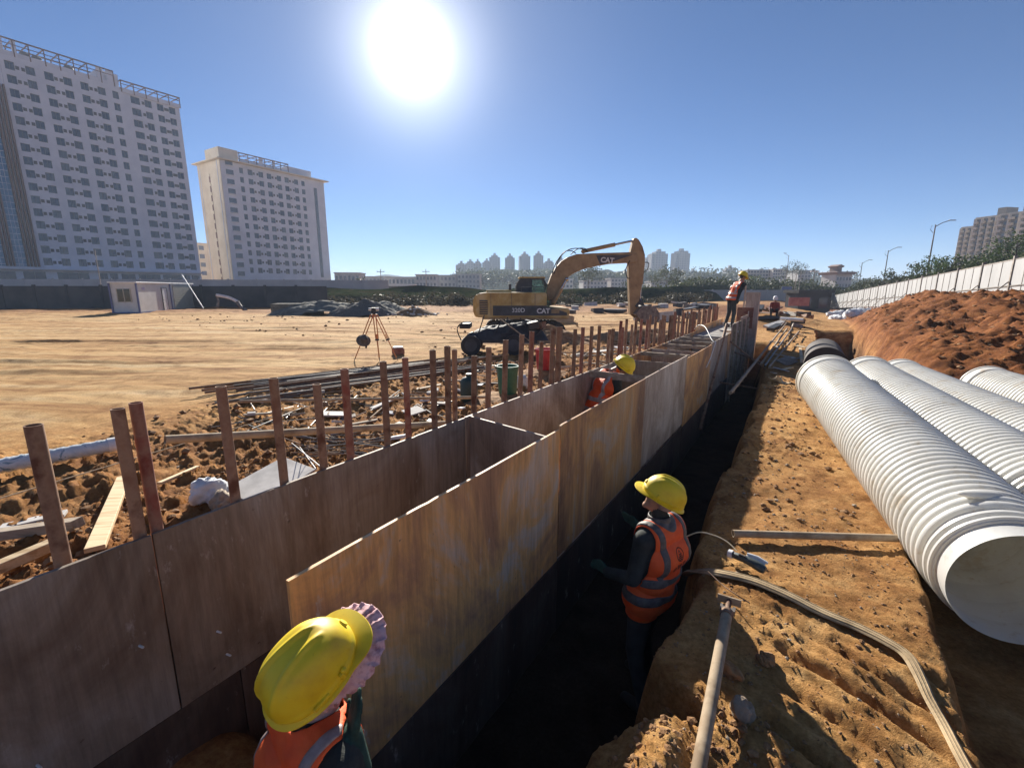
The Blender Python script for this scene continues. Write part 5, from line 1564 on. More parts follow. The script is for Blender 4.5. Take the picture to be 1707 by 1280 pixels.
    # cab on the far side
    cabp = [(-0.35, 1.4), (-0.35, 2.75), (-0.15, 3.08), (1.05, 3.08), (1.32, 2.55), (1.42, 1.85), (1.35, 1.4)]
    def rim(name, y):
        b = MB()
        for i in range(len(cabp)):
            p, q = cabp[i], cabp[(i + 1) % len(cabp)]
            b.beam((p[0], y, p[1]), (q[0], y, q[1]), 0.09, 0.09)
        b.beam((0.45, y, 1.4), (0.42, y, 3.06), 0.07, 0.07); b.beam((-0.35, y, 2.05), (1.4, y, 2.02), 0.06, 0.06)
        return b.build(name, M['cat_grey'], root)
    rim('cab_frame', 0.22); rim('cab_frame', 1.22)
    cr = MB()
    for p in cabp: cr.beam((p[0], 0.22, p[1]), (p[0], 1.22, p[1]), 0.08, 0.08)
    cr.box((0.42, 0.72, 1.45), (1.6, 1.0, 0.1)); cr.box((0.02, 0.72, 1.85), (0.5, 0.5, 0.12)); cr.box((-0.2, 0.72, 2.2), (0.12, 0.5, 0.75))
    cr.build('cab_interior', M['cat_grey'], root)
    MB().box((0.46, 0.72, 3.13), (1.40, 1.10, 0.10)).build('cab_roof', M['cat_yellow'], root, bevel=0.03)
    MB().prism([(-0.33, 1.42), (-0.33, 2.74), (-0.14, 3.05), (0.42, 3.05), (0.45, 1.42)], 0.24, 0.25).build('cab_back_panel', M['cat_grey'], root)
    for y in (0.235, 1.205):
        MB().prism([(0.47, 1.45), (0.44, 3.03), (1.03, 3.03), (1.29, 2.53), (1.38, 1.85), (1.31, 1.45)], y - 0.004, y + 0.004).build('cab_window', M['clear_glass'], root)
    # boom, drawn in the plane of the machine (metres ahead of and above the swing centre)
    S, Zg = 0.0320, 0
    def P(px, py): return ((px - 872) * S, (483 - py) * S + 2.0 + 0.40)
    top = [(912, 497), (909, 484), (912, 471), (917, 457), (924, 445), (933, 434.5), (944, 427.5), (958, 423), (985, 421.5), (1020, 420.5), (1050, 419.5), (1058, 423), (1060, 431)]
    bot = [(1056, 437), (1043, 436.5), (1015, 438), (992, 442), (973, 446), (958, 451.5), (947, 458), (939, 466), (932, 479), (927, 497)]
    poly = [P(*q) for q in top + bot]
    bo = MB().prism(poly, -0.26, 0.26).build('boom', M['cat_dirty'], root, bevel=0.03)
    pl = [P(*q) for q in ((990, 425), (1050, 424), (1020, 434), (997, 440))]
    MB().prism(pl, -0.276, -0.262).build('boom_band', M['cat_grey'], bo)
    x, z = P(1008, 433)
    text_part('CAT', 0.36, 'print_white', bo, Matrix.Translation((x + 0.02, -0.285, z)) @ Matrix.Rotation(R(4), 4, 'Y') @ Matrix.Rotation(R(90), 4, 'X'), bold=0.012)
    # stick
    stick = [(1051, 399), (1055, 396.5), (1060, 400), (1067, 411), (1071.5, 424), (1072, 440), (1070.5, 460), (1067, 490), (1064, 521), (1052, 521), (1049, 490), (1046.5, 460), (1045, 440), (1047, 420)]
    MB().prism([P(*q) for q in stick], -0.21, 0.21).build('stick', M['cat_dirty'], root, bevel=0.03)
    def cyl(name, a, b, r, y, split=0.55):
        a, b = P(*a), P(*b)
        a, b = Vector((a[0], y, a[1])), Vector((b[0], y, b[1]))
        m = lerp(a, b, split)
        t = MB().tube(a, m, r, seg=14).ball(a, r * 1.15, 10, 8).build(name, M['cat_dirty'], root, 40)
        MB().tube(m, b, r * 0.55, seg=12).ball(b, r * 1.1, 10, 8).build('piston_rod', M['chrome'], t, 40)
    cyl('stick_cylinder', (970, 418), (1054, 400.5), 0.105, 0.0, 0.62)
    cyl('boom_cylinder', (921, 501), (942, 463), 0.10, -0.36, 0.6)
    cyl('boom_cylinder', (921, 501), (942, 463), 0.10, 0.36, 0.6)
    cyl('bucket_cylinder', (1071, 432), (1069, 497), 0.075, 0.0, 0.6)
    # linkage and bucket
    lk = MB()
    a, b = P(1069, 497), P(1077, 512); lk.beam((a[0], -0.14, a[1]), (b[0], -0.14, b[1]), 0.05, 0.12); lk.beam((a[0], 0.14, a[1]), (b[0], 0.14, b[1]), 0.05, 0.12)
    a, b = P(1069, 497), P(1060, 508); lk.beam((a[0], -0.24, a[1]), (b[0], -0.24, b[1]), 0.05, 0.12); lk.beam((a[0], 0.24, a[1]), (b[0], 0.24, b[1]), 0.05, 0.12)
    lk.build('bucket_link', M['cat_grey'], root)
    outer = [(1056, 520), (1066, 508), (1078, 505), (1090, 509), (1097, 518), (1098, 528), (1091, 536), (1080, 539)]
    inner = [(1078, 535), (1088, 532.5), (1093, 526), (1092, 519), (1087, 512.5), (1077, 509), (1068, 512), (1060, 521.5)]
    bk = MB().prism([P(*q) for q in outer + inner], -0.62, 0.62).build('bucket', M['steel'], root)
    for y in (-0.60, 0.60):
        MB().prism([P(*q) for q in outer], y - 0.03, y + 0.03).build('bucket_cheek', M['steel'], bk)
    for k in range(5):
        y = -0.5 + k * 0.25; a, b = P(1081, 538), P(1072, 537.5)
        MB().beam((a[0], y, a[1]), (b[0], y, b[1]), 0.10, 0.07).build('bucket_tooth', M['steel_pale'], bk)
    # hoses over the boom
    for k, pts in enumerate((((917, 462), (923, 440), (936, 421), (948, 417.5), (957, 422)), ((921, 455), (930, 430), (943, 417), (960, 414), (975, 418)), ((948, 424), (960, 414.5), (972, 414.5), (976, 420)),
                             ((1046, 433), (1040, 448), (1043, 460), (1047, 462)), ((1071, 452), (1077, 446), (1078, 437), (1072, 436)))):
        q = [(P(*p)[0], -0.20 - 0.06 * (k % 2), P(*p)[1]) for p in pts]
        MB().path(smooth_pts(q), 0.024, 8).build('hydraulic_hose', M['black'], root, 60)
    MB().box((1.35, -0.9, 1.85), (0.05, 0.22, 0.30)).build('mirror', M['cat_grey'], root, bevel=0.01)
excavator()

# ------------------------------------------------------------------ dark cart and load beside it, with two round drum ends towards us
M['tarp'] = mat_mix('dark_tarp', (0.018, 0.019, 0.022), (0.05, 0.05, 0.055), 4.0, 0.75, bmp=0.7, bdist=0.04, fine=9)
c = at_d(850, 588, 14.6)
g0 = gz(c.x, c.y)
ct = empty('handcart', (c.x, c.y, g0), 0, 'dark loaded cart on two wheels standing below the excavator', 'cart')
for x in (-1.20, 0.12):
    wh = MB().tube((x, -0.42, 0.31), (x, -0.30, 0.31), 0.31, seg=28).build('wheel', M['black'], ct, 40)
    MB().tube((x, -0.44, 0.31), (x, -0.415, 0.31), 0.19, seg=24).build('rim', M['cat_grey'], wh, 40)
    MB().tube((x, 0.72, 0.31), (x, 0.86, 0.31), 0.31, seg=28).build('wheel', M['black'], ct, 40)
MB().box((-0.30, 0.2, 0.42), (2.3, 1.0, 0.10)).build('chassis', M['dark_metal'], ct)
bd = bmesh.new(); bmesh.ops.create_grid(bd, x_segments=40, y_segments=20, size=1)
for v in bd.verts:
    X, Y = v.co.x, v.co.y
    e = max(0, 1 - abs(X) ** 4) * max(0, 1 - abs(Y) ** 4)
    hgt = (0.42 + 0.20 * float(fbm(np.array([X * 2.2]), np.array([Y * 1.4]), 4, 77)[0]) + 0.16 * X) * e
    v.co = Vector((X * 1.35 - 0.15, Y * 0.55 + 0.2, 0.46 + max(0, hgt)))
me = bpy.data.meshes.new('load'); bd.to_mesh(me); bd.free()
for p_ in me.polygons: p_.use_smooth = True
mesh_obj('tarp_load', me, M['tarp'], ct)
random.seed(3)
for k in range(16):
    x = random.uniform(-1.3, 1.0)
    MB().box((0, 0, 0), (random.uniform(.15, .5), random.uniform(.1, .4), random.uniform(.06, .28)), 0, M=Matrix.Translation((x, random.uniform(-0.25, 0.5), 0.72 + 0.12 * x + random.uniform(-.1, .18))) @ Matrix.Rotation(random.uniform(0, 3), 4, 'Z') @ Matrix.Rotation(random.uniform(-.5, .5), 4, 'X')).build('load_piece', M[random.choice(('dark_metal', 'tarp', 'rust', 'cat_grey'))], ct)
for k in range(6):
    x = random.uniform(-1.2, 0.8); MB().tube((x, -0.3, 0.55), (x + random.uniform(-.5, .7), -0.2, random.uniform(0.8, 1.25)), 0.018, seg=8).build('load_bar', M['dark_metal'], ct)
MB().box((-1.40, 0.2, 0.88), (0.34, 0.7, 0.16)).build('seat', M['black'], ct, bevel=0.03)
MB().path(smooth_pts([(-1.5, -0.3, 0.45), (-1.62, -0.3, 0.8), (-1.45, -0.28, 1.0), (-1.2, -0.25, 1.02)]), 0.018, 8).build('handle', M['dark_metal'], ct, 40)
MB().beam((-0.3, -0.32, 1.12), (0.75, -0.5, 0.35), 0.03, 0.03).build('brace', M['steel_pale'], ct)
# earth hump under the machine's shadow
def hump(name, c, size, mat, label, cat, seed, rot=0.0, sharp=1.0, kind=None, amp=0.18):
    bd = bmesh.new(); bmesh.ops.create_grid(bd, x_segments=60, y_segments=60, size=1)
    V = np.array([v.co[:] for v in bd.verts])
    r = np.hypot(V[:, 0], V[:, 1]) * (1 + 0.22 * fbm(V[:, 0] * 1.5 + seed, V[:, 1] * 1.5, 3, seed))
    hgt = np.clip(1 - r, 0, 1) ** sharp * size[2] * (1 + amp * fbm(V[:, 0] * 5, V[:, 1] * 5, 4, seed + 2)) - 0.05
    w, _ = worley(V[:, 0] * 9, V[:, 1] * 9, seed)
    hgt += 0.10 * size[2] * np.clip(0.5 - w, 0, 1) * (r < 0.95)
    for v, h_ in zip(bd.verts, hgt): v.co = Vector((v.co.x * size[0], v.co.y * size[1], float(h_)))
    me = bpy.data.meshes.new(name); bd.to_mesh(me); bd.free()
    for p_ in me.polygons: p_.use_smooth = True
    o = mesh_obj(name, me, M[mat]); o.location = c; o.rotation_euler = (0, 0, rot)
    return tag(o, label, cat, kind=kind)
c = at_d(905, 575, 18.5); hump('earth_heap', on(c), (2.6, 1.6, 0.75), 'clod', 'dark clodded earth heap in front of the excavator tracks', 'heap', 7, amp=0.4)
c = at_d(1068, 545, 19.5); hump('earth_heap', on(c), (3.2, 2.0, 0.65), 'clod', 'red earth heap below the excavator bucket', 'heap', 13, amp=0.4)

# ------------------------------------------------------------------ survey tripod
q = at_z(628, 600, 0.0)
d0 = (q - Vector((0, 0, CAMZ))).length
tp = empty('survey_tripod', (q.x, q.y, gz(q.x, q.y)), R(10), 'orange survey tripod with level on top standing on the pale ground', 'tripod')
M['tri_wood'] = mat_mix('tripod_orange', (0.55, 0.16, 0.05), (0.70, 0.34, 0.12), 5.0, 0.6)
HT = 1.32
for k, (x, y) in enumerate(((-0.62, -0.12), (0.10, -0.18), (0.60, 0.06))):
    z = gz(q.x + x, q.y + y) - gz(q.x, q.y)
    a, b = Vector((x * 0.10, y * 0.10, HT)), Vector((x, y, z - 0.02)); m = lerp(a, b, 0.52); d = (b - a).normalized()
    sd = Vector((d.z, 0, -d.x)).normalized() * 0.035
    lg = MB().beam(a + sd, m + sd, 0.022, 0.028).build('leg', M['tri_wood'], tp)
    MB().beam(a - sd, m - sd, 0.022, 0.028).build('leg_rail', M['tri_wood'], lg)
    MB().beam(lerp(a, b, 0.40), b - d * 0.12, 0.030, 0.026).build('lower_leg', M['tri_wood'], lg)
    MB().beam(m - sd * 1.5, m + sd * 1.5, 0.06, 0.05).build('clamp', M['dark_metal'], lg)
    MB().tube(b - d * 0.13, b, 0.018, 0.004, seg=10).build('spike', M['steel'], lg, 40)
MB().tube((0, 0, HT), (0, 0, HT + 0.03), 0.085, seg=20).build('tripod_head', M['tri_wood'], tp, 40)
lv = MB().tube((0, 0, HT + 0.03), (0, 0, HT + 0.08), 0.05, seg=18).box((0, 0, HT + 0.15), (0.12, 0.11, 0.13)).build('level_base', M['dark_metal'], tp, 40)
MB().tube((-0.14, 0, HT + 0.17), (0.14, 0, HT + 0.17), 0.035, 0.045, seg=16).build('telescope', M['white'], lv, 40)
# cap hung on a leg, case beside the foot
q2 = at_d(606, 566, q.y * 0.98 * 0.985 + 0.35)
hb = empty('hat', q2, 0.4, 'grey brimmed hat hung on a leg of the survey tripod', 'hat')
MB().lathe([(0.0, 0.13), (0.07, 0.125), (0.10, 0.09), (0.115, 0.0), (0.19, -0.05), (0.20, -0.055), (0.115, -0.01)], 24, M=Matrix.Rotation(R(52), 4, 'X')).build('hat_shell', mat_mix('grey_felt', (0.06, 0.055, 0.05), (0.13, 0.12, 0.11), 9, 0.9, bmp=0.4), hb, 50)
MB().path([(0.05, -0.02, -0.10), (0.06, -0.02, -0.2), (0.05, 0, -0.27)], [0.03, 0.035, 0.012], 8, flat=0.3).build('strap', M['cat_grey'], hb, 50)
q3 = at_z(664, 590, 0.0)
cs = empty('instrument_case', on(q3), 0.5, 'small brown case with white lid beside the tripod foot', 'case')
MB().box((0, 0, 0.11), (0.36, 0.24, 0.20)).build('case_body', M['rust_red'], cs, bevel=0.03)
MB().box((0, 0, 0.235), (0.30, 0.22, 0.045)).build('lid', M['white'], cs, bevel=0.015)

# ------------------------------------------------------------------ buckets
M['green_plastic'] = mat_mix('green_plastic', (0.022, 0.11, 0.07), (0.04, 0.17, 0.11), 5.0, 0.4, bmp=0.1)
M['red_plastic'] = mat_mix('red_plastic', (0.36, 0.02, 0.03), (0.52, 0.04, 0.05), 5.0, 0.35, bmp=0.1)
def bin_(name, c, r0, r1, h, mat, label, cat):
    e = empty(name, c, 0.3, label, cat)
    MB().lathe([(0.0, 0.02), (r0, 0.02), (r0, 0.0), (r0 + 0.004, 0.0), (r1, h - 0.03), (r1 + 0.02, h - 0.03), (r1 + 0.02, h), (r1 - 0.012, h), (r0 - 0.012, 0.03), (0.0, 0.03)], 36).build('shell', M[mat], e, 40)
    MB().path([(math.cos(a) * (r1 + 0.012), math.sin(a) * (r1 + 0.012) * 0.5 - 0.02, h + 0.10 * math.sin(a) - 0.02) for a in [math.pi * k / 16 for k in range(17)]], 0.006, 8).build('handle', M['steel'], e, 60)
    return e
c = at_d(846, 655, 8.3); bin_('plastic_bin', Vector((c.x, c.y, c.z)) , 0.155, 0.195, 0.50, 'green_plastic', 'tall green plastic bin standing behind the steel posts', 'bin')
c = at_d(908, 615, 10.8); bin_('bucket', Vector((c.x, c.y, c.z)), 0.18, 0.225, 0.48, 'red_plastic', 'red plastic bucket standing behind the steel posts', 'bucket')
for k, (px, py, d) in enumerate(((846, 655, 8.3), (908, 615, 10.8))):
    c = at_d(px, py, d); g = gz(c.x, c.y)
    hump('soil_heap', (c.x, c.y, g - 0.05), (0.8, 0.7, max(0.12, c.z - g + 0.10)), 'clod', ('rubble heap under the green bin', 'rubble heap under the red bucket')[k] + ' behind the posts', 'heap', 31 + k, sharp=0.35)
c = at_d(782, 655, 8.2)
gc = empty('gas_bottle', on(c), 0, 'dark green steel drum lying by the tube heap behind the posts', 'drum')
MB().lathe([(0.0, 0.0), (0.14, 0.0), (0.155, 0.03), (0.155, 0.36), (0.12, 0.42), (0.05, 0.45), (0.05, 0.50), (0.0, 0.50)], 28).build('drum_body', plain('dark_green_paint', (0.02, 0.045, 0.04), 0.5), gc, 40)

# ------------------------------------------------------------------ site cabin
a, b = at_z(182, 522, 0.0), at_z(326, 514, 0.0)
q = at_z(234, 523, 0.0)                        # near corner
e1 = at_z(190, 519, 0.0); e2 = at_z(326, 514, 0.0)
M['cabin'] = mat_mix('cabin_panel', (0.56, 0.55, 0.52), (0.66, 0.65, 0.62), 1.5, 0.6, bmp=0.1)
M['cabin_tan'] = mat_mix('cabin_shutter', (0.40, 0.37, 0.30), (0.48, 0.45, 0.37), 1.5, 0.6, bmp=0.1)
M['blue_trim'] = plain('blue_trim', (0.10, 0.115, 0.24), 0.5)
q.z = gz(q.x, q.y)
d1 = (e1 - q); d2 = (e2 - q); d1.z = d2.z = 0
ang = math.atan2(d2.y, d2.x)
L2 = d2.length
L1 = 1.9
CH = 2.55
cb = empty('site_cabin', q, ang, 'white container site cabin with blue trim, window, door and shutter', 'cabin')
# local: x along the long side away from the corner, y back
MB().box((L2 / 2, L1 / 2, CH / 2), (L2 - 0.06, L1 - 0.06, CH - 0.1)).build('wall', M['cabin'], cb)
MB().box((L2 / 2, L1 / 2, CH), (L2 + 0.16, L1 + 0.16, 0.12)).build('roof', M['white'], cb, bevel=0.02)
MB().box((L2 / 2, L1 / 2, 0.06), (L2 + 0.05, L1 + 0.05, 0.12)).build('base_frame', M['blue_trim'], cb)
for (x, y) in ((0, 0), (L2, 0), (0, L1), (L2, L1), (L2 * 0.53, 0.0)):
    MB().box((x, y, CH / 2), (0.12, 0.12, CH)).build('corner_post', M['blue_trim'], cb)
MB().box((L2 * 0.78, -0.005, CH / 2 - 0.05), (L2 * 0.40, 0.05, CH - 0.25)).build('shutter', M['cabin_tan'], cb)
for k in range(12):
    MB().box((L2 * 0.78, -0.035, 0.25 + k * 0.19), (L2 * 0.40, 0.02, 0.03)).build('shutter_slat', M['cabin_tan'], cb)
dr = MB().box((L2 * 0.42, 0.015, 1.08), (0.95, 0.05, 2.0)).build('door', M['white'], cb)
fr_ = MB()
for x in (-0.5, 0.5): fr_.box((L2 * 0.42 + x, -0.01, 1.08), (0.06, 0.06, 2.06))
fr_.box((L2 * 0.42, -0.01, 2.11), (1.06, 0.06, 0.06)); fr_.build('door_frame', M['cat_grey'], dr)
MB().box((L2 * 0.42 - 0.38, -0.03, 1.05), (0.10, 0.06, 0.03)).build('handle', M['dark_metal'], dr)
wd_ = MB().box((0.02, L1 * 0.5, 1.5), (0.05, 0.95, 1.05)).build('window', M['cab_glass'], cb)
for y in (-0.48, 0, 0.48): MB().box((-0.012, L1 * 0.5 + y, 1.5), (0.05, 0.06, 1.1)).build('window_frame', M['cabin_tan'], wd_)
MB().box((L2 * 0.10, 0.02, 2.05), (0.45, 0.03, 0.22)).build('sign', plain('faded_lilac', (0.45, 0.40, 0.55), 0.6), cb)
# propped white pole behind, and a small white pipe frame
rod('pole', at_d(303, 458, 45.5), at_d(339, 514, 43), 0.045, 'white', 'white pole leaning behind the site cabin', 'pole')
g = [at_d(362, 513, 43), at_d(361, 492, 43), at_d(372, 494, 43), at_d(384, 497, 43), at_d(396, 503, 43), at_d(401, 511, 43)]
fa = empty('small_digger_arm', on(g[0]), 0, 'small grey digger arm folded low against the dark wall', 'digger arm')
off = Vector(fa.location)
pts = [p - off for p in g]
for p in pts: p.z = max(p.z, 0.1)
MB().path(smooth_pts([pts[1], pts[2], pts[3], pts[4]]), 0.14, 8).build('boom', M['white'], fa, 40)
MB().path([pts[1], pts[1] + Vector((0.1, 0, -0.5)), pts[0]], [0.12, 0.10, 0.14], 8).build('stick', M['steel'], fa, 40)
MB().path(smooth_pts([pts[4], pts[5], pts[5] + Vector((0.5, 0, -0.4))]), [0.16] * 17, 8).build('base_arm', M['steel'], fa, 40)

# ------------------------------------------------------------------ far buildings
def wall_mat(name, c1, c2, rough=0.8):
    return mat_mix(name, c1, c2, 0.25, rough, bmp=0.15, bdist=0.03, fine=3.0)
M['tower_wall'] = wall_mat('tower_wall', (0.52, 0.54, 0.61), (0.62, 0.635, 0.70))
M['tower_cream'] = wall_mat('cream_render', (0.58, 0.50, 0.38), (0.70, 0.62, 0.49))
M['tower_brown'] = wall_mat('brown_fin', (0.15, 0.09, 0.075), (0.21, 0.13, 0.11))
M['win_frame'] = plain('window_frame', (0.16, 0.16, 0.17), 0.5)
M['pane_dark'] = glass_mat('dark_pane', (0.05, 0.065, 0.11), 0.12)
M['pane_grey'] = glass_mat('grey_pane', (0.10, 0.115, 0.15), 0.15)
M['curtain'] = glass_mat('blue_curtain_glass', (0.06, 0.16, 0.30), 0.10)
M['louver'] = plain('louver_grey', (0.09, 0.09, 0.10), 0.7)
def basis(o0, dirv, nrm):
    d = Vector(dirv).normalized(); n = Vector(nrm).normalized()
    return Matrix(((d.x, n.x, 0, o0[0]), (d.y, n.y, 0, o0[1]), (0, 0, 1, 0), (0, 0, 0, 1)))
def tower(name, label, origin, cols, rows, z0, fh, u0, u1, depth, side, roof):
    """local x along the facade, y towards the viewer's side (outward), z up"""
    root = empty(name, (0, 0, 0), 0, label, 'building')
    root.matrix_world = basis(origin, (DX, DY, 0), (NX, NY, 0)) @ Matrix.Diagonal((0.93, 1, 1, 1))
    WW, WH = 1.85, 1.9
    ztop = z0 + fh * (rows - 1) + 2.2
    core = MB().box(((u0 + u1) / 2, -depth / 2 - 0.30, ztop / 2), (u1 - u0, depth - 0.6, ztop)).build('core', M['tower_wall'], root)
    # facade skin with real openings: spandrels and piers proud of the core
    sk = MB()
    edges = []
    for u, w in cols: edges.append((u - w / 2, u + w / 2))
    for j in range(rows + 1):
        a = 0.0 if j == 0 else z0 + fh * (j - 1) + WH / 2
        b = z0 - WH / 2 if j == 0 else (z0 + fh * j - WH / 2 if j < rows else ztop)
        sk.box(((u0 + u1) / 2, -0.15, (a + b) / 2), (u1 - u0, 0.30, b - a))
    lim = [u0] + [e for p in edges for e in p] + [u1]
    for j in range(rows):
        for k in range(0, len(lim), 2):
            a, b = lim[k], lim[k + 1]
            if b - a > 0.05: sk.box(((a + b) / 2, -0.15, z0 + fh * j), (b - a, 0.296, WH + 0.01))
    # podium openings are dark bays set in
    sk.build('facade', M['tower_wall'], root)
    # windows, one by one
    protos = {}
    def window(u, z, w, ac, j, k):
        key = round(w, 2)
        if key not in protos:
            f = MB()
            for s in (-1, 1): f.box((s * (w / 2 - 0.04), 0, 0), (0.08, 0.10, WH)); f.box((0, 0, s * (WH / 2 - 0.04)), (w - 0.16, 0.10, 0.08))
            f.box((0, 0, 0), (0.07, 0.10, WH - 0.16))
            p = MB().box((0, 0, 0), (w - 0.1, 0.03, WH - 0.1))
            protos[key] = (f.mesh('window'), p.mesh('pane'))
            protos[key][0].materials.append(M['win_frame'])
            protos[key][1].materials.append(M['pane_dark'])
        fo = link(bpy.data.objects.new('window', protos[key][0]), root); fo.location = (u, -0.20, z)
        po = link(bpy.data.objects.new('pane', protos[key][1]), fo); po.location = (0, -0.03, 0)
        if random.random() < 0.25:
            po.material_slots[0].link = 'OBJECT'; po.material_slots[0].material = M['pane_grey']
        if ac:
            if 'ac' not in protos:
                a = MB().box((0, 0, 0), (0.72, 0.06, 0.80))
                for q in range(4): a.box((0, 0.045, -0.27 + q * 0.18), (0.66, 0.03, 0.05))
                protos['ac'] = a.mesh('air_conditioner'); protos['ac'].materials.append(M['louver'])
            ao = link(bpy.data.objects.new('air_conditioner', protos['ac']), root); ao.location = (u + ac * (w / 2 + 0.46), 0.032, z - 0.15)
    for j in range(rows):
        for k, (u, w) in enumerate(cols):
            ac = side[k]
            window(u, z0 + fh * j, w, ac, j, k)
    return root, ztop
random.seed(12)
# ---------- near tower
o1 = (-123.0, 126.0)
cols = [(0.0, 1.85), (3.9, 1.85), (7.6, 1.85), (11.5, 1.85), (15.2, 1.85), (19.1, 1.85), (22.4, 1.5), (27.3, 2.4), (30.7, 1.85), (34.0, 1.85), (37.4, 1.85)]
sides = [1, -1, 1, -1, 1, -1, 0, 0, -1, 1, -1]
t1, zt1 = tower('apartment_tower', 'tall grey apartment tower with brown striped glass stair and roof frame', o1, cols, 16, 9.2, 3.1, -1.7, 39.6, 16.0, sides, True)
# stair bay of glass between brown fins, further along the facade
MB().box((-8.3, -6.0, 28.0), (13.1, 12.0, 56.0)).build('stair_bay', M['tower_wall'], t1)
for k, u in enumerate((-2.1, -2.8, -3.5, -4.2, -6.9, -7.6, -8.3, -11.2, -11.9)):
    MB().box((u, 0.35, 29.3), (0.34, 0.75, 43.0)).build('fin', M['tower_brown'], t1)
for a, b in ((-6.7, -4.45), (-11.0, -8.55), (-14.4, -12.15)):
    g = MB().box(((a + b) / 2, 0.10, 29.3), (b - a, 0.24, 43.0)).build('glass_strip', M['curtain'], t1)
    m_ = MB()
    for j in range(29): m_.box(((a + b) / 2, 0.235, 8.3 + j * 1.5), (b - a, 0.05, 0.10))
    for q in (0.33, 0.66): m_.box((a + (b - a) * q, 0.24, 29.3), (0.08, 0.05, 43.0))
    m_.build('mullion', M['tower_wall'], g)
# podium: bays and canopy
MB().box((12.0, 0.8, 7.3), (56.0, 1.7, 0.5)).build('canopy', M['tower_wall'], t1)
for k, (a, b) in enumerate(((-13, -7), (-5.5, -1.0), (1.5, 8.5), (11.0, 13.0), (13.6, 15.5), (16.5, 20.0), (21, 27), (27.8, 33.6), (34.3, 35.8), (36.5, 39.0))):
    f = MB().box(((a + b) / 2, 0.03, 4.4), (b - a, 0.10, 4.2)).build('shop_bay', M['pane_dark'], t1)
    m_ = MB()
    for q in range(1, max(2, int((b - a) / 2))): m_.box((a + (b - a) * q / max(2, int((b - a) / 2)), 0.10, 4.4), (0.10, 0.06, 4.2))
    m_.build('mullion', M['win_frame'], f)
def roof_frame(root, u0, u1, z, y0, y1, h, panels):
    f = MB()
    n = int((u1 - u0) / 3.4) + 1
    for k in range(n + 1):
        u = u0 + (u1 - u0) * k / n
        for y in (y0, y1): f.box((u, y, z + h / 2), (0.22, 0.22, h))
        f.box((u, (y0 + y1) / 2, z + h), (0.2, y1 - y0, 0.22))
    for y in (y0, y1):
        f.box(((u0 + u1) / 2, y, z + h + 0.02), (u1 - u0 + 0.3, 0.28, 0.30)); f.box(((u0 + u1) / 2, y, z + h * 0.72), (u1 - u0, 0.14, 0.16))
    f.build('roof_frame', M['tower_brown'], root)
    MB().box(((u0 + u1) / 2, y1 - 0.12, z + 0.55), (u1 - u0, 0.24, 1.1)).build('parapet', M['tower_wall'], root)
    for (a, b) in panels:
        MB().box(((a + b) / 2, y1 - 0.1, z + h / 2), (b - a, 0.30, h)).build('roof_panel', M['tower_wall'], root)
roof_frame(t1, -1.7, 22.5, zt1, -6, 0.0, 3.8, ((-1.7, -0.6), (1.0, 1.9), (18.5, 20.0), (20.8, 22.3)))
roof_frame(t1, 24.0, 39.8, zt1 - 0.9, -6, 0.3, 2.9, ())
MB().box((21.5, -4.0, zt1 + 1.8), (5.0, 6.0, 3.6)).build('stair_head', M['tower_wall'], t1)
for u in (4.0, 6.4, 13.0): MB().lathe([(0.0, 2.6), (0.7, 2.5), (1.05, 2.2), (1.05, 0.1), (0.0, 0.1)], 20, M=Matrix.Translation((u, -2.5, zt1))).build('water_tank', M['louver'], t1, 40)
# ---------- second tower
o2 = (-95.5, 174.0)
cols2 = [(0.0, 1.4), (3.4, 1.85), (7.6, 1.85), (10.9, 1.85), (15.1, 1.85), (18.4, 1.85), (22.6, 1.85), (25.8, 1.6)]
t2, zt2 = tower('apartment_tower', 'shorter cream and grey apartment tower with overhanging eaves', o2, cols2, 12, 8.9, 3.1, -7.5, 36.0, 15.0, [0, 1, -1, 1, -1, 1, -1, 0], True)
# stair recess column of balconies near the corner
for j in range(13):
    MB().box((-4.3, 0.06, 7.6 + j * 3.1), (2.6, 0.12, 1.6)).build('landing_opening', M['pane_grey'], t2)
    MB().box((-4.3, 0.22, 6.7 + j * 3.1), (2.9, 0.42, 0.16)).build('landing_slab', M['tower_wall'], t2)
# end wall in cream with a dark window strip
MB().box((-7.62, -7.5, zt2 / 2), (0.24, 15.3, zt2)).build('end_wall', M['tower_cream'], t2)
MB().box((-7.77, -7.4, zt2 / 2 - 1), (0.08, 0.9, zt2 - 6)).build('window_strip', M['tower_brown'], t2)
for j in range(12): MB().box((-7.84, -7.4, 7.0 + j * 3.1), (0.08, 0.7, 1.1)).build('stair_window', M['tower_cream'], t2)
for y in (-1.6, -13.6): MB().box((-7.80, y, zt2 / 2), (0.12, 0.3, zt2)).build('downpipe_strip', M['tower_wall'], t2)
MB().box((14.2, -7.4, zt2 + 0.25), (46.5, 18.0, 0.35)).build('eaves', M['tower_cream'], t2)
MB().box((-3.8, -5.0, zt2 + 2.2), (7.0, 9.0, 4.0)).build('stair_head', M['tower_cream'], t2)
roof_frame(t2, -0.2, 19.5, zt2 + 0.4, -8, 0.0, 3.2, ((7.4, 8.8), (13.0, 13.9)))
MB().box((25.0, -5.0, zt2 + 1.7), (11.0, 8.5, 2.9)).build('roof_house', M['tower_wall'], t2)
MB().box((31.5, 0.06, zt2 / 2 + 2), (1.4, 0.14, zt2 - 10)).build('glass_strip', M['pane_grey'], t2)
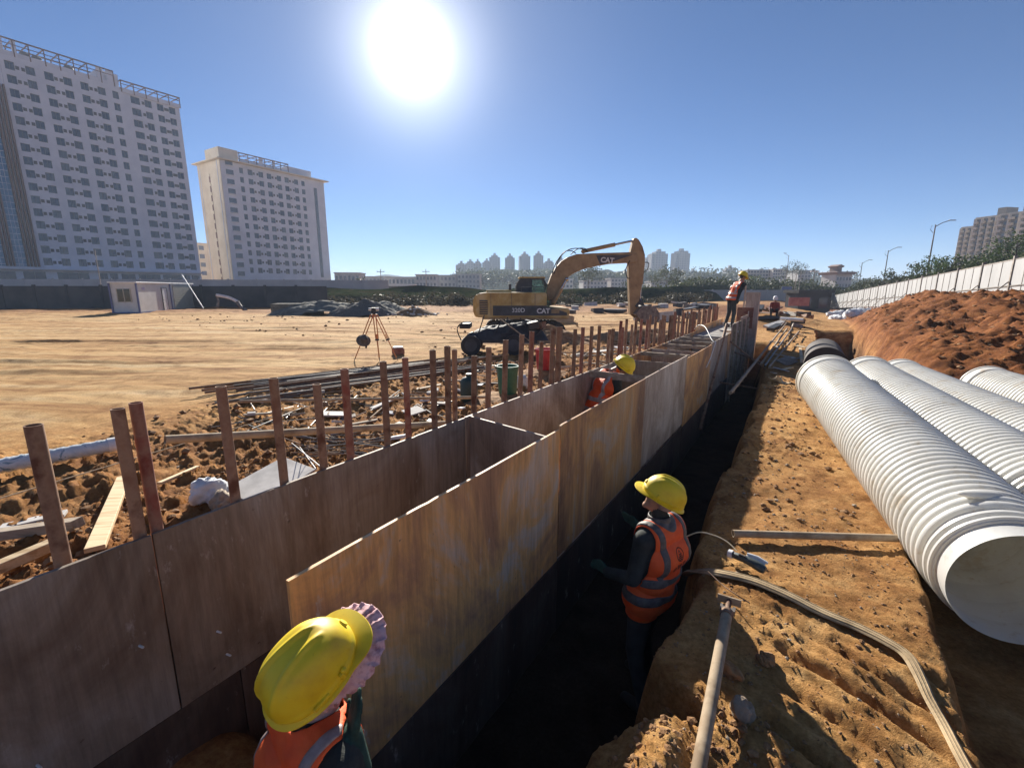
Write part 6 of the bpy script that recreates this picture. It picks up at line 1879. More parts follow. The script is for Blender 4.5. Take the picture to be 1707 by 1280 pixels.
for k, (a, b) in enumerate(((-6, -2), (0, 3), (4.5, 8), (10, 15), (15.8, 22.0), (23, 25.5), (27, 28.5), (30, 33.5))):
    f = MB().box(((a + b) / 2, 0.03, 3.8), (b - a, 0.10, 3.2)).build('shop_bay', M['pane_dark'], t2)
    MB().box(((a + b) / 2, 0.09, 3.8), (0.10, 0.06, 3.2)).build('mullion', M['win_frame'], f)
# ---------- low block seen between the two towers
def block_building(name, label, c, rz, size, floors, bays, wall, cat='building', glass='pane_grey', roof=0.4, ww=0.55, wh=0.5, parapet=True):
    root = empty(name, c, rz, label, cat)
    w, d, h = size
    MB().box((0, d / 2, h / 2), (w, d, h)).build('wall', M[wall], root)
    MB().box((0, d / 2, h + roof / 2), (w + 0.5, d + 0.5, roof)).build('roof', M[wall], root)
    bw, fh = w / bays, h / floors
    me = MB().box((0, 0, 0), (bw * ww, 0.10, fh * wh)).mesh('window'); me.materials.append(M[glass])
    for j in range(floors):
        for k in range(bays):
            o = link(bpy.data.objects.new('window', me), root); o.location = (-w / 2 + bw * (k + 0.5), -0.02, fh * (j + 0.52))
    return root
q = at_d(344, 480, 210); block_building('office_block', 'cream five storey block between the two tall towers', (q.x, q.y, 0), -AZ + R(90), (26, 12, 22), 6, 7, 'tower_cream')
M['white_wall'] = wall_mat('white_render', (0.40, 0.40, 0.40), (0.50, 0.50, 0.49))
M['grey_wall'] = wall_mat('grey_render', (0.26, 0.27, 0.28), (0.35, 0.355, 0.36))
low = [(560, 600, 456, 'cream low house right beside the second tower', 'white_wall', 2, 6, 190), (603, 648, 462, 'low pale house with dark trees before it', 'grey_wall', 2, 7, 230), (640, 700, 463, 'long low pale building behind the utility pole', 'white_wall', 2, 9, 215),
       (694, 728, 459, 'white three storey house with small windows', 'white_wall', 3, 6, 205), (727, 760, 460, 'pale house with pilasters beside the white house', 'grey_wall', 3, 5, 225), (757, 800, 458, 'grey four storey house below the hazy towers', 'grey_wall', 4, 7, 240)]
for (x0, x1, yt, lab, wm, fl_, bays, d) in low:
    a, b = at_d(x0, 484, d), at_d(x1, 484, d); t = at_d((x0 + x1) / 2, yt, d)
    block_building('house', lab, ((a.x + b.x) / 2, a.y, 0), R(random.uniform(-8, 8)), ((b - a).length, 12, t.z), fl_, bays, wm)
for (x0, x1, yt, lab, wm, fl_, bays, d) in ((925, 955, 466, 'pale house seen under the foot of the boom', 'white_wall', 3, 5, 250), (972, 1012, 469, 'white house seen under the middle of the boom', 'white_wall', 3, 7, 235), (1018, 1046, 465, 'grey house seen just left of the excavator stick', 'grey_wall', 4, 5, 260), (1085, 1135, 470, 'long grey house right of the excavator stick', 'grey_wall', 3, 8, 240)):
    a, b = at_d(x0, 484, d), at_d(x1, 484, d); t = at_d((x0 + x1) / 2, yt, d)
    block_building('house', lab, ((a.x + b.x) / 2, a.y, 0), R(random.uniform(-8, 8)), ((b - a).length, 12, t.z), fl_, bays, wm)
q = at_d(664, 484, 120); tk = MB().box((0, 0, 2.5), (9.0, 4.0, 0.25)).build('shed_roof', M['white']); tk.location = (q.x, q.y, 0.5)
sh = empty('open_shed', (q.x, q.y, 0.0), 0, 'low shed with bright white roof beyond the gravel heaps', 'shed')
tk.parent = sh; tk.location = (0, 0, 0.6); tk.name = 'roof'
MB().box((0, 1.0, 1.4), (8.6, 2.0, 2.8)).build('wall', M['louver'], sh)

# ---------- hazy towers on the ridge far behind
M['far_wall'] = wall_mat('far_tower_wall', (0.26, 0.27, 0.29), (0.36, 0.36, 0.37))
def floors_mat():
    m, n, l, b = nodes_of('far_tower_floors')
    tc = n.new('ShaderNodeTexCoord'); sx = n.new('ShaderNodeSeparateXYZ'); l.new(tc.outputs['Object'], sx.inputs[0])
    def wave(out, f):
        mu = n.new('ShaderNodeMath'); mu.operation = 'MULTIPLY'; mu.inputs[1].default_value = f; l.new(out, mu.inputs[0])
        fr = n.new('ShaderNodeMath'); fr.operation = 'FRACT'; l.new(mu.outputs[0], fr.inputs[0])
        gt = n.new('ShaderNodeMath'); gt.operation = 'GREATER_THAN'; gt.inputs[1].default_value = 0.5; l.new(fr.outputs[0], gt.inputs[0])
        return gt.outputs[0]
    mm = n.new('ShaderNodeMath'); mm.operation = 'MULTIPLY'
    l.new(wave(sx.outputs[2], 1 / 3.0), mm.inputs[0]); l.new(wave(sx.outputs[0], 1 / 3.6), mm.inputs[1])
    l.new(mixc(n, l, mm.outputs[0], (0.22, 0.225, 0.24), (0.09, 0.10, 0.115)), b.inputs['Base Color'])
    b.inputs['Roughness'].default_value = 0.8
    return m
M['far_floors'] = floors_mat()
ridge = [(770, 440, 18), (785, 437, 16), (797, 437, 13), (812, 436, 14), (825, 427, 17), (850, 428, 16), (874, 425, 18), (897, 424, 16), (914, 436, 14), (934, 433, 16), (1078, 430, 12), (1094, 421, 27), (1131, 420, 26), (1152, 452, 12), (1213, 447, 16)]
place = {0: 'at the low end of the ridge', 1: 'second from the low end of the ridge', 2: 'third from the low end of the ridge', 3: 'just before the four tallest ridge towers', 4: 'first of the four tall ones over the cab', 5: 'second of the four tall ones over the cab',
         6: 'third and tallest of the four over the cab', 7: 'last of the four tall ones, next to the boom', 8: 'low one behind the boom foot', 9: 'half hidden behind the boom', 10: 'slim one peeping out beside the stick', 11: 'broad one right of the stick', 12: 'broad one farther right of the stick', 13: 'low one right of the two broad towers', 14: 'squat pale one left of the standing worker'}
RD = 620
for k, (px, py, w) in enumerate(ridge):
    d = RD + 25 * math.sin(k * 2.1)
    a = at_d(px, 484, d); t = at_d(px, py, d)
    wm = w * d / 767.0
    root = empty('far_tower', (a.x, a.y, 0), R(random.uniform(-12, 12)), 'hazy far apartment tower, ' + place[k], 'building', 'hazy towers on the ridge')
    h = t.z
    MB().box((0, 0, h / 2), (wm * 0.6, 14, h)).build('shaft', M['far_floors'], root)
    MB().box((-wm * 0.36, 1, h * 0.475), (wm * 0.28, 12, h * 0.95)).build('wing', M['far_floors'], root)
    MB().box((wm * 0.36, 1, h * 0.475), (wm * 0.28, 12, h * 0.95)).build('wing', M['far_floors'], root)
    MB().box((0, 0, h + 1.5), (wm * 0.22, 5, 3.5)).build('roof_house', M['far_wall'], root)
# wooded ridge and far blue hills
def hill_strip(name, label, profile, d, thick, mat, seed, amp, kind='structure', deps=None):
    """ridge of ground whose skyline follows the profile (pixels), rising from behind the site"""
    xs = np.linspace(profile[0][0], profile[-1][0], 160)
    ys = np.interp(xs, [p[0] for p in profile], [p[1] for p in profile])
    V = []; F = []
    n = len(xs); rows = 9
    for j in range(rows):
        f = j / (rows - 1)
        for x, y in zip(xs, ys):
            dd_ = d if deps is None else float(np.interp(x, [p[0] for p in profile], deps))
            t = at_d(float(x), float(y), dd_); b_ = at_d(float(x), 484, dd_)
            hgt = max(0.5, t.z + 0.5)
            prof = math.sin(f * math.pi / 2) ** 0.8 if f < 1 else 1.0
            depth = -thick * (1 - f)
            dirv = Vector((b_.x, b_.y, 0)).normalized()
            p = Vector((b_.x, b_.y, 0)) + dirv * depth
            z = hgt * prof + amp * float(fbm(np.array([p.x * 0.06]), np.array([p.y * 0.06 + j]), 3, seed)[0]) * (0.3 + f)
            V.append((p.x, p.y, z - 3.0 * (1 - f)))
    for j in range(rows - 1):
        for k in range(n - 1):
            F.append((j * n + k, j * n + k + 1, (j + 1) * n + k + 1, (j + 1) * n + k))
    me = bpy.data.meshes.new(name); me.from_pydata(V, [], F)
    for p_ in me.polygons: p_.use_smooth = True
    return tag(mesh_obj(name, me, mat), label, kind=kind)
M['scrub'] = mat_mix('scrub', (0.022, 0.034, 0.016), (0.055, 0.068, 0.032), 0.9, 0.95, bmp=0.8, bdist=0.6, c3=(0.075, 0.06, 0.035), spec=0.0)
M['hill'] = mat_mix('far_hill', (0.035, 0.05, 0.035), (0.06, 0.075, 0.05), 0.03, 0.95, bmp=0, spec=0.0)
hill_strip('hills', 'far blue hills', [(540, 470), (600, 464), (645, 458), (690, 464), (760, 470), (900, 466), (1100, 462), (1300, 462), (1460, 466), (1700, 470)], 1250, 300, M['hill'], 3, 2.0)
hill_strip('wooded_ridge', 'dark wooded ridge', [(740, 474), (770, 456), (830, 452), (930, 452), (1060, 456), (1180, 458), (1230, 459), (1280, 458), (1340, 462), (1420, 466), (1500, 470)], 560, 190, M['scrub'], 5, 4.0)
hill_strip('scrub_bank', 'scrubby bank beyond the site', [(480, 489), (540, 486), (620, 486), (700, 484), (800, 486), (900, 484), (1000, 484), (1120, 482), (1200, 480), (1300, 480), (1420, 482), (1500, 478)], 66, 14, M['scrub'], 7, 0.7, deps=[66, 66, 66, 66, 66, 68, 70, 76, 88, 110, 150, 190])
hill_strip('roadside_bank', 'green bank behind the white fence', [(1360, 490), (1420, 484), (1480, 474), (1540, 462), (1600, 449), (1700, 426), (1800, 405), (1900, 390)], 72, 10, M['scrub'], 9, 0.8, deps=[170, 140, 112, 90, 74, 58, 52, 50])

# ------------------------------------------------------------------ foliage
def leaf_mat(name, c1, c2):
    m, n, l, b = nodes_of(name)
    oi = n.new('ShaderNodeTexCoord'); f = noise(n, l, oi.outputs['Object'], 1.3, 5)
    c = ramp(n, l, f, [(0.3, c1), (0.7, c2)])
    l.new(c, b.inputs['Base Color']); b.inputs['Roughness'].default_value = 0.6; b.inputs['Specular IOR Level'].default_value = 0.25
    tr = n.new('ShaderNodeBsdfTranslucent'); l.new(c, tr.inputs['Color'])
    mx = n.new('ShaderNodeMixShader'); mx.inputs[0].default_value = 0.35
    out = [q for q in n if q.type == 'OUTPUT_MATERIAL'][0]
    l.new(b.outputs[0], mx.inputs[1]); l.new(tr.outputs[0], mx.inputs[2]); l.new(mx.outputs[0], out.inputs['Surface'])
    return m
M['leaf'] = leaf_mat('leaf_green', (0.022, 0.045, 0.012), (0.065, 0.10, 0.03))
M['leaf_dull'] = leaf_mat('leaf_dull', (0.03, 0.042, 0.02), (0.075, 0.085, 0.042))
M['leaf_grey'] = leaf_mat('leaf_grey', (0.035, 0.034, 0.024), (0.085, 0.075, 0.052))
M['bark'] = mat_mix('bark', (0.05, 0.038, 0.028), (0.11, 0.085, 0.065), 6, 0.95)
def leaves(rng, clumps, per, size):
    """leaf faces gathered round clump centres: uneven edge, gaps between clumps"""
    V = []; F = []
    for (c, r) in clumps:
        n = int(per * (r ** 1.5))
        d = rng.normal(size=(n, 3)); d /= np.linalg.norm(d, axis=1)[:, None]
        rad = r * rng.random(n) ** 0.4
        P = np.array(c) + d * rad[:, None] * np.array([1, 1, 0.75])
        for p in P:
            s = size * rng.uniform(0.6, 1.4)
            a = rng.normal(size=3); a /= np.linalg.norm(a); b = rng.normal(size=3); b -= a * (a @ b); b /= np.linalg.norm(b)
            k = len(V)
            V += [tuple(p - a * s), tuple(p - b * s * 0.45), tuple(p + a * s), tuple(p + b * s * 0.45)]
            F.append((k, k + 1, k + 2, k + 3))
    return V, F
def tree(label, base, h, spread, seed, mat='leaf', per=70, size=0.16, trunk=0.12, bare=0.0, cat='tree', name='tree', group=None):
    rng = np.random.default_rng(seed)
    root = empty(name, base, 0, label, cat, group)
    tb = MB(); clumps = []
    top = Vector((rng.normal() * 0.05 * h, rng.normal() * 0.05 * h, h * 0.72))
    tb.path([(0, 0, -0.4), tuple(top * 0.3), tuple(top * 0.65), tuple(top)], [trunk, trunk * 0.8, trunk * 0.5, trunk * 0.2], 8)
    n = 9
    for k in range(n):
        a = k * 2.4 + rng.uniform(-.4, .4); t = 0.30 + 0.62 * k / n
        s = top * t
        e = s + Vector((math.cos(a) * spread * rng.uniform(0.55, 1.0), math.sin(a) * spread * rng.uniform(0.55, 1.0), h * rng.uniform(0.08, 0.26)))
        m = lerp(s, e, 0.5) + Vector((0, 0, h * 0.03))
        tb.path([tuple(s), tuple(m), tuple(e)], [trunk * 0.4, trunk * 0.25, trunk * 0.08], 6)
        if rng.random() > bare:
            clumps.append((tuple(e), spread * rng.uniform(0.32, 0.55)))
            if rng.random() < 0.7: clumps.append((tuple(lerp(s, e, 0.65) + Vector((0, 0, 0.06 * h))), spread * rng.uniform(0.28, 0.45)))
    clumps.append((tuple(top + Vector((0, 0, h * 0.12))), spread * 0.45))
    tb.build('trunk', M['bark'], root, 60)
    V, F = leaves(rng, clumps, per, size)
    me = bpy.data.meshes.new('crown'); me.from_pydata(V, [], F); mesh_obj('crown', me, M[mat], root)
    return root
def bush_row(name, label, pts, r0, r1, n, seed, mat, per=40, size=0.25, kind='stuff', cat='foliage'):
    rng = np.random.default_rng(seed); clumps = []
    for k in range(n):
        t = rng.random() * (len(pts) - 1); i = int(t); f = t - i
        p = lerp(pts[i], pts[min(i + 1, len(pts) - 1)], f)
        r = rng.uniform(r0, r1)
        clumps.append(((p.x + rng.normal() * r1 * 0.6, p.y + rng.normal() * r1 * 0.9, p.z + r * rng.uniform(0.2, 0.9)), r))
    V, F = leaves(rng, clumps, per, size)
    me = bpy.data.meshes.new(name); me.from_pydata(V, [], F)
    return tag(mesh_obj(name, me, M[mat]), label, cat, kind=kind)
# trees behind the white fence
for k, (px, py, d, h, sp, lab, mt, br) in enumerate(((1548, 470, 62, 5.2, 2.6, 'dense green tree just behind the white fence, below the lamp', 'leaf', 0.0), (1520, 474, 66, 4.8, 1.7, 'thin half bare tree behind the white fence', 'leaf_dull', 0.55), (1470, 484, 74, 5.0, 2.2, 'round dull green tree behind the fence, second lamp', 'leaf_dull', 0.1),
      (1585, 462, 58, 4.4, 2.2, 'low bushy tree behind the fence beside the dense green tree', 'leaf', 0.1), (1490, 480, 80, 3.6, 1.8, 'small dull tree between the two fence trees', 'leaf_dull', 0.1), (1640, 452, 56, 4.0, 2.6, 'broad dark tree below the balcony block', 'leaf', 0.0), (1695, 440, 54, 5.6, 2.8, 'dark tree at the picture edge before the tall block', 'leaf', 0.0),
      (1440, 487, 90, 4.2, 2.0, 'small tree before the curved roof building', 'leaf_dull', 0.1))):
    q = at_d(px, py, d); tree(lab, (q.x, q.y, q.z - 1.4), h, sp, 40 + k, mt, 60, 0.17, 0.13, br)
q = [at_d(px, py, d) for px, py, d in ((1375, 494, 105), (1420, 488, 95), (1480, 480, 82), (1540, 470, 72), (1600, 458, 66), (1707, 436, 60), (1790, 420, 58))]
for p in q: p.z -= 0.6
bush_row('roadside_foliage', 'green undergrowth along the road behind the white fence', q, 0.8, 1.7, 120, 61, 'leaf_dull', 60, 0.20)
q = [at_d(px, py, d) for px, py, d in ((1060, 492, 88), (1150, 488, 92), (1230, 487, 95), (1300, 487, 98), (1380, 489, 104))]
for p in q: p.z -= 0.5
bush_row('scrub_foliage', 'dark scrub and bushes beyond the far end of the trench', q, 1.0, 2.6, 120, 63, 'leaf_dull', 42, 0.30)
q = [at_d(px, py, d) for px, py, d in ((500, 496, 58), (580, 496, 58), (680, 497, 57), (790, 498, 56), (900, 496, 58), (1060, 495, 62), (1160, 494, 68))]
for p in q: p.z -= 0.8
bush_row('scrub_foliage', 'low dark scrub beyond the gravel heaps and excavator', q, 0.5, 1.2, 170, 65, 'leaf_grey', 55, 0.20)
q = [at_d(px, py, d) for px, py, d in ((760, 462, 480), (900, 460, 490), (1060, 462, 500), (1200, 464, 480), (1300, 462, 470), (1420, 468, 440))]
q2_ = [at_d(px, py, d) for px, py, d in ((750, 474, 340), (860, 473, 350), (960, 474, 350), (1060, 473, 340), (1180, 474, 330), (1300, 474, 320))]
bush_row('slope_wood', 'dark wood on the lower slope behind the houses', q2_, 4, 8, 200, 69, 'leaf_dull', 3.2, 1.3)
bush_row('ridge_wood', 'hazy wood covering the ridge below the far towers', q, 4, 8, 120, 67, 'leaf_dull', 2.2, 1.5)
for k, (px, py, d, h, sp, lab, br) in enumerate(((556, 478, 100, 3.6, 1.5, 'sparse tree beside the second tower', 0.4), (596, 480, 104, 4.6, 1.9, 'dark tree before the low pale houses', 0.2), (980, 470, 150, 7.5, 4.0, 'pale hazy tree under the excavator boom', 0.1), (1112, 474, 140, 8.0, 4.6, 'hazy round tree right of the excavator stick', 0.0),
      (1322, 462, 230, 11, 5, 'tall dark tree right of the grid building', 0.0), (1248, 480, 120, 5.5, 3, 'green bushy tree behind the standing worker', 0.0), (1290, 482, 118, 4.0, 2.6, 'green palm like bush above the crouching worker', 0.1))):
    q = at_d(px, py, d); tree(lab, (q.x, q.y, max(0, q.z - 2.2)), h, sp, 80 + k, 'leaf' if k in (5, 6) else 'leaf_dull', 26, 0.30, 0.16, br)

# ------------------------------------------------------------------ white hoarding
M['hoard'] = mat_mix('white_hoarding', (0.30, 0.305, 0.31), (0.38, 0.385, 0.39), 0.6, 0.6, bmp=0.1)
A_, B_ = at_d(1690, 433, 27.5), at_d(1368, 497, 112)
fn = empty('hoarding_fence', (A_.x, A_.y, A_.z - 2.5), 0, 'long white panel hoarding with grey posts along the road', 'fence')
n_post = 21
dirv = (B_ - A_); Ld = dirv.length
start = A_ - dirv.normalized() * 9.0
tot = Ld + 9.0
base0 = Vector(fn.location)
hz_ = 2.5
pm = MB().box((0, 0, 0), (1, 0.05, 1)).mesh('panel'); pm.materials.append(M['hoard'])
step = 4.4; nn = int(tot / step)
for k in range(nn):
    p0 = start + dirv.normalized() * step * k; p1 = start + dirv.normalized() * step * (k + 1)
    ang = math.atan2(p1.y - p0.y, p1.x - p0.x)
    c = p0 - base0
    MB().box((c.x, c.y, c.z - hz_ / 2 + 0.05), (0.16, 0.16, hz_ + 0.3), ang).build('post', M['steel'], fn)
    for j in range(3):
        m = lerp(p0, p1, (j + 0.5) / 3) - base0
        o = link(bpy.data.objects.new('panel', pm), fn)
        o.location = (m.x, m.y, m.z - hz_ / 2); o.rotation_euler = (0, 0, ang); o.scale = (step / 3 - 0.05, 1, hz_)
        if j: 
            e = lerp(p0, p1, j / 3) - base0
            MB().box((e.x, e.y, e.z - hz_ / 2), (0.05, 0.09, hz_), ang).build('stile', M['steel'], fn)
    a, b = p0 - base0, p1 - base0
    MB().beam((a.x, a.y, a.z), (b.x, b.y, b.z), 0.08, 0.06).build('rail', M['steel'], fn)
    nrm = Vector((-math.sin(ang), math.cos(ang), 0))
    nrm = nrm if nrm.dot(-p0) > 0 else -nrm
    MB().beam((a.x + nrm.x * 0.06, a.y + nrm.y * 0.06, a.z - 1.55), (b.x + nrm.x * 0.06, b.y + nrm.y * 0.06, b.z - 1.55), 0.05, 0.06).build('rail', M['steel'], fn)
    MB().beam((a.x + nrm.x * 0.1, a.y + nrm.y * 0.1, a.z - 1.3), (a.x + nrm.x * 1.2, a.y + nrm.y * 1.2, a.z - 2.6), 0.06, 0.06).build('stay', M['steel'], fn)

# ------------------------------------------------------------------ street lamps, poles, signs beyond
def street_lamp(label, px, py0, py1, d, arm, hang=False):
    b, t = at_d(px, py0, d), at_d(px, py1, d)
    e = empty('street_lamp', (b.x, b.y, b.z - 3), 0, label, 'street lamp', 'street lamps along the road')
    H = t.z - b.z + 3
    lean = 0.0
    MB().tube((0, 0, 0), (0, 0, H), 0.11, 0.07, seg=10).build('pole', M['steel'], e, 40)
    MB().path([(0, 0, H - 0.3), (arm * 0.5, 0, H + 0.25), (arm, 0, H + 0.55)], 0.05, 8).build('arm', M['steel'], e, 40)
    MB().box((arm + 0.35, 0, H + 0.58), (0.9, 0.28, 0.10)).build('lamp_head', M['steel'], e, bevel=0.03)
    MB().path([(-0.5, 0, H - 0.1), (-0.62, 0, H - 0.7), (-0.2, 0, H - 1.1), (0, 0, H - 1.0)], 0.03, 6).build('bracket', M['steel'], e, 40)
street_lamp('tall street lamp over the dense fence tree, nearest of the row', 1550, 430, 376, 66, 1.9)
street_lamp('street lamp of middle height over the round dull tree', 1476, 450, 418, 92, 1.7)
street_lamp('small far street lamp beside the curved roof building', 1433, 468, 438, 112, 1.5)
street_lamp('faint far street lamp right of the grid building', 1310, 470, 426, 140, -1.6)
def pole(label, px, y0, y1, d, cross=True, r=0.12):
    b, t = at_d(px, y0, d), at_d(px, y1, d)
    e = empty('utility_pole', (b.x, b.y, b.z - 2.0), 0, label, 'utility pole'); H = t.z - b.z + 2.0
    MB().tube((0, 0, 0), (0, 0, H), r, r * 0.7, seg=8).build('shaft', M['concrete'], e, 40)
    if cross:
        MB().box((0, 0, H - 0.6), (1.8, 0.12, 0.12)).build('crossarm', M['dark_metal'], e)
        for x in (-0.8, 0, 0.8): MB().tube((x, 0, H - 0.54), (x, 0, H - 0.30), 0.05, seg=6).build('insulator', M['white'], e)
pole('utility pole standing before the long low pale building', 636, 482, 449, 108)
pole('utility pole with crossarm before the white three storey house', 711, 482, 449, 112)
pole('thin pole at the foot of the tall grey tower', 170, 486, 418, 60, False, 0.07)
pole('pale post beside the blue sign board', 1322, 505, 455, 72, False, 0.07)
pole('thin pale post before the blue sign board', 1330, 497, 451, 80, False, 0.06)
q = at_d(1355, 478, 150)
e = empty('lamp_mast', (q.x, q.y, 0), 0, 'tall floodlight mast with ring of lamps beside the wood', 'mast')
H = at_d(1355, 449, 150).z
MB().tube((0, 0, 0), (0, 0, H), 0.22, 0.12, seg=10).build('shaft', M['steel'], e, 40)
MB().lathe([(0.15, 0), (1.0, 0.1), (1.0, 0.3), (0.15, 0.4)], 18, M=Matrix.Translation((0, 0, H - 0.8))).build('lamp_ring', M['steel'], e, 40)
for k in range(6): MB().box((math.cos(k * 1.05) * 1.1, math.sin(k * 1.05) * 1.1, H - 0.75), (0.5, 0.5, 0.35), k * 1.05).build('floodlight', M['white'], e)
q = at_d(1311, 484, 90)
e = empty('sign_board', (q.x, q.y, 0.2), 0, 'dark blue sign board on two posts beyond the trench', 'sign')
zc = at_d(1311, 488, 90).z - 0.2
zc = max(zc, 1.6)
MB().box((0, 0, zc), (1.9, 0.1, 1.5)).build('board', M['blue_trim'], e)
for x in (-0.75, 0.75): MB().tube((x, 0.1, -0.6), (x, 0.1, zc + 0.6), 0.06, seg=8).build('post', M['steel'], e)
# grid-fronted blocks, squat block and the curved-roof building on the skyline
for (x0, x1, yt, d, fl_, bays, lab, wm) in ((1244, 1287, 451, 260, 7, 9, 'grey grid fronted office block behind the standing worker', 'grey_wall'), (1286, 1308, 450, 255, 8, 6, 'pale grid fronted office block beside the tall dark tree', 'white_wall'), (1328, 1348, 452, 270, 6, 4, 'green grey block right of the tall dark tree', 'grey_wall')):
    a, b, t = at_d(x0, 484, d), at_d(x1, 484, d), at_d(x0, yt, d)
    block_building('office_block', lab, ((a.x + b.x) / 2, a.y, 0), R(-6), ((b - a).length, 14, t.z), fl_, bays, wm, glass='pane_dark', ww=0.7, wh=0.6)
a, b = at_d(1388, 484, 180), at_d(1420, 484, 180)
pg = empty('pavilion', ((a.x + b.x) / 2, a.y, 0), R(4), 'pavilion with upturned dark eaves on the skyline over the fence end', 'building')
w = (b - a).length; hz2 = at_d(1400, 458, 180).z
MB().box((0, 4, hz2 / 2), (w * 0.86, 8, hz2)).build('wall', M['white_wall'], pg)
for j in range(2):
    for k in range(5): MB().box((-w * 0.34 + k * w * 0.17, -0.03, hz2 - 1.6 - j * 2.6), (0.8, 0.1, 1.2)).build('window', M['pane_grey'], pg)
MB().prism([(-w * 0.56, hz2 + 0.9), (-w * 0.46, hz2), (w * 0.46, hz2), (w * 0.56, hz2 + 0.9), (w * 0.40, hz2 + 1.1), (-w * 0.40, hz2 + 1.1)], -1, 9).build('roof', M['tower_brown'], pg)
MB().box((-w * 0.2, 3, hz2 + 1.9), (w * 0.26, 4, 1.6)).build('turret', M['tower_brown'], pg)
MB().prism([(-w * 0.40, hz2 + 3.2), (-w * 0.33, hz2 + 2.7), (-w * 0.07, hz2 + 2.7), (0, hz2 + 3.2), (-w * 0.2, hz2 + 3.9)], 0.4, 5.6).build('turret_roof', M['tower_brown'], pg)
# apartment blocks on the right, stepping up out of the trees
M['apt_wall'] = wall_mat('apartment_wall', (0.19, 0.165, 0.14), (0.26, 0.225, 0.19))
M['apt_pale'] = wall_mat('apartment_pale', (0.46, 0.42, 0.36), (0.58, 0.53, 0.46))
def ribbed_block(label, px0, px1, pyt, d, ribs, floors=14):
    a, b, t = at_d(px0, 470, d), at_d(px1, 470, d), at_d((px0 + px1) / 2, pyt, d)
    root = empty('apartment_block', ((a.x + b.x) / 2, a.y, 0), -math.atan2((a.x + b.x) / 2, a.y) - R(32), label, 'building')
    w, h = (b - a).length, t.z
    MB().box((0, 8, h / 2), (w, 15, h)).build('wall', M['apt_wall'], root)
    MB().box((0, 8, h + 0.3), (w + 0.6, 15.6, 0.6)).build('roof_edge', M['apt_pale'], root)
    MB().box((w * 0.1, 7, h + 2.0), (w * 0.3, 6, 3.2)).build('roof_house', M['apt_wall'], root)
    fh = h / floors
    bal = MB().box((0, -0.55, 0), (w / ribs * 0.34, 1.1, fh * 0.42)).mesh('balcony'); bal.materials.append(M['apt_pale'])
    win = MB().box((0, -0.02, 0), (w / ribs * 0.30, 0.12, fh * 0.55)).mesh('window'); win.materials.append(M['pane_dark'])
    for k in range(ribs):
        u = -w / 2 + w * (k + 0.5) / ribs
        MB().box((u - w / ribs * 0.38, -0.5, h / 2 - 0.02), (w / ribs * 0.14, 1.1, h)).build('pilaster', M['apt_pale'], root)
        for j in range(floors):
            o = link(bpy.data.objects.new('balcony', bal), root); o.location = (u - w / ribs * 0.12, 0, fh * (j + 0.28))
            o = link(bpy.data.objects.new('window', win), root); o.location = (u + w / ribs * 0.24, 0, fh * (j + 0.55))
    return root
ribbed_block('brown apartment block with pale balconies, lowest of the stepped group', 1588, 1612, 382, 190, 3)
ribbed_block('brown apartment block with pale balconies in the middle of the stepped group', 1610, 1648, 366, 178, 4)
ribbed_block('tall brown apartment block at the picture edge above the trees', 1648, 1690, 360, 168, 3)
ribbed_block('dark apartment block cut by the picture edge', 1688, 1760, 353, 158, 4)

# ------------------------------------------------------------------ dark boundary wall on the far left, gravel heaps
M['dark_wall'] = mat_mix('dark_boundary_wall', (0.045, 0.05, 0.055), (0.085, 0.088, 0.09), 0.6, 0.85, bmp=0.3, bdist=0.03)
M['blue_grey'] = mat_mix('pale_boundary_wall', (0.30, 0.31, 0.33), (0.38, 0.385, 0.40), 0.5, 0.8, bmp=0.2)
def boundary(label, pts, h, mat, name='boundary_wall', bay=3.0):
    pts = [Vector(p) for p in pts]
    root = empty(name, pts[0], 0, label, 'wall')
    for a, b in zip(pts, pts[1:]):
        n = max(1, int((b - a).length / bay))
        for k in range(n):
            p, q = lerp(a, b, k / n) - pts[0], lerp(a, b, (k + 1) / n) - pts[0]
            ang = math.atan2(q.y - p.y, q.x - p.x); m = (p + q) / 2
            MB().box((m.x, m.y, h / 2 - 0.1), ((q - p).length - 0.03, 0.12, h + 0.2), ang).build('wall_panel', M[mat], root)
            MB().box((p.x, p.y, h / 2), (0.22, 0.22, h + 0.25), ang).build('pier', M[mat], root)
    return root
boundary('dark sheet wall along the far left side of the site', [(-75, 47.5, 0), (-46, 48.5, 0), (-20.5, 52, 0)], 2.35, 'dark_wall')
boundary('pale blue grey wall running before the two tall towers', [(-110, 70, 0), (-60, 76, 0), (-22, 84, 0)], 3.6, 'blue_grey', bay=4.0)
boundary('low grey wall far behind the excavator arm', [(8, 86, 0), (40, 84, 0), (66, 96, -0.5)], 1.9, 'blue_grey', bay=4.0)
M['heap_net'] = mat_mix('netted_gravel', (0.11, 0.11, 0.09), (0.21, 0.20, 0.165), 3.0, 0.95, bmp=0.5, bdist=0.04)
for (px, py, d, sz, mt, lab, seed, sh_) in ((540, 523, 37, (4.6, 2.2, 1.15), 'heap_net', 'long grey green covered heap behind the tripod', 41, 0.55), (610, 522, 36, (3.0, 2.0, 1.25), 'gravel', 'pointed grey gravel heap just behind the tripod', 43, 0.9), (640, 521, 38.5, (2.4, 2.0, 1.0), 'heap_net', 'low grey heap between gravel and white rubble', 45, 0.8)):
    q = at_d(px, py, d); hump('gravel_heap', (q.x, q.y, gz(q.x, q.y)), sz, mt, lab, 'heap', seed, 0.1, sh_)
q = at_d(497, 521, 37); tag(MB().box((q.x, q.y, 0.45), (3.6, 1.4, 0.9), 0.05).build('material_stack', M['heap_net']), 'flat topped grey stack at the end of the covered heap', 'stack')
rng = np.random.default_rng(77)
q = at_d(690, 521, 36)
V = []; F = []
mb = MB()
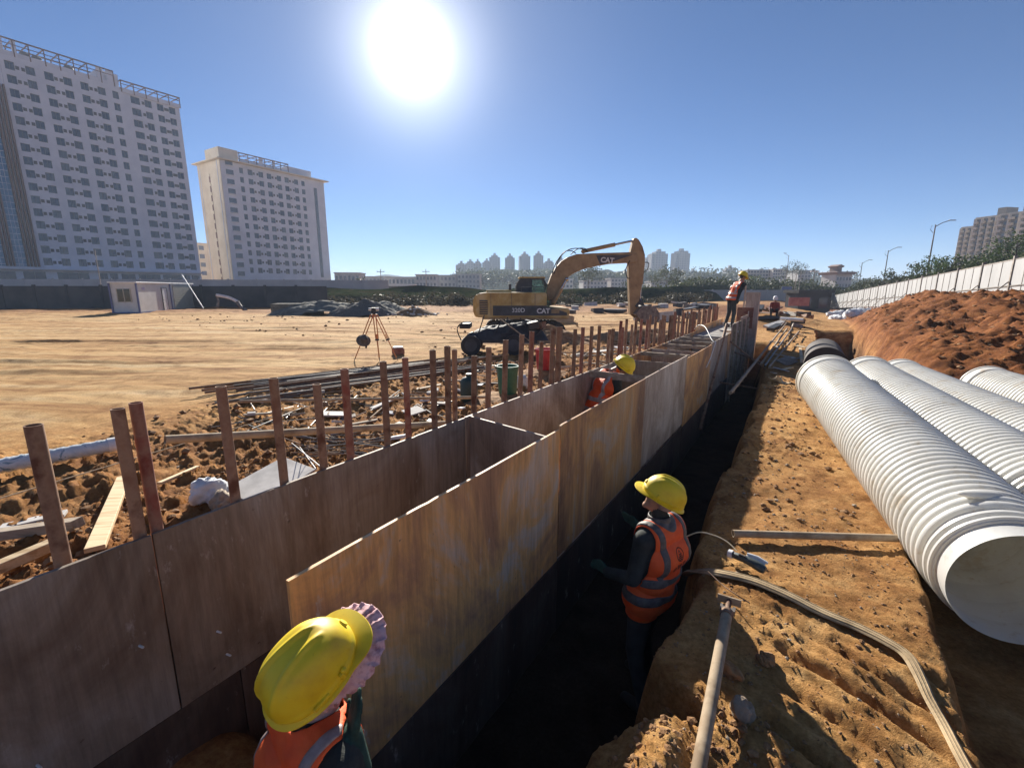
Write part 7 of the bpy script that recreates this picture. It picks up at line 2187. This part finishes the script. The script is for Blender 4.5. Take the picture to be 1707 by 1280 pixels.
for k in range(150):
    x, y = rng.normal(size=2) * (0.95, 0.6); z = max(0, 0.75 - 0.5 * abs(x) - 0.5 * abs(y)) * rng.random() + 0.05
    s = rng.uniform(0.05, 0.17)
    mb.box((0, 0, 0), (s * 1.5, s, s * 0.7), 0, M=Matrix.Translation((x, y, z)) @ Matrix.Rotation(rng.uniform(0, 6), 4, 'Z') @ Matrix.Rotation(rng.uniform(-.6, .6), 4, 'X'))
o = mb.build('rubble', M['stone_board']); o.location = (q.x, q.y, gz(q.x, q.y)); tag(o, 'low heap of pale rubble beside the grey heaps', 'rubble', kind='stuff')
q = at_d(690, 521, 36); hump('earth_heap', (q.x, q.y, gz(q.x, q.y)), (2.0, 1.3, 0.7), 'clod', 'dark earth heap under the pale rubble', 'heap', 49)

# ------------------------------------------------------------------ heap of steel tubes behind the posts
random.seed(31)
c0 = Vector((-3.3, 10.75, 0)); du = Vector((0.755, 0.656, 0)); dn = Vector((0.656, -0.755, 0))
for k in range(78):
    lay = 0 if k < 40 else (1 if k < 62 else 2)
    w = random.uniform(-1.0, 1.25) * (1 - 0.25 * lay)
    a = random.gauss(0, 0.045)
    L = random.choice((3.0, 4.0, 4.0, 5.2, 6.0))
    cc = c0 + dn * w + du * random.uniform(-0.7, 0.7)
    d = (du + dn * a).normalized()
    p0, p1 = cc - d * L / 2, cc + d * L / 2
    z = max(gz(cc.x, cc.y), gz(p0.x, p0.y) - 0.1, gz(p1.x, p1.y) - 0.1) + 0.04 + lay * 0.052
    p0.z = z + random.uniform(-.02, .03); p1.z = z + random.uniform(-.02, .03)
    rod('steel_tube', p0, p1, 0.024, random.choice(('steel', 'steel', 'rust')), 'steel scaffold tube lying in the long heap behind the posts', 'tube', 'steel tubes in the long heap', seg=8)
# bars by the red bucket and along the posts
def scatter_rods(n, box, Lr, r, mats, name, label, cat, group, ang=None, zoff=0.03, hollow=False):
    for k in range(n):
        px = random.uniform(box[0], box[2]); py = random.uniform(box[1], box[3])
        q = at_z(px, py, 0.15)
        for _ in range(3): q = at_z(px, py, gz(q.x, q.y) + zoff)
        a = random.uniform(*ang) if ang else random.uniform(0, math.pi)
        L = random.uniform(*Lr); d = Vector((math.cos(a), math.sin(a), 0)) * L / 2
        p0, p1 = Vector(q) - d, Vector(q) + d
        p0.z = max(gz(p0.x, p0.y) + 0.02, q.z - 0.06); p1.z = max(gz(p1.x, p1.y) + 0.02, q.z - 0.06)
        rod(name, p0, p1, r * random.uniform(0.8, 1.2), random.choice(mats), label, cat, group, hollow, 8)
scatter_rods(30, (490, 718, 640, 765), (0.7, 1.5), 0.007, ('steel', 'rust', 'steel'), 'steel_bar', 'thin steel bar in the loose pile just behind the formwork', 'bar', 'steel bars in the near pile', (2.5, 3.0), 0.05)
scatter_rods(26, (930, 570, 1120, 612), (0.8, 2.2), 0.018, ('steel', 'steel_pale', 'wood_old'), 'steel_bar', 'loose bar lying in the litter behind the far posts', 'bar', 'loose bars behind the far posts', None, 0.05)
scatter_rods(14, (760, 600, 850, 640), (0.8, 1.8), 0.016, ('steel_pale', 'steel'), 'steel_bar', 'short pale bar lying near the green bin', 'bar', 'short bars near the green bin', (-0.9, -0.3), 0.05)
scatter_rods(44, (410, 650, 760, 712), (0.4, 1.6), 0.011, ('dark_metal', 'steel', 'wood_old', 'rust', 'steel_pale'), 'steel_bar', 'loose bar in the tangle between tube heap and posts', 'bar', 'loose bars between tube heap and posts', None, 0.06)
# boards, planks and sheets, each on its own
def slab_obj(name, c, size, rot, mat, label, cat, group=None, bevel=0.004):
    o = MB().box((0, 0, 0), size).build(name, M[mat], None, bevel=bevel)
    o.location = c; o.rotation_euler = rot
    return tag(o, label, cat, group)
def lay(px, py, dz=0.05, z0=0.3):
    q = at_z(px, py, z0)
    for _ in range(5): q = at_z(px, py, gz(q.x, q.y) + dz)
    return q
def plank(pa, pb, w, t, mat, label, dz=0.05, name='plank', cat='plank', group=None, lift=(0, 0)):
    a, b = lay(*pa, dz), lay(*pb, dz)
    a.z += lift[0]; b.z += lift[1]
    a = Vector(a); b = Vector(b)
    m = (a + b) / 2
    o = MB().beam((a - m), (b - m), w, t).build(name, M[mat], None, bevel=0.004); o.location = m
    return tag(o, label, cat, group)
plank((207, 795), (158, 915), 0.115, 0.035, 'wood', 'bright pine plank lying between the touching posts and first post', 0.06)
plank((-10, 892), (130, 872), 0.10, 0.075, 'wood_old', 'grey squared timber lying behind the first steel post', 0.07)
plank((-25, 955), (92, 905), 0.09, 0.07, 'wood', 'squared pine timber near the picture edge, under the grey one', 0.05)
plank((265, 806), (330, 778), 0.05, 0.03, 'wood', 'short pale stick right of the touching posts', 0.05)
plank((0, 880), (110, 855), 0.12, 0.03, 'stone_board', 'thin pale board lying by the grey squared timber', 0.03)
sb_ = lay(452, 800, 0.10)
slab_obj('sheet_board', sb_, (0.62, 0.46, 0.022), (R(6), R(-10), R(62)), 'stone_board', 'grey sheet board propped behind the formwork between two posts', 'board')
for k, (px, py, sx, sy, rz, m_, lab) in enumerate(((560, 690, .45, .3, .4, 'stone_board', 'pale broken slab lying before the tube heap'), (640, 672, .6, .1, 1.1, 'stone_board', 'pale narrow board leaning over rubble before the tubes'), (600, 705, .5, .08, .2, 'wood_old', 'old batten lying behind the red post'),
        (690, 685, .35, .25, .9, 'stone_board', 'small pale slab near the slim red post'), (715, 645, .5, .12, .3, 'steel_pale', 'thin metal strip near the tube heap end'), (430, 690, .5, .06, -.2, 'wood_old', 'dark batten half buried behind the second post'),
        (730, 672, .25, .2, .2, 'concrete', 'small concrete lump by the close posts'), (870, 622, .35, .2, .7, 'cloth_white', 'white scrap lying between bin and bucket'), (965, 590, .5, .3, .3, 'stone_board', 'white board scrap behind the far posts'), (1005, 585, .8, .3, .5, 'stone_board', 'long white board scrap behind the far posts'), (1040, 580, .6, .3, .2, 'white', 'bright white board scrap near the earth heap'), (800, 640, .3, .2, 1.2, 'white', 'white scrap beside the dark drum'))):
    slab_obj('board_scrap', lay(px, py, 0.06), (sx, sy, 0.025), (R(random.uniform(-9, 9)), R(random.uniform(-9, 9)), rz), m_, lab, 'board')
for k in range(46):
    px, py = random.uniform(400, 790), random.uniform(640, 735)
    if k > 30: px, py = random.uniform(850, 1130), random.uniform(560, 612)
    slab_obj('board_scrap', lay(px, py, 0.04), (random.uniform(.10, .40), random.uniform(.05, .18), random.uniform(.015, .05)), (R(random.uniform(-20, 20)), R(random.uniform(-20, 20)), random.uniform(0, 3)), random.choice(('wood_old', 'stone_board', 'dark_metal', 'ply_dark', 'concrete', 'cloth_white')),
             'small board or slab scrap in the tangle behind the near posts' if k <= 30 else 'small scrap in the litter behind the far posts', 'scrap', 'scraps in the near tangle' if k <= 30 else 'scraps behind the far posts')
# sacks
def sack(c, size, rz, mat, label, seed):
    bm = bmesh.new(); bmesh.ops.create_icosphere(bm, subdivisions=4, radius=1)
    P = np.array([v.co[:] for v in bm.verts])
    f = fbm(P[:, 0] * 1.6 + seed, P[:, 1] * 1.6 + P[:, 2], 4, seed); g = fbm(P[:, 0] * 5 + seed, P[:, 1] * 5 + P[:, 2] * 3, 3, seed + 3)
    for v, a, b in zip(bm.verts, f, g):
        p = v.co; s = 0.85 + 0.40 * a + 0.34 * abs(b)
        v.co = Vector((p.x * size[0] * s, p.y * size[1] * s, max(-0.5, p.z) * size[2] * s))
    me = bpy.data.meshes.new('sack'); bm.to_mesh(me); bm.free()
    for p_ in me.polygons: p_.use_smooth = True
    o = mesh_obj('sack', me, M[mat]); o.location = c; o.rotation_euler = (0, 0, rz)
    return tag(o, label, 'sack')
sack(lay(352, 822, 0.09), (0.16, 0.13, 0.15), 0.4, 'cloth_white', 'white crumpled sack at the foot of the grey brown post', 4)
sack(lay(374, 842, 0.05), (0.12, 0.10, 0.11), 1.4, 'wood_old', 'brown crumpled sack just below the white one', 9)
sack(lay(870, 640, 0.1), (0.14, 0.12, 0.2), 0.4, 'cloth_white', 'white plastic sack standing between bin and bucket', 14)
# pale wrapped pipe on the left
def wrap_mat():
    m, n, l, b = nodes_of('wrapped_pipe')
    v = coord(n, l, rnd=False); f = noise(n, l, v, 5.0, 6, 0.65, 1.2)
    l.new(ramp(n, l, f, [(0.3, (0.55, 0.60, 0.62)), (0.55, (0.70, 0.74, 0.74)), (0.62, (0.12, 0.24, 0.30)), (0.70, (0.62, 0.66, 0.68))]), b.inputs['Base Color'])
    b.inputs['Roughness'].default_value = 0.35
    g = noise(n, l, v, 18, 4); bump(n, l, b, g, 0.6, 0.02)
    return m
M['wrap'] = wrap_mat()
a, b = lay(194, 740, 0.11), lay(-40, 790, 0.11)
a, b = Vector(a), Vector(b); b.z = a.z
wp_ = empty('wrapped_pipe', a, 0, 'pale pipe wrapped in wrinkled film lying on the soil, open end beside the posts', 'pipe')
pts = [(b - a) * (k / 40.0) for k in range(41)]
MB().path(pts[1:], [0.082 + 0.004 * math.sin(k * 1.7) + 0.003 * math.sin(k * 3.1) for k in range(40)], 22).build('film', M['wrap'], wp_, 60)
MB().hollow((a - b).normalized() * 0.015, (b - a).normalized() * 0.08, 0.088, 0.012, 28).build('pipe_end', M['white'], wp_, 40)
# string line
rod('string_line', at_o(-5, 832, -3.1), at_o(640, 640, -5.5), 0.003, 'steel_pale', 'thin pale line stretched low across the rough soil', 'line', None, False, 6)
rod('string_line', lay(500, 745, 0.1), at_o(527, 782, -2.63), 0.004, 'white', 'white strip dangling by the short post', 'strip', None, False, 6)
rod('string_line', lay(486, 738, 0.1), at_o(535, 778, -2.63), 0.004, 'white', 'second white strip dangling by the short post', 'strip', None, False, 6)

# ------------------------------------------------------------------ litter on the far bank: poles, boards, bent sheets
random.seed(55)
for k, (pa, pb, r, m_) in enumerate((((1225, 640), (1318, 530), .03, 'wood_old'), ((1268, 608), (1312, 548), .035, 'steel_pale'), ((1275, 610), (1322, 545), .025, 'steel'), ((1282, 612), (1332, 552), .025, 'wood_old'), ((1262, 590), (1312, 532), .022, 'steel'), ((1255, 596), (1300, 540), .022, 'wood_old'))):
    a, b = lay(*pa, 0.12), lay(*pb, 0.2)
    if k == 0: a = at_o(1218, 655, -0.95)
    rod('pole', a, b, r, m_, ('long dark pole reaching down from the bank into the trench' if k == 0 else 'pole lying in the bundle across the far bank'), 'pole', None if k == 0 else 'poles on the far bank', False, 10)
labs = ['pale board scrap lying on the far bank among the poles', ]
for k in range(16):
    px, py = random.uniform(1285, 1345), random.uniform(555, 625)
    slab_obj('board_scrap', lay(px, py, 0.05), (random.uniform(.2, .6), random.uniform(.05, .15), 0.02), (R(random.uniform(-15, 15)), R(random.uniform(-15, 15)), random.uniform(0, 3)), random.choice(('wood', 'stone_board', 'wood_old', 'wood')), labs[0], 'board', 'board scraps on the far bank')
plank((1334, 580), (1337, 605), 0.08, 0.03, 'wood', 'pale yellow board standing end on beside the far pipe end', 0.06)
plank((1355, 592), (1362, 604), 0.05, 0.03, 'wood', 'short pale stick right beside the far pipe end', 0.06)
slab_obj('grey_board', lay(1312, 602, 0.08), (0.5, 0.35, 0.03), (R(20), R(-10), 0.5), 'ply_dark', 'grey square board lying on the bank before the pipes', 'board')
def curl(label, px, py, seed):
    rng = random.Random(seed); b = MB(); n, m = 18, 7
    V = []
    for i in range(n):
        t = i / (n - 1)
        a = -0.4 + 2.6 * t
        for j in range(m):
            u = j / (m - 1) - 0.5
            V.append(Vector((math.sin(a) * 0.16 + t * 0.12, u * 0.20 + 0.03 * math.sin(a * 2), 0.10 - math.cos(a) * 0.09 + 0.02 * math.sin(u * 7 + t * 5))))
    F = [(i * m + j, i * m + j + 1, (i + 1) * m + j + 1, (i + 1) * m + j) for i in range(n - 1) for j in range(m - 1)]
    b._add(V, F); o = b.build('bent_sheet', M['wood'], None, 60)
    s_ = o.modifiers.new('s', 'SOLIDIFY'); s_.thickness = 0.006
    o.location = lay(px, py, -0.02); o.rotation_euler = (0.1, 0.1, seed); tag(o, label, 'sheet')
curl('curled tan sheet lying on the bank beside the first white pipe', 1316, 640, 2)
curl('second curled tan sheet at the trench edge beside the pipe', 1296, 636, 4)
# dark round object in the ditch beyond the pipes
q = at_d(1378, 588, 11.5)
dp = empty('drain_pipe', (q.x, q.y, q.z - 0.30), 0, 'dark closed pipe end lying in the ditch beyond the white pipes', 'pipe')
dd = Vector((DX, DY, 0))
MB().tube(-dd * 0.2, dd * 2.2, 0.46, seg=36).build('pipe_wall', plain('dark_brown_pipe', (0.05, 0.038, 0.034), 0.8), dp, 40)
# far work area: pallets, red banner, debris around the crouching worker
random.seed(91)
for k in range(26):
    px, py = random.uniform(1262, 1345), random.uniform(505, 530)
    d = random.uniform(22, 34); q = at_d(px, py, d); q = on(q, random.uniform(0.05, 0.4))
    slab_obj('site_litter', q, (random.uniform(.3, 1.3), random.uniform(.1, .5), random.uniform(.04, .3)), (R(random.uniform(-15, 15)), R(random.uniform(-15, 15)), random.uniform(0, 3)), random.choice(('steel', 'wood_old', 'dark_metal', 'stone_board', 'rust')), 'piece of building litter heaped around the crouching worker', 'litter', 'building litter around the crouching worker')
q = at_d(1318, 528, 24); rod('steel_tube', on(at_d(1302, 527, 25), 0.45), on(at_d(1340, 528, 24), 0.45), 0.09, 'white', 'pale thick tube lying before the crouching worker', 'tube')
M['banner'] = mat_mix('red_banner', (0.30, 0.09, 0.09), (0.42, 0.17, 0.16), 2.0, 0.7, bmp=0.2)
q = at_d(1332, 503, 50); slab_obj('banner', (q.x, q.y, q.z), (2.4, 0.06, 0.9), (0, 0, 0.1), 'banner', 'faded red banner screen beyond the crouching worker', 'banner')
q = at_d(1358, 502, 58); block_building('site_container', 'dark site container at the near end of the white fence', (q.x, q.y, q.z - 1.6), 0.1, (4.4, 2.4, 2.6), 1, 2, 'dark_wall', 'container', 'pane_dark')
M['orange_soil'] = M['clod']
# grey-white sheets at the foot of the fence, on the heap
for k in range(9):
    px, py = random.uniform(1388, 1470), random.uniform(508, 522)
    q = at_d(px, py, random.uniform(30, 46)); q = on(q, 0.1)
    sack(q, (random.uniform(.4, .9), random.uniform(.3, .6), random.uniform(.2, .45)), random.uniform(0, 3), 'cloth_white', 'crumpled pale sheet lying behind the red spoil heap', 20 + k)
    COL.objects[-1]['group'] = 'crumpled sheets behind the spoil heap'
# red-and-pale barrier behind the standing worker
q = T(17.6, -1.75, 1.05); slab_obj('safety_board', q, (0.5, 0.03, 0.7), (0, 0, -AZ), 'rust_red', 'dull red board behind the legs of the standing worker', 'board')
# a few far clutter pieces between site and scrub
random.seed(14)
for k in range(30):
    px = random.uniform(930, 1180); d = random.uniform(30, 62); q = at_d(px, 505, d)
    slab_obj('site_litter', on(q, 0.15), (random.uniform(.5, 2.6), random.uniform(.3, 1.2), random.uniform(.1, .7)), (R(random.uniform(-8, 8)), R(random.uniform(-8, 8)), random.uniform(0, 3)), random.choice(('steel', 'wood_old', 'dark_metal', 'stone_board', 'dark_metal')), 'piece of stacked material on the far side of the excavator arm', 'litter', 'stacked material beyond the excavator')

# ------------------------------------------------------------------ haze: the air over the whole scene
hz = MB().box((0, 0, 34), (5400, 5400, 80)).build('haze', None)
hm_ = bpy.data.materials.new('haze_air'); hm_.use_nodes = True
hn, hl = hm_.node_tree.nodes, hm_.node_tree.links
hn.clear()
ho_ = hn.new('ShaderNodeOutputMaterial')
pv = hn.new('ShaderNodeVolumePrincipled')
pv.inputs['Color'].default_value = (0.54, 0.68, 0.88, 1)
pv.inputs['Density'].default_value = 0.0005
pv.inputs['Anisotropy'].default_value = 0.15
hl.new(pv.outputs[0], ho_.inputs['Volume'])
hz.data.materials.append(hm_)
tag(hz, 'thin bluish haze in the air over the site', 'haze', kind='stuff')
